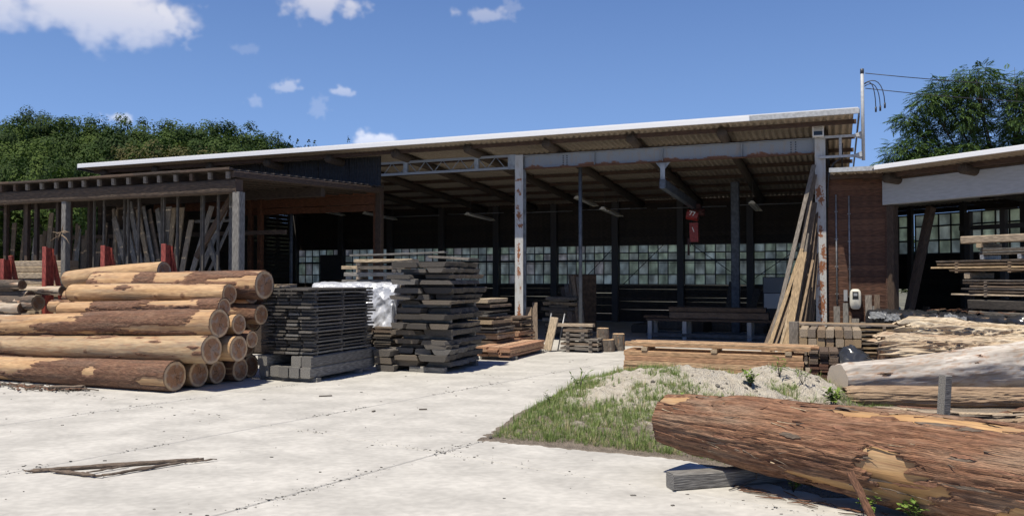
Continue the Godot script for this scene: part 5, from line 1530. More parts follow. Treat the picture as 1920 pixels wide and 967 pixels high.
func side_stack() -> void:
	var at := func(s: float, y: float, q: float) -> Transform3D:
		return Transform3D(Basis(Vector3.UP, SIDE_TURN), Q(s + 0.58, y - 0.03, q - 0.85))
	var g := "the sorted stack in the right-hand building"
	var long := 3.6
	lone("top_beam", "thick light beam lying along the top of the right-hand stack", "beam", board(3.4, 0.125, 0.26, 0, 0.004), M.pale_board1, at.call(1.27 + 1.7, 2.105, 0.45), g)
	for i in 3:
		lone("support_block", "light block under the thick top beam, %s" % ["at its left end", "in its middle", "at its right end"][i], "block", board(0.6, 0.075, 0.09), M.pale_board0, Transform3D(Basis(Vector3.UP, SIDE_TURN + PI / 2), Q(1.60 + i * 1.05 + 0.58, 2.028 - 0.03, 0.6 - 0.85)), g)
	for k in 4:
		lone("grey_plank", "thin grey plank, %s of the four just under the top beam" % rank(3 - k, 4), "plank", board(2.1, 0.022, 0.5, k % 3, 0.002), M["slab" + str([3, 4][k % 2])], at.call(2.62 + jitter(0.02), 1.905 + k * 0.030, 0.6), g)
	for i in 3:
		lone("support_block", "pale small block under the thin grey planks, %s" % ["left", "middle", "right"][i], "block", board(0.5, 0.075, 0.06), M.galvanised, Transform3D(Basis(Vector3.UP, SIDE_TURN + PI / 2), Q(1.62 + i * 0.62 + 0.58, 1.828 - 0.03, 0.6 - 0.85)), g)
	for k in 4:
		for i in 2:
			lone("rough_plank", "rough tan plank, %s of the upper four, %s row, right-hand stack" % [rank(3 - k, 4), ["front", "rear"][i]], "plank", board(long + jitter(0.2), 0.030, 0.38, (k + i) % 3, 0.012, 10), M["tan_board" + str([0, 2, 1, 3][k])], at.call(0.85 + long / 2 + jitter(0.06) + (0.22 if k == 0 else 0.0), 1.625 + k * 0.052, 0.42 + i * 0.4), g)
		for i in 4:
			lone("spacer_stick", "spacer under rough plank %s of the upper four, %s along" % [rank(3 - k, 4), ["first", "second", "third", "fourth"][i]], "batten", board(0.8, 0.02, 0.05), M.tan_board1, Transform3D(Basis(Vector3.UP, SIDE_TURN + PI / 2), Q(1.25 + i * 0.9 + 0.58, 1.603 + k * 0.052 - 0.03, 0.62 - 0.85)), g)
	for i in 3:
		lone("support_block", "stout light block between the two rough plank groups, %s" % ["left", "middle", "right"][i], "block", board(0.7, 0.10, 0.10), M.pale_board1, Transform3D(Basis(Vector3.UP, SIDE_TURN + PI / 2), Q(1.42 + i * 1.2 + 0.58, 1.502 - 0.03, 0.6 - 0.85)), g)
	for k in 6:
		for i in 2:
			lone("rough_plank", "rough brown plank, %s of the lower six, %s row, right-hand stack" % [rank(5 - k, 6), ["front", "rear"][i]], "plank", board(long + jitter(0.2), 0.027, 0.38, (k + i + 1) % 3, 0.012, 10), M["brown_board" + str([3, 1, 3, 0, 1, 3][k])] if k else M.pale_board1, at.call((1.42 if k else 1.15) + long / 2 + jitter(0.04), 1.215 + k * 0.048, 0.42 + i * 0.4), g)
		for i in 4:
			lone("spacer_stick", "spacer under rough plank %s of the lower six, %s along" % [rank(5 - k, 6), ["first", "second", "third", "fourth"][i]], "batten", board(0.8, 0.019, 0.05), M.tan_board3, Transform3D(Basis(Vector3.UP, SIDE_TURN + PI / 2), Q(1.75 + i * 0.9 + 0.58, 1.194 + k * 0.048 - 0.03, 0.62 - 0.85)), g)
	for k in 6:
		lone("dark_timber", "dark thick timber, %s of the six below the rough planks" % rank(5 - k, 6), "timber", board(3.2, 0.165, 0.8, k % 3, 0.02, 8), M["slab" + str([0, 2, 0, 2, 1, 2][k])], at.call(1.45 + 1.6 + jitter(0.04), 0.03 + k * 0.19, 0.65), g)
		lone("spacer_stick", "spacer under dark timber %s of the six, left end" % rank(5 - k, 6), "batten", board(0.7, 0.022, 0.08), M.slab1, Transform3D(Basis(Vector3.UP, SIDE_TURN + PI / 2), Q(1.8 + 0.58, 0.006 + k * 0.19 - 0.03, 0.65 - 0.85)), g)
	# plastic-wrapped bundle in front of it
	var wrap := thing("wrapped_bundle", "flat bundle wrapped in black plastic with loose bark on top, before the right-hand stack", "bundle", Q(1.4, 0.0, -0.45), SIDE_TURN)
	var f := func(i: int, j: int) -> Vector3:
		var a := 1.0 - float(i) / 60.0
		var prof := [Vector2(0.36, 0.35), Vector2(0.36, 0.84), Vector2(0.28, 0.875), Vector2(-0.28, 0.87), Vector2(-0.36, 0.82), Vector2(-0.37, 0.35)]
		var b := float(j) / 30.0 * 5.0
		var k := mini(int(b), 4)
		var p: Vector2 = prof[k].lerp(prof[k + 1], b - k)
		var x := -1.25 + 3.3 * a
		var c := 0.05 * wobble.get_noise_3d(x * 5.0, p.y * 7.0, p.x * 6.0) + 0.02 * wobble.get_noise_3d(x * 14.0, p.y * 16.0, p.x * 9.0)
		return Vector3(x, p.y + c, -p.x + c)
	part(wrap, "plastic_sheet", grid_mesh(60, 30, f), M.black_plastic)
	part(wrap, "bundle_boards", bar(Vector3(3.2, 0.46, 0.66), 0.02), M.brown_board0, Transform3D(Basis.IDENTITY, Vector3(-1.2, 0.6, 0)))
	part(wrap, "pallet", bar(Vector3(3.2, 0.36, 0.6), 0.01), M.slab0, Transform3D(Basis.IDENTITY, Vector3(-1.2, 0.185, 0)))
	for i in 4:
		var r := func(a: int, b: int) -> Vector3:
			var u := a / 10.0 - 0.5
			var v := b / 10.0 - 0.5
			return Vector3(u * (0.34 - 0.05 * i) + 0.05 * wobble.get_noise_2d(v * 9, i * 5.0), v * 0.13 + 0.03 * wobble.get_noise_2d(u * 9 + i, 3.0), 0.02 * wobble.get_noise_2d(u * 18 + i * 3, v * 18))
		part(wrap, "clear_film", grid_mesh(10, 10, r), M.clear_wrap, Transform3D(Basis(Vector3.RIGHT, -0.25), Vector3(-0.95 + [0.0, 0.32, 1.42, 1.6][i], 0.79 - 0.03 * (i % 2), 0.425)))
	for i in 7:
		# light strokes printed on the wrap; what they say cannot be read in the photo
		part(wrap, "printed_mark", box(Vector3(0.02, 0.05 + 0.02 * (i % 3), 0.002)), M.white_paint, Transform3D(Basis(Vector3.BACK, [-0.4, -0.5, -0.45, 0.0, 0.6, -0.6, -0.4][i]), Vector3(0.05 + [0.0, 0.12, 0.15, 0.25, 0.28, 0.38, 0.48][i], 0.74, 0.432)))
	for i in 60:
		var a := Vector3(rng.randf_range(-0.2, 1.9), 0.90 + rng.randf() * 0.03, rng.randf_range(-0.25, 0.3))
		part(wrap, "bark_scrap", bar(Vector3(rng.randf_range(0.08, 0.25), 0.008, 0.03)), M.loose_bark if i % 3 else M.tan_board1, Transform3D(Basis(Vector3.UP, rng.randf_range(-0.6, 0.6)) * Basis(Vector3.BACK, jitter(0.15)), a))


# ---------------------------------------------------------------- boards leaning here and there

func lean_board(label: String, group: String, foot: Vector3, head: Vector3, w: float, m: Material, face := Vector3.ZERO, thick := 0.028, kind := 0) -> void:
	var tr := aimed(foot, head, face if face != Vector3.ZERO else -INTO)
	var l := foot.distance_to(head)
	tr.origin = foot + tr.basis.x * l * 0.5
	lone("leaning_board", label, "board", board(snappedf(l, 0.04), thick, w, kind, 0.003), m, tr, group)


func build_leaning_boards() -> void:
	# the fan of boards against the right column: [foot t, foot n, head t, head y, head n, width, material, label]
	var g := "boards leaning by the right steel column"
	var fan := [
		[5.60, -1.25, 6.42, 3.74, -0.20, 0.085, "brown_board3", "longest grey board leaning by the right steel column, reaching highest"],
		[5.86, -1.15, 6.43, 3.55, -0.15, 0.09, "tan_board3", "second longest greyish board leaning by the right steel column"],
		[6.02, -0.95, 6.42, 3.0, -0.10, 0.11, "brown_board1", "brown board leaning between the longest ones and the right column"],
		[6.12, -0.85, 6.44, 2.8, -0.06, 0.12, "brown_board0", "dark brown board leaning close to the right column, tall"],
		[6.22, -0.80, 6.44, 2.45, -0.04, 0.11, "tan_board1", "brownish tan board leaning close to the right column, third tallest there"],
		[6.30, -0.72, 6.45, 2.1, -0.02, 0.12, "brown_board1", "short brown board leaning nearest to the right column"],
		[5.58, -1.35, 6.20, 2.05, -0.62, 0.07, "tan_board2", "narrow light tan board, leftmost of the shorter ones in the fan"],
		[5.66, -1.30, 6.26, 1.85, -0.65, 0.06, "tan_board1", "narrow board just right of the leftmost light one in the fan"],
		[5.78, -1.42, 6.17, 1.60, -0.85, 0.055, "pale_board0", "slim pale batten in the lower middle of the fan"],
		[5.90, -1.42, 6.22, 1.98, -0.80, 0.16, "tan_board2", "wide honey coloured board at the front of the fan"],
		[6.05, -1.35, 6.40, 1.82, -0.80, 0.05, "tan_board0", "slim tan batten right of the wide honey coloured board"],
		[5.55, -1.3, 5.98, 1.10, -0.85, 0.09, "tan_board0", "short light board low at the left of the fan"],
		[5.48, -1.2, 5.95, 1.35, -0.80, 0.08, "brown_board1", "brown board low at the left edge of the fan"],
		[6.0, -1.2, 6.28, 2.35, -0.45, 0.10, "brown_board3", "grey brown board behind the wide honey coloured one"],
		[6.15, -1.1, 6.33, 1.55, -0.6, 0.09, "brown_board0", "short dark board behind the slim tan batten in the fan"],
		[6.32, -0.5, 6.43, 2.9, 0.0, 0.13, "brown_board2", "darkest tall board, right at the column's left edge"],
	]
	for i in fan.size():
		var d = fan[i]
		lean_board(d[7], g, S(d[0], 0.012, d[1]), S(d[2], d[3], d[4]), d[5], M[d[6]], -INTO * 0.9 - ALONG * 0.35, 0.026, i % 3)
	# boards in the racks of the lean-to: head px columns were read as t on n = -4
	g = "boards leaning in the racks of the lean-to"
	var racks := [
		[-7.55, -4.45, -8.28, 3.02, -4.0, 0.085, "rack_board1", "tall narrow tan board, leftmost bright one in the lean-to rack"],
		[-7.75, -4.45, -8.12, 3.0, -4.05, 0.06, "rack_board2", "slim yellowish board right beside the tall narrow tan one in the rack"],
		[-6.75, -4.7, -8.03, 2.80, -4.2, 0.15, "rack_board0", "broad grey board slanting left in the rack, lower head"],
		[-6.62, -4.62, -7.78, 2.86, -4.15, 0.13, "rack_board3", "broad grey board slanting left, second from the left of the slanting ones"],
		[-6.55, -4.6, -7.68, 3.15, -4.1, 0.12, "rack_board3", "dark grey board slanting left behind the two broad grey ones"],
		[-6.30, -4.6, -7.45, 2.98, -4.1, 0.12, "rack_board2", "orange tan board slanting left in the middle of the rack"],
		[-6.25, -4.55, -7.33, 3.04, -4.05, 0.10, "rack_board3", "grey board slanting left, right of the orange tan one"],
		[-6.15, -4.5, -7.22, 2.96, -4.0, 0.13, "rack_board4", "brown slanting board right of the orange tan one in the rack"],
		[-6.05, -4.5, -6.98, 2.98, -4.0, 0.12, "rack_board3", "bluish grey slanting board in the right half of the rack"],
		[-6.62, -4.3, -6.78, 3.03, -3.9, 0.22, "rack_board0", "wide pale brown upright board in the rack"],
		[-6.42, -4.35, -6.55, 3.0, -3.95, 0.12, "rack_board2", "upright tan board beside the wide pale brown one"],
		[-6.25, -4.35, -6.33, 3.0, -3.95, 0.15, "rack_board2", "broad light upright board at the right end of the rack group"],
		[-5.98, -4.5, -5.92, 2.70, -4.1, 0.13, "pale_board1", "single pale upright board standing alone right of the rack group"],
		[-5.72, -4.6, -5.38, 2.98, -4.1, 0.125, "rack_board0", "grey board leaning right, left of the crossed pair near the front post"],
		[-5.62, -4.6, -4.98, 2.97, -4.1, 0.115, "rack_board3", "grey board leaning right, right of the crossed pair near the front post"],
		[-5.55, -4.5, -4.90, 2.65, -4.05, 0.06, "rack_board3", "thin dark batten behind the crossed grey boards"],
		[-6.5, -4.7, -6.95, 1.95, -4.3, 0.16, "rack_board0", "short grey brown board low in front of the slanting ones"],
		[-6.95, -4.6, -7.12, 1.9, -4.3, 0.10, "rack_board2", "short orange board standing low among the slanting ones"],
	]
	for i in racks.size():
		var d = racks[i]
		lean_board(d[7], g, S(d[0], 0.75, d[1]), S(d[2], d[3], d[4]), d[5], M[d[6]], -INTO, 0.03, i % 3)
	# a long base that the racked boards stand on
	for i in 3:
		plank("rack_base", "low timber, %s, that the racked boards stand on in the lean-to" % rank(i, 3, "left", "right"), "rack bases of the lean-to", "timber", board(2.5, 0.735, 0.5, i, 0.01), M.old_brown2, -7.7 + i * 1.62 - (1.0 if i == 0 else 0.0), 0.0, -4.5, false)
	# dim boards farther left and behind
	g = "dim boards at the back of the lean-to"
	for i in 34:
		var t := -12.3 + i * 0.13 + jitter(0.05)
		var h := rng.randf_range(2.3, 2.85) if i % 4 else rng.randf_range(2.7, 3.15)
		var s := jitter(0.16)
		lean_board("dim brown board leaning in a row at the back of the lean-to, far left", g, S(t, 0.0, -3.55 + jitter(0.05)), S(t + s, h, -3.30), rng.randf_range(0.08, 0.16), M[["rack_board4", "brown_board1", "rack_board1", "rack_board4", "brown_board1", "rack_board3"][i % 6]], -INTO, 0.025, i % 3)
	for i in 3:
		lean_board(["pale grey board standing bright among the dim ones, far left", "whitish slim board by the dark wall behind the rack", "light tan board standing among the dim ones, far left"][i], "", S([-11.15, -8.62, -10.3][i], 0.0, -3.75), S([-11.35, -8.60, -10.55][i], [2.62, 2.6, 2.35][i], -3.5), [0.09, 0.14, 0.07][i], M[["grey_timber2", "grey_timber1", "tan_board3"][i]], -INTO, 0.025, i)
	# twist of twigs tied to the left grey post
	var twig := begin(false)
	for i in 9:
		var a := S(-8.2, 2.42 + jitter(0.05), -5.37)
		var b := a + ALONG * jitter(0.35) + Vector3(0, jitter(0.22), 0) - INTO * 0.05
		tube(twig, PackedVector3Array([a, a.lerp(b, 0.5) + Vector3(0, jitter(0.04), 0), b]), PackedFloat32Array([0.012, 0.009, 0.004]), 5)
	lone("twig_bundle", "tangle of dry twigs caught on the left grey lean-to post", "twigs", done(twig), M.tan_board1, Transform3D.IDENTITY)
	# red stakes that hold the pile
	for i in 4:
		var t: float = [-9.5, -8.25, -6.62, -5.05][i]
		var s := thing("red_stake", ["leftmost red steel stake, cut by the photo's edge", "red steel stake left of the log pile, by the small dark logs", "red steel stake behind the pile's left half", "red steel stake behind the short top log of the pile"][i], "stake", S(t, 0, -5.72), FRONT_TURN, "red steel stakes of the log yard")
		part(s, "stake_plate", box(Vector3(0.11, [1.88, 2.12, 2.12, 2.13][i], 0.03), 0.004), M.stake_red)
		part(s, "stake_web", box(Vector3(0.02, [1.86, 2.1, 2.1, 2.11][i], 0.14)), M.stake_red, Transform3D(Basis.IDENTITY, Vector3(0.0, 0, -0.085)))
		part(s, "stake_back", box(Vector3(0.11, [1.84, 2.08, 2.08, 2.09][i], 0.02)), M.stake_red, Transform3D(Basis.IDENTITY, Vector3(0.0, 0, -0.165)))
		part(s, "stake_brace", bar(Vector3(2.05, 0.10, 0.05)), M.stake_red, aimed(Vector3(0.02, 1.95, -0.16), Vector3(0.02, 0.0, -0.62), Vector3.RIGHT))


# ---------------------------------------------------------------- inside the big shed

func strip_lamp(label: String, from: Vector3, to: Vector3) -> void:
	var tr := aimed(from, to)
	var l := from.distance_to(to)
	var o := thing("strip_lamp", label, "lamp", Vector3.ZERO, 0.0, "unlit strip lamps of the big shed")
	o.transform = tr
	var st := begin()
	quad(st, Vector3(0, 0.05, 0.03), Vector3(l, 0.05, 0.03), Vector3(l, -0.02, 0.10), Vector3(0, -0.02, 0.10))
	quad(st, Vector3(0, 0.05, -0.03), Vector3(0, -0.02, -0.10), Vector3(l, -0.02, -0.10), Vector3(l, 0.05, -0.03))
	quad(st, Vector3(0, 0.05, -0.03), Vector3(l, 0.05, -0.03), Vector3(l, 0.05, 0.03), Vector3(0, 0.05, 0.03))
	for x in [0.0, l]:
		quad(st, Vector3(x, 0.05, -0.03), Vector3(x, 0.05, 0.03), Vector3(x, -0.02, 0.10), Vector3(x, -0.02, -0.10))
	part(o, "reflector", done(st), M.lamp_tube)
	part(o, "tube", rod(l - 0.06, 0.016, 8), M.white_paint, Transform3D(Basis.IDENTITY, Vector3(0.03, 0.0, 0)))
	for x in [0.2, l - 0.2]:
		part(o, "hanger", box(Vector3(0.01, 0.55, 0.01)), M.dark_frame, Transform3D(tr.basis.inverse(), Vector3(x, 0.05, 0)))


func build_shed_contents() -> void:
	var spots := [[-8.95, 3.70, -8.90, 3.62, "strip lamp hanging far left inside the big shed"], [-3.35, 3.37, -3.30, 3.30, "strip lamp hanging left of the left column inside the shed"], [0.05, 3.73, 0.10, 3.65, "upper strip lamp beside the thin steel pole in the shed"], [0.80, 3.40, 0.85, 3.32, "lower strip lamp just right of the thin steel pole"], [4.80, 3.42, 4.82, 3.36, "strip lamp seen almost end-on near the fan of boards"], [-6.9, 3.5, -6.85, 3.42, "second strip lamp far left inside the shed, lower and dimmer"]]
	for d in spots:
		if d[4] == "":
			continue
		strip_lamp(d[4], S(d[0], d[1], 4.2), S(d[2], d[3], 6.0))
	var pipe := thing("long_pipe", "thin pale pipe running along the top of the shed's rear wall", "pipe", S(-9, 3.74, 8.7), FRONT_TURN)
	for i in 6:
		part(pipe, "pipe_length", rod(2.2, 0.014, 6), M.pale_steel, Transform3D(Basis.IDENTITY, Vector3(i * 2.55 + 0.2, 0.02 * (i % 2), 0)))
	# chain hoist under the runway beam
	var h := thing("chain_hoist", "red chain hoist numbered 77 with a hanging red chain box", "hoist", S(3.33, 3.02, 4.0), FRONT_TURN)
	part(h, "hoist_body", bar(Vector3(0.30, 0.26, 0.26), 0.06), M.red_paint, Transform3D(Basis(Vector3.BACK, -0.2), Vector3(-0.16, 0.13, 0)))
	part(h, "hoist_body", rod(0.2, 0.10, 12), M.dark_red, Transform3D(Basis(Vector3.UP, 0.0), Vector3(0.10, 0.18, 0)))
	var num := TextMesh.new()
	var font := SystemFont.new()
	font.font_names = PackedStringArray(["Droid Sans"])
	font.font_weight = 700
	num.font = font
	num.text = "77"
	num.font_size = 48
	num.pixel_size = 0.0032
	num.depth = 0.004
	part(h, "number", num, M.white_paint, Transform3D(Basis(Vector3.BACK, -0.2), Vector3(-0.01, 0.14, 0.133)))
	part(h, "trolley", box(Vector3(0.2, 0.22, 0.2)), M.dark_red, Transform3D(Basis.IDENTITY, Vector3(0.08, 0.18, -0.12)))
	part(h, "chain", rod(0.75, 0.012, 6), M.dark_steel, aimed(Vector3(-0.08, -0.72, 0), Vector3(-0.05, 0.03, 0), Vector3.RIGHT))
	part(h, "chain_box", box(Vector3(0.22, 0.50, 0.16), 0.0), M.red_paint, Transform3D(Basis(Vector3.BACK, 0.02), Vector3(0.03, -0.60, 0.02)))
	part(h, "warning_mark", box(Vector3(0.02, 0.13, 0.003)), M.white_paint, Transform3D(Basis(Vector3.BACK, 0.35), Vector3(0.03, -0.34, 0.102)))
	part(h, "chain_guide", box(Vector3(0.05, 0.45, 0.05)), M.dark_red, Transform3D(Basis.IDENTITY, Vector3(-0.13, -0.95, 0)))
	# bench with sawn trunks
	var b := thing("saw_bench", "long low bench with pale legs under dark sawn trunks inside the shed", "bench", S(2.5, 0, 2.1), FRONT_TURN)
	for x in [0.08, 0.92, 2.42]:
		part(b, "leg", box(Vector3(0.10, 0.44, 0.12)), M.grey_plastic, Transform3D(Basis.IDENTITY, Vector3(x, 0, 0)))
		part(b, "leg", box(Vector3(0.10, 0.44, 0.12)), M.grey_plastic, Transform3D(Basis.IDENTITY, Vector3(x, 0, -0.7)))
	part(b, "rail", bar(Vector3(2.9, 0.08, 0.08)), M.dark_steel, Transform3D(Basis.IDENTITY, Vector3(0, 0.10, 0.02)))
	part(b, "rail", bar(Vector3(2.9, 0.08, 0.08)), M.dark_steel, Transform3D(Basis.IDENTITY, Vector3(0, 0.10, -0.7)))
	part(b, "bench_top", bar(Vector3(2.95, 0.05, 0.85)), M.old_brown0, Transform3D(Basis.IDENTITY, Vector3(0, 0.465, -0.34)))
	plank("sawn_trunk", "lower dark sawn trunk lying on the long bench in the shed", "sawn trunks on the bench", "trunk", board(2.3, 0.16, 0.5, 1, 0.03, 10), M.brown_board0, 4.2, 0.495, 2.35, false)
	plank("sawn_trunk", "upper dark sawn slab lying on its fellow on the bench", "sawn trunks on the bench", "trunk", board(2.25, 0.11, 0.5, 2, 0.03, 10), M.brown_board2, 4.15, 0.66, 2.4, false, 0.02)
	plank("sawn_trunk", "thin dark slab at the left end of the bench", "sawn trunks on the bench", "trunk", board(0.62, 0.06, 0.5, 2, 0.02), M.old_brown1, 2.72, 0.495, 2.35, false)
	for i in 6:
		plank("floor_timber", "shaded timber on the shed floor behind the bench, %s" % rank(i, 6, "left", "right"), "shaded timbers on the shed floor", "timber", board(1.6, 0.22 + 0.05 * (i % 3), 0.4, i % 3, 0.02), M["slab" + str(i % 5)], 1.9 + i * 0.75, 0.0, 4.6 + (i % 2) * 0.9, i % 2 == 0)
	for i in 3:
		lean_board(["tall dark slab standing behind the bench, left", "shorter dark slab standing behind the bench, middle", "broad dark slab standing behind the bench by the rear post"][i], "slabs standing behind the bench", S(3.9 + i * 0.55, 0.0, 6.2), S([4.05, 4.72, 5.2][i], [1.35, 1.15, 1.2][i], 6.6), [0.24, 0.2, 0.4][i], M.slab1, -INTO, 0.06, i)
	# wall opening low in the rear wall, seen left of the fan of boards: a pale sheet hung behind it
	lone("white_sheet", "small whitish sheet hanging low before the rear wall, left of the fan", "sheet", box(Vector3(0.42, 0.42, 0.01)), M.white_paint, turned(S(5.15, 0.62, 6.0), FRONT_TURN))
	lone("wall_panel", "dark grey panel above the small white sheet at the rear wall", "panel", box(Vector3(0.55, 0.42, 0.02)), M.grey_plastic, turned(S(5.2, 1.06, 6.02), FRONT_TURN))
	lone("panel_stand", "dark stand carrying the white sheet and grey panel", "stand", box(Vector3(0.6, 1.5, 0.06)), M.dark_frame, turned(S(5.2, 0.0, 6.1), FRONT_TURN))
	# boards and slabs left of it
	var planks := [[1.10, 0.9, 0.56, 1.55, 2.0, 0.10, "brown_board1"], [1.22, 0.8, 0.66, 1.50, 1.9, 0.09, "tan_board1"], [0.98, 1.0, 0.46, 1.30, 2.0, 0.11, "brown_board3"], [0.88, 1.0, 0.36, 1.22, 2.0, 0.10, "brown_board0"], [1.36, 0.7, 0.78, 1.48, 1.9, 0.08, "tan_board3"], [1.02, 0.7, 0.60, 1.1, 1.7, 0.12, "brown_board1"], [1.32, 0.5, 1.0, 0.9, 1.4, 0.10, "brown_board3"]]
	for i in planks.size():
		var d = planks[i]
		lean_board("brown board leaning left in the shed behind the small trestle, %s" % rank(i, 7, "left", "right"), "boards leaning behind the trestle", S(d[0], 0.0, d[1]), S(d[2], d[3], d[4]), d[5], M[d[6]], -INTO + ALONG * 0.4, 0.028, i % 3)
	lone("plywood_panel", "dark brown plywood panel standing behind the leaning boards in the shed", "panel", box(Vector3(0.78, 1.56, 0.03)), M.cardboard, turned(S(0.28, 0.0, 4.0), FRONT_TURN))
	for k in 8:
		plank("dark_slab", "dark rough slab, %s in the shaded pile right of the left column" % rank(7 - k, 8), "shaded slabs right of the left column", "slab", board(0.85 + jitter(0.12), 0.085, 0.5, k % 4, 0.045, 8), M["slab" + str([0, 3, 1, 4, 0, 2, 3, 1][k])], 0.52 + jitter(0.08), k * 0.13 + 0.02, 1.55, false, jitter(0.08), jitter(0.012))
		plank("spacer_stick", "spacer under dark rough slab %s right of the left column" % rank(7 - k, 8), "spacers of the shaded slabs", "batten", board(0.5, 0.04, 0.5), M.slab0, 0.5, maxf(k * 0.13 - 0.022, 0.0), 1.55, true)
	# two wooden boxes on a stand at the left
	var st := thing("box_stand", "dark stand carrying two brown boxes, left in the shed", "stand", S(-7.9, 0, 5.0), FRONT_TURN)
	part(st, "stand_top", box(Vector3(1.5, 0.05, 0.5)), M.dark_frame, Transform3D(Basis.IDENTITY, Vector3(0, 0.95, 0)))
	for x in [-0.68, 0.68]:
		part(st, "leg", box(Vector3(0.06, 0.95, 0.4)), M.dark_frame, Transform3D(Basis.IDENTITY, Vector3(x, 0, 0)))
	for i in 2:
		var bx := thing("wooden_box", ["left", "right and longer"][i] + " of two brown boxes on the dark stand in the shed", "box", S(-8.25 + i * 0.66, 1.0, 5.0), FRONT_TURN, "brown boxes in the shed")
		var w := 0.42 if i == 0 else 0.82
		part(bx, "box_body", bar(Vector3(w, 0.40, 0.4), 0.008), M.cardboard, Transform3D(Basis.IDENTITY, Vector3(-w / 2, 0.2, 0)))
		part(bx, "box_lid", bar(Vector3(w + 0.02, 0.02, 0.42)), M.brown_board0, Transform3D(Basis.IDENTITY, Vector3(-w / 2 - 0.01, 0.411, 0)))
	# chairs' frames and tools by the rear left window
	lone("tool_rack", "dark tool board with rods before the rear window, far left", "rack", box(Vector3(0.95, 2.3, 0.08)), M.dark_frame, turned(S(-10.2, 0, 7.2), FRONT_TURN))
	# meter box and offcuts at the red-brown siding
	var m := thing("meter_box", "cream electricity meter box with a dark window on the red-brown siding", "meter box", S(7.16, 0.86, -0.045), FRONT_TURN)
	var body := begin(false)
	var ring := []
	for i in 24:
		var a := TAU * i / 24.0
		var c := cos(a)
		var s := sin(a)
		var k := 1.0 / pow(pow(absf(c), 4.0) + pow(absf(s), 4.0), 0.25)
		ring.append(Vector3(c * k * 0.105, 0.20 + s * k * 0.20, 0.0))
	for i in 24:
		var a: Vector3 = ring[i]
		var c: Vector3 = ring[(i + 1) % 24]
		quad(body, c, a, a + Vector3(0, 0, 0.07), c + Vector3(0, 0, 0.07))
		var a2 := Vector3(0, 0.2, 0).lerp(a, 0.9) + Vector3(0, 0, 0.088)
		var c2 := Vector3(0, 0.2, 0).lerp(c, 0.9) + Vector3(0, 0, 0.088)
		quad(body, c + Vector3(0, 0, 0.07), a + Vector3(0, 0, 0.07), a2, c2)
		tri(body, a2, Vector3(0, 0.2, 0.09), c2)
	part(m, "meter_case", done(body), M.cream_plastic)
	part(m, "meter_window", box(Vector3(0.11, 0.15, 0.012), 0.0), M.dark_glass, Transform3D(Basis.IDENTITY, Vector3(0, 0.20, 0.088)))
	part(m, "meter_dial", box(Vector3(0.07, 0.055, 0.008)), M.grey_plastic, Transform3D(Basis.IDENTITY, Vector3(0, 0.265, 0.097)))
	var off := [[6.82, 0.92, 0.12, "dark_board3"], [6.98, 0.98, 0.10, "grey_timber2"], [7.02, 0.72, 0.09, "tan_board1"], [7.16, 0.66, 0.14, "dark_board3"], [7.30, 0.60, 0.10, "dark_board1"], [7.40, 1.14, 0.12, "brown_board3"], [7.53, 1.15, 0.10, "brown_board0"], [7.52, 0.92, 0.14, "grey_timber2"]]
	for i in off.size():
		var d = off[i]
		lean_board("upright offcut, %s in the row at the foot of the red-brown siding" % rank(i, 8, "left", "right"), "offcuts at the siding", S(d[0], 0.0, -0.30 - 0.06 * (i % 2)), S(d[0] + jitter(0.02), d[1], -0.12), d[2], M[d[3]], -INTO, 0.035, i % 3)
	lone("wall_switch", "small pale switch box on the red-brown siding, left of the meter", "switch box", box(Vector3(0.07, 0.22, 0.05), 0.0), M.grey_plastic, turned(S(6.98, 1.02, -0.05), FRONT_TURN))
	# black plastic heap between the stacks
	var heap := func(i: int, j: int) -> Vector3:
		var u := i / 40.0 * 2.0 - 1.0
		var v := j / 40.0 * 2.0 - 1.0
		var r := sqrt(u * u + v * v)
		var y := 0.46 * pow(maxf(0.0, 1.0 - r), 0.8) + 0.10 * absf(wobble.get_noise_3d(u * 2.4, v * 2.4, 5.0)) * (1.0 - minf(r, 1.0)) + 0.02 * wobble.get_noise_3d(u * 8, v * 8, 1.0)
		return Vector3(u * 0.52 + 0.08 * wobble.get_noise_2d(v * 3, 7.0), maxf(y, -0.01), -v * 0.5)
	lone("black_sheet", "heap of crumpled black plastic sheet between the timber block and the white log", "plastic sheet", grid_mesh(40, 40, heap), M.black_tarp, turned(S(7.02, 0.0, -4.15), FRONT_TURN))
	for i in 3:
		plank("pallet_block", "dark block under the black plastic heap, %s" % rank(i, 3, "left", "right"), "blocks under the black plastic", "block", board(0.2, 0.2, 0.2), M.slab1, 6.85 + i * 0.22, 0.0, -4.1, false)
	# things in the right-hand building
	for i in 4:
		lean_board(["light brown board leaning low inside the right-hand building", "dark slab standing inside the right-hand building, second", "dark slab standing inside the right-hand building, third", "long dark pole leaning inside the right-hand building"][i], "", Q(-0.75 + i * 0.3, 0.0, 2.0), Q(-0.68 + i * 0.33 + (0.2 if i == 3 else 0.0), [0.85, 0.8, 0.75, 1.65][i], 2.25), [0.14, 0.22, 0.2, 0.09][i], M[["brown_board1", "slab0", "slab1", "old_brown0"][i]], -SIDE_INTO, 0.05, i % 3)
	var bin_ := thing("water_bottle", "clear plastic jug on the low sill of the corner opening", "jug", Q(-3.35, 0.54, 4.85), SIDE_TURN)
	var jug := begin(false)
	tube(jug, PackedVector3Array([Vector3(0, 0, 0), Vector3(0, 0.16, 0), Vector3(0, 0.22, 0), Vector3(0, 0.27, 0)]), PackedFloat32Array([0.12, 0.12, 0.05, 0.04]), 14)
	part(bin_, "jug_body", done(jug), M.clear_wrap)
	part(bin_, "jug_cap", box(Vector3(0.06, 0.03, 0.06)), M.white_paint, Transform3D(Basis.IDENTITY, Vector3(0, 0.27, 0)))


# ---------------------------------------------------------------- sand heap, soil, grass

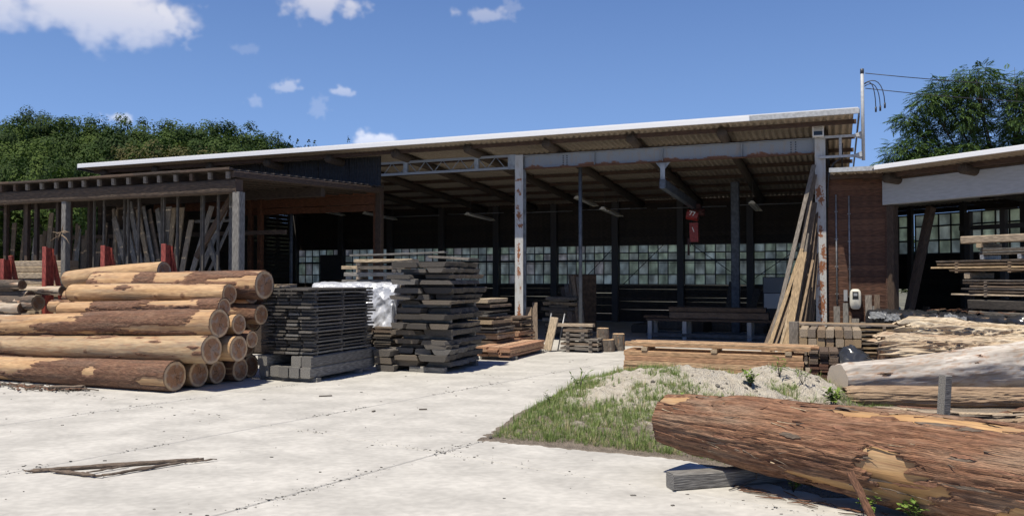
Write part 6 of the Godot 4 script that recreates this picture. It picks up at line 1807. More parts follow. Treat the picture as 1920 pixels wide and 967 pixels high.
func heap_height(x: float, z: float) -> float:
	var b := func(cx: float, cz: float, rx: float, rz: float, h: float) -> float:
		var d := Vector2((x - cx) / rx, (z - cz) / rz).length()
		return h * pow(maxf(0.0, 1.0 - d * d), 1.25)
	var y: float = 0.0
	y = maxf(y, b.call(2.05, -9.75, 1.75, 1.75, 0.31))
	y = maxf(y, b.call(3.25, -9.85, 0.95, 1.15, 0.35))
	y += b.call(1.35, -8.6, 1.75, 1.7, 0.14)
	y += b.call(2.6, -9.0, 1.4, 1.1, 0.05)
	var f := clampf(y * 6.0, 0.0, 1.0)
	y += f * (0.045 * wobble.get_noise_2d(x * 2.6, z * 2.6) + 0.022 * wobble.get_noise_2d(x * 8.0 + 5, z * 8.0) + 0.012 * wobble.get_noise_2d(x * 21.0, z * 21.0 + 9))
	return y


func soil_edge(x: float, z: float) -> float:
	# above 0 inside the soil patch that borders the concrete
	var line := [Vector2(-0.32, -7.43), Vector2(0.46, -7.08), Vector2(1.45, -6.60), Vector2(1.95, -5.75), Vector2(2.6, -5.06), Vector2(4.2, -3.4)]
	var best := 9.0
	var p := Vector2(x, z)
	for i in line.size() - 1:
		var q := Geometry2D.get_closest_point_to_segment(p, line[i], line[i + 1])
		best = minf(best, p.distance_to(q))
	var rear := [Vector2(-0.32, -7.43), Vector2(0.05, -8.4), Vector2(0.66, -10.04), Vector2(1.5, -11.1), Vector2(2.2, -11.4)]
	for i in rear.size() - 1:
		var q := Geometry2D.get_closest_point_to_segment(p, rear[i], rear[i + 1])
		best = minf(best, p.distance_to(q))
	var poly := PackedVector2Array(line)
	poly.append_array(PackedVector2Array([Vector2(12, -5), Vector2(12, -15), Vector2(9, -14), Vector2(3.6, -11.3), Vector2(2.2, -11.4), Vector2(1.5, -11.1), Vector2(0.66, -10.04), Vector2(0.05, -8.4)]))
	return best if Geometry2D.is_point_in_polygon(p, poly) else -best


func build_mound() -> void:
	var x0 := -0.6
	var z0 := -11.8
	var nx := 220
	var nz := 200
	var sx := 5.2 / nx
	var sz := 6.3 / nz
	var edge := []
	for j in nz + 1:
		for i in nx + 1:
			var x := x0 + i * sx
			var z := z0 + (nz - j) * sz
			edge.append(soil_edge(x, z) + 0.06 * wobble.get_noise_2d(x * 6.0, z * 6.0))
	var pos := func(i: int, j: int) -> Vector3:
		var x := x0 + i * sx
		var z := z0 + (nz - j) * sz
		var e: float = edge[j * (nx + 1) + i]
		var y := heap_height(x, z)
		y += smoothstep(0.0, 0.3, e) * (0.022 + 0.02 * wobble.get_noise_2d(x * 5.0, z * 5.0) + 0.008 * wobble.get_noise_2d(x * 18.0, z * 18.0)) - smoothstep(0.0, 0.10, -e) * 0.05 + 0.004
		return Vector3(x, y, z)
	var col := func(i: int, j: int) -> Color:
		var x := x0 + i * sx
		var z := z0 + (nz - j) * sz
		var h := heap_height(x, z) + 0.09 * patchy.get_noise_2d(x * 1.4, z * 1.4)
		var n := wobble.get_noise_2d(x * 9.0, z * 9.0)
		var sand := Color(0.47, 0.42, 0.34).lerp(Color(0.56, 0.52, 0.44), clampf(n + 0.5, 0, 1))
		var soil := Color(0.17, 0.14, 0.11).lerp(Color(0.27, 0.225, 0.18), clampf(n + 0.5, 0, 1))
		return soil.lerp(sand, smoothstep(0.05, 0.17, h + 0.05 * n))
	var keep := func(i: int, j: int) -> bool:
		return edge[j * (nx + 1) + i] > -0.14
	setting("sand_mound", grid_mesh(nx, nz, pos, col, keep), M.sand)
	# bare soil under the logs farther right
	var flat := func(i: int, j: int) -> Vector3:
		var x := 4.55 + i * 0.3
		var z := -4.2 - j * 0.3
		return Vector3(x, 0.012 + 0.012 * wobble.get_noise_2d(x * 2.0, z * 2.0), z)
	var flat_c := func(i: int, j: int) -> Color:
		var n := wobble.get_noise_2d(i * 0.9, j * 0.9)
		return Color(0.22, 0.18, 0.14).lerp(Color(0.40, 0.33, 0.25), clampf(n + 0.5, 0, 1))
	setting("soil", grid_mesh(24, 30, flat, flat_c), M.sand)
	# clods and pebbles on the heap
	var clod := SphereMesh.new()
	clod.radius = 0.5
	clod.height = 0.8
	clod.radial_segments = 7
	clod.rings = 4
	var r := RandomNumberGenerator.new()
	r.seed = 41
	var places := []
	while places.size() < 1100:
		var x := r.randf_range(-0.3, 4.2)
		var z := r.randf_range(-11.2, -5.6)
		if soil_edge(x, z) < 0.05:
			continue
		var h := heap_height(x, z)
		if h < 0.05 and r.randf() < 0.6:
			continue
		var s := pow(r.randf(), 3.0) * 0.05 + 0.008
		places.append([Transform3D(Basis.from_euler(Vector3(r.randf() * 6, r.randf() * 6, r.randf() * 6)).scaled(Vector3(s, s * r.randf_range(0.5, 0.9), s * r.randf_range(0.7, 1.2))), Vector3(x, h + 0.02, z)), Color(0.50, 0.46, 0.39) * r.randf_range(0.6, 1.1)])
	scatter("clods", clod, M.sand, places)
	# grass: tufts of thin bent blades
	var tuft := begin()
	var r2 := RandomNumberGenerator.new()
	r2.seed = 12
	for b in 13:
		var a := r2.randf() * TAU
		var out := Vector3(cos(a), 0, sin(a))
		var sidew := Vector3(-sin(a), 0, cos(a)) * 0.0035
		var base := out * r2.randf() * 0.35
		var hgt := r2.randf_range(0.5, 1.0)
		var bend := r2.randf_range(0.15, 0.6)
		var p1 := base + Vector3(0, hgt * 0.5, 0) + out * bend * 0.25
		var p2 := base + Vector3(0, hgt * 0.95, 0) + out * bend * 0.8
		tuft.set_color(Color(1, 1, 1))
		quad(tuft, base - sidew * 4, p1 - sidew * 3.4, p1 + sidew * 3.4, base + sidew * 4)
		tri(tuft, p1 - sidew * 3.4, p2, p1 + sidew * 3.4)
	var tuft_mesh := done(tuft)
	var blades := []
	var tries := 0
	while blades.size() < 13000 and tries < 260000:
		tries += 1
		var x := r.randf_range(-0.3, 4.3)
		var z := r.randf_range(-11.0, -5.3)
		var e := soil_edge(x, z)
		if e < 0.10:
			continue
		var dens := patchy.get_noise_2d(x * 1.1 + 20.0, z * 1.1) * 1.5
		var left := smoothstep(2.7, 1.2, x)
		dens += lerpf(-0.26, 0.50, left) - smoothstep(0.20, 0.36, heap_height(x, z)) * 0.42
		if z > -7.4:
			dens += 0.12 - smoothstep(0.30, 0.10, e) * 0.45
		else:
			dens -= smoothstep(0.34, 0.12, e) * 0.3 * smoothstep(-8.6, -7.6, z)
		if dens < r.randf_range(-0.22, 0.42):
			continue
		var s := r.randf_range(0.03, 0.075) + 0.07 * pow(r.randf(), 5.0)
		var k := r.randf()
		var c := Color(0.13, 0.205, 0.05).lerp(Color(0.255, 0.325, 0.095), k)
		if r.randf() < 0.13:
			c = Color(0.44, 0.38, 0.22)
		blades.append([Transform3D(Basis(Vector3.UP, r.randf() * TAU).scaled(Vector3(s, s * r.randf_range(0.7, 1.3), s)), Vector3(x, heap_height(x, z) + 0.012, z)), c])
	scatter("grass", tuft_mesh, M.grass_blade, blades)
	# taller plants that can be told apart
	var weeds := [[0.78, -9.3, 0.26, "tall thin grass stalks standing up at the mound's left rim", 1], [0.42, -8.75, 0.16, "dry grass stalk at the mound's lower left rim", 1], [2.62, -8.85, 0.20, "bright green leafy tuft in the hollow of the sand mound", 0], [3.50, -8.75, 0.26, "leafy green weed at the mound's right foot by the white log", 0], [3.10, -9.35, 0.24, "sparse weed on the right crest of the sand mound", 1], [3.3, -9.15, 0.22, "thin stalky weed below the right crest of the mound", 1], [1.62, -7.9, 0.22, "bushy grass clump in the middle of the green slope", 0], [1.75, -6.95, 0.20, "weed clump beside the left end of the cedar log", 0], [2.22, -5.02, 0.13, "leafy weed at the picture's lower edge under the cedar log, left one", 0], [2.42, -4.88, 0.15, "leafy weed at the picture's lower edge under the cedar log, right one", 0], [1.95, -5.6, 0.12, "dark weed in the shade under the cedar log", 0]]
	for w in weeds:
		weed(w[3], Vector3(w[0], heap_height(w[0], w[1]) + 0.01, w[1]), w[2], w[4] == 1, int(w[0] * 100))
	# a white stone on the mound's rim
	var stone := SphereMesh.new()
	stone.radius = 0.07
	stone.height = 0.10
	stone.radial_segments = 9
	stone.rings = 5
	lone("stone", "pale lump of stone on the mound's upper left rim", "stone", stone, M.pale_steel, turned(Vector3(1.95, heap_height(1.95, -10.9) + 0.05, -10.9), 0.4))


func weed(label: String, at: Vector3, size: float, stalky: bool, seed_: int) -> void:
	var r := RandomNumberGenerator.new()
	r.seed = seed_
	var o := thing("weed", label, "weed", at, 0.0, "weeds around the mound")
	var stems := begin(false)
	var leaves := begin()
	for i in (5 if stalky else 9):
		var a := r.randf() * TAU
		var tip := Vector3(cos(a) * size * r.randf_range(0.2, 0.55), size * r.randf_range(0.6, 1.05), sin(a) * size * r.randf_range(0.2, 0.55))
		tube(stems, PackedVector3Array([Vector3.ZERO, tip * 0.5 + Vector3(0, size * 0.12, 0), tip]), PackedFloat32Array([0.003, 0.0025, 0.0012]), 4)
		for k in (4 if stalky else 7):
			var f := r.randf_range(0.3, 1.0)
			var p := (tip * 0.5 + Vector3(0, size * 0.12, 0)).lerp(tip, f * 2.0 - 1.0) if f > 0.5 else tip * f + Vector3(0, size * 0.2 * f, 0)
			var d := Vector3(r.randf_range(-1, 1), r.randf_range(-0.2, 0.8), r.randf_range(-1, 1)).normalized()
			var w := d.cross(Vector3.UP).normalized() * size * (0.035 if stalky else 0.09)
			var l := size * (0.4 if stalky else 0.30)
			var k2 := r.randf()
			leaves.set_color(Color(0.12, 0.20, 0.045).lerp(Color(0.22, 0.29, 0.07), k2))
			quad(leaves, p, p + d * l * 0.5 + w, p + d * l - Vector3(0, l * 0.15, 0), p + d * l * 0.5 - w)
	part(o, "stems", done(stems), M.trunk)
	part(o, "leaves", done(leaves), M.leaf).set_meta("kind", "stuff")


func scatter(called: String, mesh: Mesh, m: Material, places: Array, parent: Node = null) -> MultiMeshInstance3D:
	var mm := MultiMesh.new()
	mm.transform_format = MultiMesh.TRANSFORM_3D
	mm.use_colors = true
	mm.mesh = mesh
	mm.instance_count = places.size()
	for i in places.size():
		mm.set_instance_transform(i, places[i][0])
		mm.set_instance_color(i, places[i][1])
	var o := MultiMeshInstance3D.new()
	o.multimesh = mm
	o.material_override = m
	o.set_meta("kind", "stuff")
	if parent:
		o.name = called
		parent.add_child(o, true)
	else:
		o.name = numbered(called)
		add_child(o)
	return o


func build_litter() -> void:
	var r := RandomNumberGenerator.new()
	r.seed = 314
	# crumbs and chips on the concrete, thicker along the joints
	var chip := begin()
	put_box(chip, Vector3(-0.5, 0, -0.5), Vector3(0.5, 0.4, 0.5), 0.12)
	var chip_mesh := done(chip)
	var yard := Basis(Vector3.UP, -0.611)
	var crumbs := []
	for i in 6500:
		var p := Vector3(r.randf_range(-9, 3), 0, r.randf_range(-15, -3.2))
		var s := pow(r.randf(), 4.0) * 0.014 + 0.003
		if i > 600:
			var a: float = [-8.92, -6.7, -4.45][r.randi() % 3] + r.randfn(0, 0.045) * (0.4 + 1.6 * r.randf())
			var b: float = -r.randf_range(0.0, 12.0)
			if r.randf() < 0.35:
				b = -([5.29, 0.55, 9.9][r.randi() % 3] + r.randfn(0, 0.05) * (0.4 + 1.6 * r.randf()))
				a = r.randf_range(-13, -1)
			if patchy.get_noise_2d(a * 0.8 + 4.0, b * 0.8) < r.randf_range(-0.15, 0.3):
				continue
			p = yard * Vector3(a, 0, b)
			s = pow(r.randf(), 3.0) * 0.009 + 0.0025
		if soil_edge(p.x, p.z) > 0.0:
			continue
		crumbs.append([Transform3D(Basis(Vector3.UP, r.randf() * TAU).scaled(Vector3(s * r.randf_range(1, 2.4), s, s)), Vector3(p.x, 0.001, p.z)), Color(0.31, 0.285, 0.25) * r.randf_range(0.6, 1.9)])
	scatter("crumbs", chip_mesh, M.sand, crumbs)
	# single pieces one can point at
	var bits := [[-2.42, -10.1, 0.16, 0.3, "dark splinter of wood lying alone in the middle of the yard"], [-1.55, -8.95, 0.05, 1.2, "tiny block of wood lying on the open concrete"], [-5.05, -6.9, 0.10, 0.2, "short dark stick on the concrete at the left"], [-3.1, -6.45, 0.10, 0.7, "small bark piece near the forked bark strip, above it"], [-1.05, -9.1, 0.09, 0.1, "thin brown sliver on the open concrete, right of the tiny block"], [-2.85, -4.95, 0.07, 0.5, "small brown chip near the picture's lower left corner"], [-2.2, -4.75, 0.06, 0.1, "small brown chip near the picture's lower edge, left of the middle"]]
	for b in bits:
		lone("wood_chip", b[4], "wood chip", bar(Vector3(b[2], 0.014, 0.022), 0.003), M.chip, Transform3D(Basis(Vector3.UP, b[3]), Vector3(b[0], 0.008, b[1])), "single chips on the concrete")
	# forked strip of bark on the concrete, lower left
	var fork := thing("bark_strip", "long forked strip of dry bark lying on the concrete at the lower left", "bark strip", Vector3(-3.4, 0.0, -6.2))
	var o := Vector3(-3.4, 0.0, -6.2)
	var ends := [[Vector3(-3.68, 0, -6.19), Vector3(-2.46, 0, -6.61), 0.026, 4], [Vector3(-3.55, 0, -6.20), Vector3(-3.04, 0, -6.02), 0.020, 3], [Vector3(-3.08, 0, -6.02), Vector3(-2.60, 0, -6.50), 0.016, 3], [Vector3(-3.24, 0, -6.10), Vector3(-3.02, 0, -6.36), 0.011, 2], [Vector3(-3.74, 0, -6.17), Vector3(-3.5, 0, -6.24), 0.012, 3], [Vector3(-2.62, 0, -6.46), Vector3(-2.40, 0, -6.58), 0.010, 2]]
	for e in ends:
		for q in e[3]:
			var st := begin(false)
			var path := PackedVector3Array()
			var radii := PackedFloat32Array()
			var off := r.randf_range(-0.015, 0.015)
			var s0 := r.randf_range(0.0, 0.12)
			var s1 := r.randf_range(0.8, 1.0)
			for k in 9:
				var f := lerpf(s0, s1, k / 8.0)
				var p: Vector3 = e[0].lerp(e[1], f) - o
				path.append(p + Vector3(0, 0.012 + 0.010 * absf(sin(f * 9.0 + q)), off + 0.02 * wobble.get_noise_2d(f * 4.0, q * 7.0)))
				radii.append(e[2] * (0.35 + 0.35 * sin(PI * clampf(k / 8.0, 0.1, 0.9))) * r.randf_range(0.7, 1.1))
			tube(st, path, radii, 6)
			part(fork, "bark_strand", done(st), M.grey_bark_strip)
	# shreds in front of the log pile
	for i in 90:
		var t := r.randf_range(-5.6, -2.2) if i > 16 else r.randf_range(-3.3, -2.3)
		var n := -9.64 - absf(r.randfn(0, 0.16)) * (0.6 if i > 16 else 1.2)
		var l := r.randf_range(0.08, 0.42)
		var strip := begin(false)
		var path := PackedVector3Array()
		var radii := PackedFloat32Array()
		for k in 5:
			path.append(Vector3((k / 4.0 - 0.5) * l, 0.012 + 0.03 * r.randf(), 0.03 * r.randf_range(-1, 1)))
			radii.append(r.randf_range(0.004, 0.013))
		tube(strip, path, radii, 5)
		lone("bark_shred", "dark shred of bark on the concrete along the foot of the log pile", "bark shred", done(strip), M[["grey_bark_strip", "loose_bark", "chip"][i % 3]], turned(S(t, 0, n), FRONT_TURN + jitter(0.6)), "bark shreds before the log pile")
	lone("bark_slab", "curled brown slab of bark lying before the front bottom log", "bark slab", board(0.42, 0.05, 0.13, 2, 0.02), M.brown_board1, turned(S(-2.65, 0.01, -9.72), FRONT_TURN + 0.5))
	# bark around the cedar log
	lone("bark_slab", "red-brown bark strip leaning on the front of the cedar log", "bark slab", board(0.34, 0.016, 0.05, 1, 0.004), M.loose_bark, aimed(Vector3(2.20, 0.0, -4.90), Vector3(2.10, 0.28, -5.0), Vector3(0, 0, 1)).translated_local(Vector3(0.16, 0, 0)))
	lone("bark_slab", "curved reddish bark piece flat on the concrete at the lower right edge", "bark slab", board(0.42, 0.022, 0.09, 2, 0.008), M.loose_bark, turned(Vector3(2.16, 0.005, -4.86), -0.25))
	for i in 26:
		var f := r.randf()
		var p := Vector3(1.55, 0, -5.78).lerp(Vector3(2.3, 0, -5.0), f) + Vector3(r.randfn(0, 0.05), 0, r.randfn(0, 0.05))
		var st := begin(false)
		var l := r.randf_range(0.05, 0.2)
		var path := PackedVector3Array()
		for k in 4:
			path.append(Vector3((k / 3.0 - 0.5) * l, 0.006 + 0.012 * r.randf(), 0.015 * r.randf_range(-1, 1)))
		tube(st, path, PackedFloat32Array([0.002, 0.005, 0.005, 0.002]), 5)
		lone("bark_shred", "thin shred of bark on the ground along the front of the cedar log", "bark shred", done(st), M.loose_bark if i % 2 else M.grey_bark_strip, turned(p, -0.7 + r.randf_range(-0.6, 0.6)), "bark shreds before the cedar log")
	var twig := begin(false)
	tube(twig, PackedVector3Array([Vector3(0, 0.01, 0), Vector3(0.14, 0.02, -0.05), Vector3(0.27, 0.05, -0.07), Vector3(0.28, 0.16, -0.08)]), PackedFloat32Array([0.004, 0.007, 0.006, 0.003]), 6)
	lone("twig", "bent dry twig beside the grey sleeper under the cedar log", "twig", done(twig), M.chip, turned(Vector3(1.52, 0, -5.66), 0.3))
	# light shreds of bark lying between the cedar log and the white log
	for i in 70:
		var p := Vector3(r.randf_range(3.3, 6.4), 0.02, r.randf_range(-8.9, -7.2))
		var w := r.randf_range(0.05, 0.14)
		lone("bark_sheet", "light sheet of peeled bark on the ground before the white log", "bark sheet", board(snappedf(r.randf_range(0.2, 0.6), 0.1), 0.012, snappedf(w, 0.04), i % 3, 0.015), M[["pale_chip", "pale_board1", "tan_board0", "loose_bark"][i % 4]], Transform3D(Basis(Vector3.UP, r.randf_range(-0.5, 0.5)) * Basis(Vector3.BACK, r.randf_range(-0.12, 0.12)), p + Vector3(0, 0.02 + 0.03 * r.randf(), 0)), "peeled bark before the white log")


# ---------------------------------------------------------------- hill and trees

func leaf_cloud(seed_: int, lobes: Array, count: int, leaf: float, tone_a: Color, tone_b: Color) -> ArrayMesh:
	# leaf-sized faces spread through the outer part of several overlapping lobes: [centre, radii]
	var r := RandomNumberGenerator.new()
	r.seed = seed_
	var pos := PackedVector3Array()
	var nor := PackedVector3Array()
	var col := PackedColorArray()
	var idx := PackedInt32Array()
	var total := 0.0
	for l in lobes:
		total += l[1].x * l[1].y
	for l in lobes:
		var c: Vector3 = l[0]
		var rad: Vector3 = l[1]
		var k := int(count * rad.x * rad.y / total)
		var subs := []
		for q in 16:
			var e := Vector3(r.randfn(), r.randfn() + 0.35, r.randfn()).normalized()
			subs.append([c + Vector3(e.x * rad.x, e.y * rad.y, e.z * rad.z) * r.randf_range(0.72, 1.0), e, minf(rad.x, rad.y) * r.randf_range(0.22, 0.42)])
		for i in k:
			var sub = subs[r.randi() % 16]
			var d := Vector3(r.randfn(), r.randfn() * 0.75, r.randfn()).normalized()
			var p: Vector3 = sub[0] + d * sub[2] * (1.0 - 0.5 * pow(r.randf(), 2.0))
			var n: Vector3 = (d * 1.1 + sub[1] * 1.0 + Vector3(r.randfn(0, 0.3), r.randfn(0, 0.3) + 0.25, r.randfn(0, 0.3))).normalized()
			var a := n.cross(Vector3(r.randfn(), r.randfn(), r.randfn())).normalized()
			var b := n.cross(a)
			var s := leaf * r.randf_range(0.55, 1.3)
			var t := tone_a.lerp(tone_b, clampf(r.randf() * 0.7 + 0.3 * (wobble.get_noise_3d(p.x * 0.5, p.y * 0.5, p.z * 0.5) + 0.5), 0, 1))
			var q := pos.size()
			pos.append_array([p - a * s, p + b * s * 0.55, p + a * s, p - b * s * 0.55])
			for z in 4:
				nor.append(n)
				col.append(t)
			idx.append_array([q, q + 1, q + 2, q, q + 2, q + 3])
	return arrays(pos, nor, idx, col)


func trunk_mesh(h: float, r: float, seed_: int) -> ArrayMesh:
	var st := begin(false)
	var q := RandomNumberGenerator.new()
	q.seed = seed_
	tube(st, PackedVector3Array([Vector3.ZERO, Vector3(q.randfn(0, 0.1), h * 0.5, q.randfn(0, 0.1)), Vector3(q.randfn(0, 0.2), h, q.randfn(0, 0.2))]), PackedFloat32Array([r, r * 0.7, r * 0.25]), 8)
	for i in 4:
		var a := TAU * i / 4.0 + q.randf()
		var y := h * q.randf_range(0.35, 0.65)
		tube(st, PackedVector3Array([Vector3(0, y, 0), Vector3(cos(a) * h * 0.16, y + h * 0.14, sin(a) * h * 0.16), Vector3(cos(a) * h * 0.26, y + h * 0.3, sin(a) * h * 0.26)]), PackedFloat32Array([r * 0.4, r * 0.25, r * 0.08]), 6)
	return done(st)


func hill_height(x: float, z: float) -> float:
	# a wooded rise behind the left end of the sheds
	var d := Vector2((x + 62.0) / 58.0, (z + 120.0) / 62.0).length()
	return 15.5 * smoothstep(1.0, 0.1, d) - 0.12


func build_hill_and_trees() -> void:
	var f := func(i: int, j: int) -> Vector3:
		var x := -150.0 + i * 3.4
		var z := -200.0 + (44 - j) * 3.6
		return Vector3(x, hill_height(x, z) - 0.02 + 0.4 * wobble.get_noise_2d(x * 0.06, z * 0.06) * clampf(hill_height(x, z), 0, 1), z)
	setting("hill", grid_mesh(46, 44, f), M.hill)
	var greens := [[Color(0.024, 0.047, 0.013), Color(0.055, 0.088, 0.024)], [Color(0.02, 0.039, 0.013), Color(0.044, 0.071, 0.022)], [Color(0.03, 0.054, 0.014), Color(0.066, 0.10, 0.027)], [Color(0.042, 0.072, 0.015), Color(0.085, 0.125, 0.03)], [Color(0.075, 0.072, 0.027), Color(0.115, 0.105, 0.045)]]
	var crowns := []
	for v in 10:
		var r := RandomNumberGenerator.new()
		r.seed = 200 + v
		var lobes := [[Vector3(0, 5.4, 0), Vector3(2.3, 1.9, 2.3)]]
		for k in 7:
			var a := TAU * k / 7.0 + r.randf()
			lobes.append([Vector3(cos(a) * r.randf_range(1.1, 1.9), r.randf_range(3.3, 5.6), sin(a) * r.randf_range(1.1, 1.9)), Vector3(1, 0.85, 1) * r.randf_range(1.0, 1.6)])
		var g = greens[v % 5]
		crowns.append(leaf_cloud(300 + v, lobes, 8500, 0.092, g[0], g[1]))
	var trunk := trunk_mesh(5.4, 0.17, 4)
	# crown tops along the skyline: [picture column, row, distance, kind, width factor]
	var r3 := RandomNumberGenerator.new()
	r3.seed = 71
	var rows := []
	var sky := [[-20, 240], [15, 228], [45, 210], [75, 205], [108, 222], [145, 210], [175, 218], [205, 228], [238, 222], [268, 228], [300, 232], [328, 240], [352, 224], [385, 218], [415, 228], [445, 232], [470, 244], [496, 252], [520, 268]]
	for s in sky:
		rows.append([0, s[0], s[1], 88.0 + r3.randf_range(-5, 5), r3.randi() % 3, r3.randf_range(0.85, 1.1)])
	for k in 20:
		rows.append([1, -20 + k * 24.0 + r3.randf_range(-8, 8), 246 + r3.randf_range(-6, 10) + k * 0.5, 76.0 + r3.randf_range(-4, 4), r3.randi() % 4, r3.randf_range(0.8, 1.05)])
	for k in 19:
		rows.append([2, -15 + k * 25.0 + r3.randf_range(-8, 8), 272 + r3.randf_range(-7, 8), 66.0 + r3.randf_range(-3, 3), (r3.randi() % 4) if k < 11 or k > 16 else 4, r3.randf_range(0.7, 0.95)])
	for k in 13:
		rows.append([3, -15 + k * 24.0 + r3.randf_range(-8, 8), 303 + r3.randf_range(-7, 7), 56.0 + r3.randf_range(-3, 3), r3.randi() % 3, r3.randf_range(0.6, 0.8)])
	for k in 8:
		rows.append([4, -10 + k * 20.0 + r3.randf_range(-6, 6), 345 + r3.randf_range(-10, 10), 44.0 + r3.randf_range(-3, 3), r3.randi() % 3, r3.randf_range(0.5, 0.65)])
	var place := ["on the hill's skyline", "just below the hill's skyline", "halfway down the hill", "low on the hill", "at the foot of the hill"]
	var adj := ["dark green broadleaf tree", "deep green dense tree", "mid green broadleaf tree", "light green bushy tree", "yellowish bamboo-like tree"]
	for row in 5:
		var these := rows.filter(func(e): return e[0] == row)
		these.sort_custom(func(a, b): return a[1] < b[1])
		for i in these.size():
			var d = these[i]
			var dist: float = d[3]
			var x: float = (d[1] - 960.0) / 1507.0 * dist
			var top: float = 1.5 + (519.0 - d[2]) / 1507.0 * dist
			var ground := maxf(hill_height(x, -dist), -0.1)
			hill_tree("%s %s, %s" % [adj[d[4]], place[row], rank(i, these.size(), "left", "right")], Vector3(x, ground - 0.2, -dist), top - ground + 0.2, d[5], crowns[d[4] + (5 if r3.randf() < 0.5 else 0)], trunk, r3.randf() * TAU, "trees of the wooded hill")
	hill_tree("bright green rounded tree low on the hill, just above the lean-to's roof", Vector3((92 - 960.0) / 1507.0 * 40.0, 0, -40.0), 1.5 + (519 - 297) / 1507.0 * 40.0, 0.75, crowns[3], trunk, 0.4, "")
	# cedars peeping over the roof
	for c in [[541, 258, 110.0, "taller dark cedar peeping over the shed roof, left one"], [556, 266, 112.0, "second dark cedar peeping over the shed roof"], [570, 276, 115.0, "small dark cedar tip over the shed roof, third from the left"], [588, 268, 118.0, "rightmost pair of dark cedar tips above the shed roof"], [577, 266, 116.0, "slim dark cedar tip left of the rightmost pair"], [652, 262, 130.0, "tiny tree tip above the shed roof, far right of the cedars"]]:
		var dist: float = c[2]
		var x: float = (c[0] - 960.0) / 1507.0 * dist
		var top: float = 1.5 + (519.0 - c[1]) / 1507.0 * dist
		var g := maxf(hill_height(x, -dist), 0.0) - 0.2
		var o := thing("cedar_tree", c[3], "cedar", Vector3(x, g, -dist), 0.0, "cedars over the roof")
		var h: float = top - g
		var lobes := []
		for k in 9:
			var q := k / 8.0
			lobes.append([Vector3(0, lerpf(h * 0.3, h * 0.97, q), 0), Vector3(lerpf(1.9, 0.22, q), h * 0.07, lerpf(1.9, 0.22, q))])
		part(o, "crown", leaf_cloud(int(c[0]), lobes, 2200, 0.14, Color(0.018, 0.034, 0.014), Color(0.045, 0.07, 0.026)), M.leaf).set_meta("kind", "stuff")
		part(o, "trunk", trunk_mesh(h * 0.9, 0.2, 3), M.trunk)
	# bushes behind the rear wall, seen through gaps and openings
	for c in [[12.8, -24.5, 2.6, "green bush outside, seen through the corner opening of the right-hand building"], [14.8, -26.5, 3.0, "second green bush outside behind the right-hand building"], [-16.5, -22.0, 3.4, "green bush behind the lean-to, seen between its rack poles, left"], [-14.2, -21.5, 3.3, "green bush behind the lean-to, seen between its rack poles, right"], [-18.8, -23.0, 3.6, "green bush behind the lean-to at the photo's left edge"]]:
		hill_tree(c[3], Vector3(c[0], 0, c[1]), c[2], 1.25, crowns[3], trunk, c[0], "bushes behind the sheds")
	big_tree()


func hill_tree(label: String, at: Vector3, height: float, wide: float, crown: Mesh, trunk: Mesh, turn: float, group: String) -> void:
	var o := thing("broadleaf_tree", label, "tree", at, turn, group)
	var k := height / 7.2
	var w := maxf(k, 0.75) * wide
	var lift := 0.0
	if k > 1.5:
		# a tall tree gets a crown of normal depth on a longer trunk
		lift = height - 7.2 * 1.5
		k = 1.5
		w = 1.5 * wide
	part(o, "crown", crown, M.leaf, Transform3D(Basis.from_scale(Vector3(w, k, w)), Vector3(0, lift, 0))).set_meta("kind", "stuff")
	part(o, "trunk", trunk, M.trunk, Transform3D(Basis.from_scale(Vector3(w, (lift + 5.2 * k) / 5.4, w)), Vector3.ZERO))


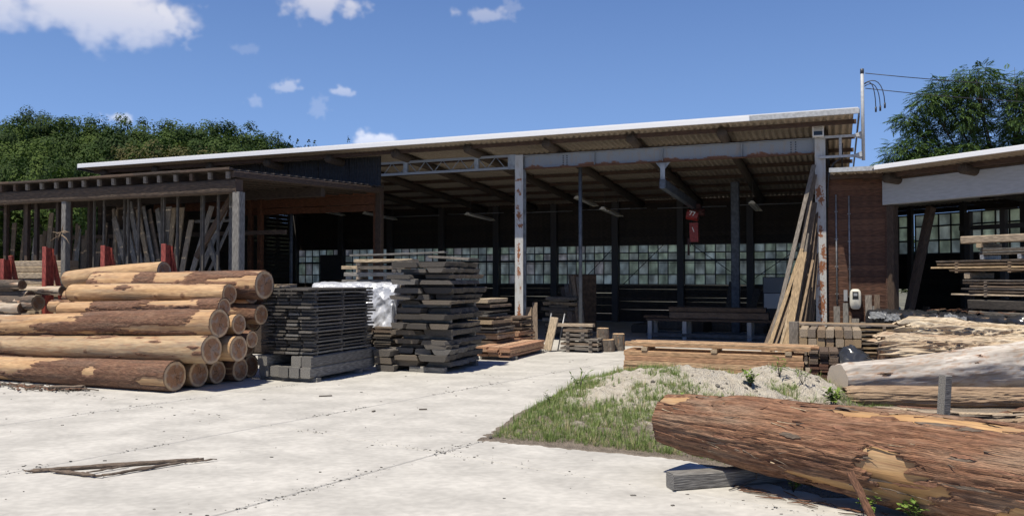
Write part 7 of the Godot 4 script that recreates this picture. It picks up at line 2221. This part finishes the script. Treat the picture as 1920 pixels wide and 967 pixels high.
func big_tree() -> void:
	# feathery tree behind the right-hand building
	var at := Vector3(18.6, 0, -30.0)
	var o := thing("big_tree", "tall tree with feathery hanging leaves behind the right-hand building's roof", "tree", at)
	# clumps: [x, y, z, radius], metres from the trunk's foot
	var clumps := [
		[-3.9, 7.35, 0.3, 0.55], [-3.2, 7.9, 0.6, 0.75], [-2.5, 8.35, 0.2, 0.85], [-1.7, 8.7, 0.9, 0.85], [-0.9, 8.5, -0.4, 0.95], [0.0, 8.45, 0.6, 0.95], [0.9, 8.1, 0.0, 1.0], [1.9, 7.9, 0.5, 1.1], [-2.9, 7.1, -0.4, 0.7], [-2.0, 7.4, 0.6, 0.85], [-1.1, 7.5, -0.6, 0.9], [-0.1, 7.3, 0.8, 0.95], [0.9, 7.0, -0.2, 1.0], [-2.6, 6.4, 0.2, 0.55], [-1.9, 6.25, 0.8, 0.5], [-1.2, 6.5, 0.0, 0.6], [-0.3, 6.3, 0.4, 0.75], [0.6, 6.0, 0.8, 0.95], [-0.2, 5.55, 0.9, 0.75], [0.8, 5.3, 0.2, 0.8], [1.9, 6.4, 0.7, 1.1], [2.2, 5.4, 0.0, 1.0],
		[-4.35, 6.1, 0.6, 0.62], [-3.7, 6.35, 0.4, 0.62], [-3.15, 5.95, 0.8, 0.58], [-4.6, 5.55, 0.4, 0.6], [-3.9, 5.5, 0.7, 0.7], [-3.2, 5.3, 0.5, 0.6], [3.2, 7.3, 0.0, 1.2], [3.2, 5.9, 0.5, 1.2], [1.0, 8.8, 0.4, 0.6],
	]
	var wood := begin(false)
	var root := Vector3(0, 0, 0)
	tube(wood, PackedVector3Array([root, Vector3(0.1, 2.4, 0), Vector3(-0.1, 4.6, 0.1)]), PackedFloat32Array([0.34, 0.27, 0.22]), 12)
	var r := RandomNumberGenerator.new()
	r.seed = 88
	var fronds := []
	for c in clumps:
		var p := Vector3(c[0], c[1], c[2])
		var start := Vector3(-0.1, 4.4 - r.randf() * 1.2, 0.1)
		var mid := start.lerp(p, 0.55) + Vector3(0, -0.35 + r.randf() * 0.3, 0)
		tube(wood, PackedVector3Array([start, start.lerp(mid, 0.5) + Vector3(0, 0.2, 0), mid, p]), PackedFloat32Array([0.085, 0.062, 0.042, 0.012]), 6)
		for q in 5:
			var e: Vector3 = p + Vector3(r.randfn(), r.randfn() * 0.7, r.randfn()).normalized() * c[3] * 0.8
			tube(wood, PackedVector3Array([mid.lerp(p, 0.6), e]), PackedFloat32Array([0.018, 0.006]), 4)
		var count := int(340 * c[3] * c[3]) + 80
		for k in count:
			var d := Vector3(r.randfn(), r.randfn(), r.randfn()).normalized()
			var rad: float = c[3] * (1.0 + 0.3 * wobble.get_noise_3d(d.x * 2 + p.x, d.y * 2 + p.y, d.z * 2)) * pow(r.randf(), 0.45)
			var b := p + Vector3(d.x, d.y * 0.72, d.z) * rad
			var way := Vector3(d.x + r.randfn(0, 0.5), -0.35 + r.randfn(0, 0.25) + d.y * 0.4, d.z + r.randfn(0, 0.5)).normalized()
			var tr := aimed(b, b + way)
			var s := r.randf_range(0.45, 0.85)
			fronds.append([Transform3D(tr.basis.scaled(Vector3(s, s, s)), b), Color(0.045, 0.085, 0.024).lerp(Color(0.09, 0.145, 0.04), r.randf())])
	var frond := begin()
	frond.set_color(Color.WHITE)
	for k in 6:
		var x := 0.05 + k * 0.065
		var l := 0.16 * (1.0 - absf(k - 2.5) * 0.12)
		for sgn in [-1.0, 1.0]:
			var a := Vector3(x, -0.02 * k * k * 0.12, 0)
			var tip := a + Vector3(0.05, -0.045, sgn * l)
			var m := a.lerp(tip, 0.5)
			quad(frond, a, m + Vector3(0.028, 0.008, 0), tip, m - Vector3(0.028, -0.008, 0))
	quad(frond, Vector3(0.40, -0.06, 0), Vector3(0.48, -0.09, 0.035), Vector3(0.58, -0.14, 0), Vector3(0.48, -0.09, -0.035))
	part(o, "trunk", done(wood), M.trunk)
	scatter("crown", done(frond), M.leaf, fronds, o)
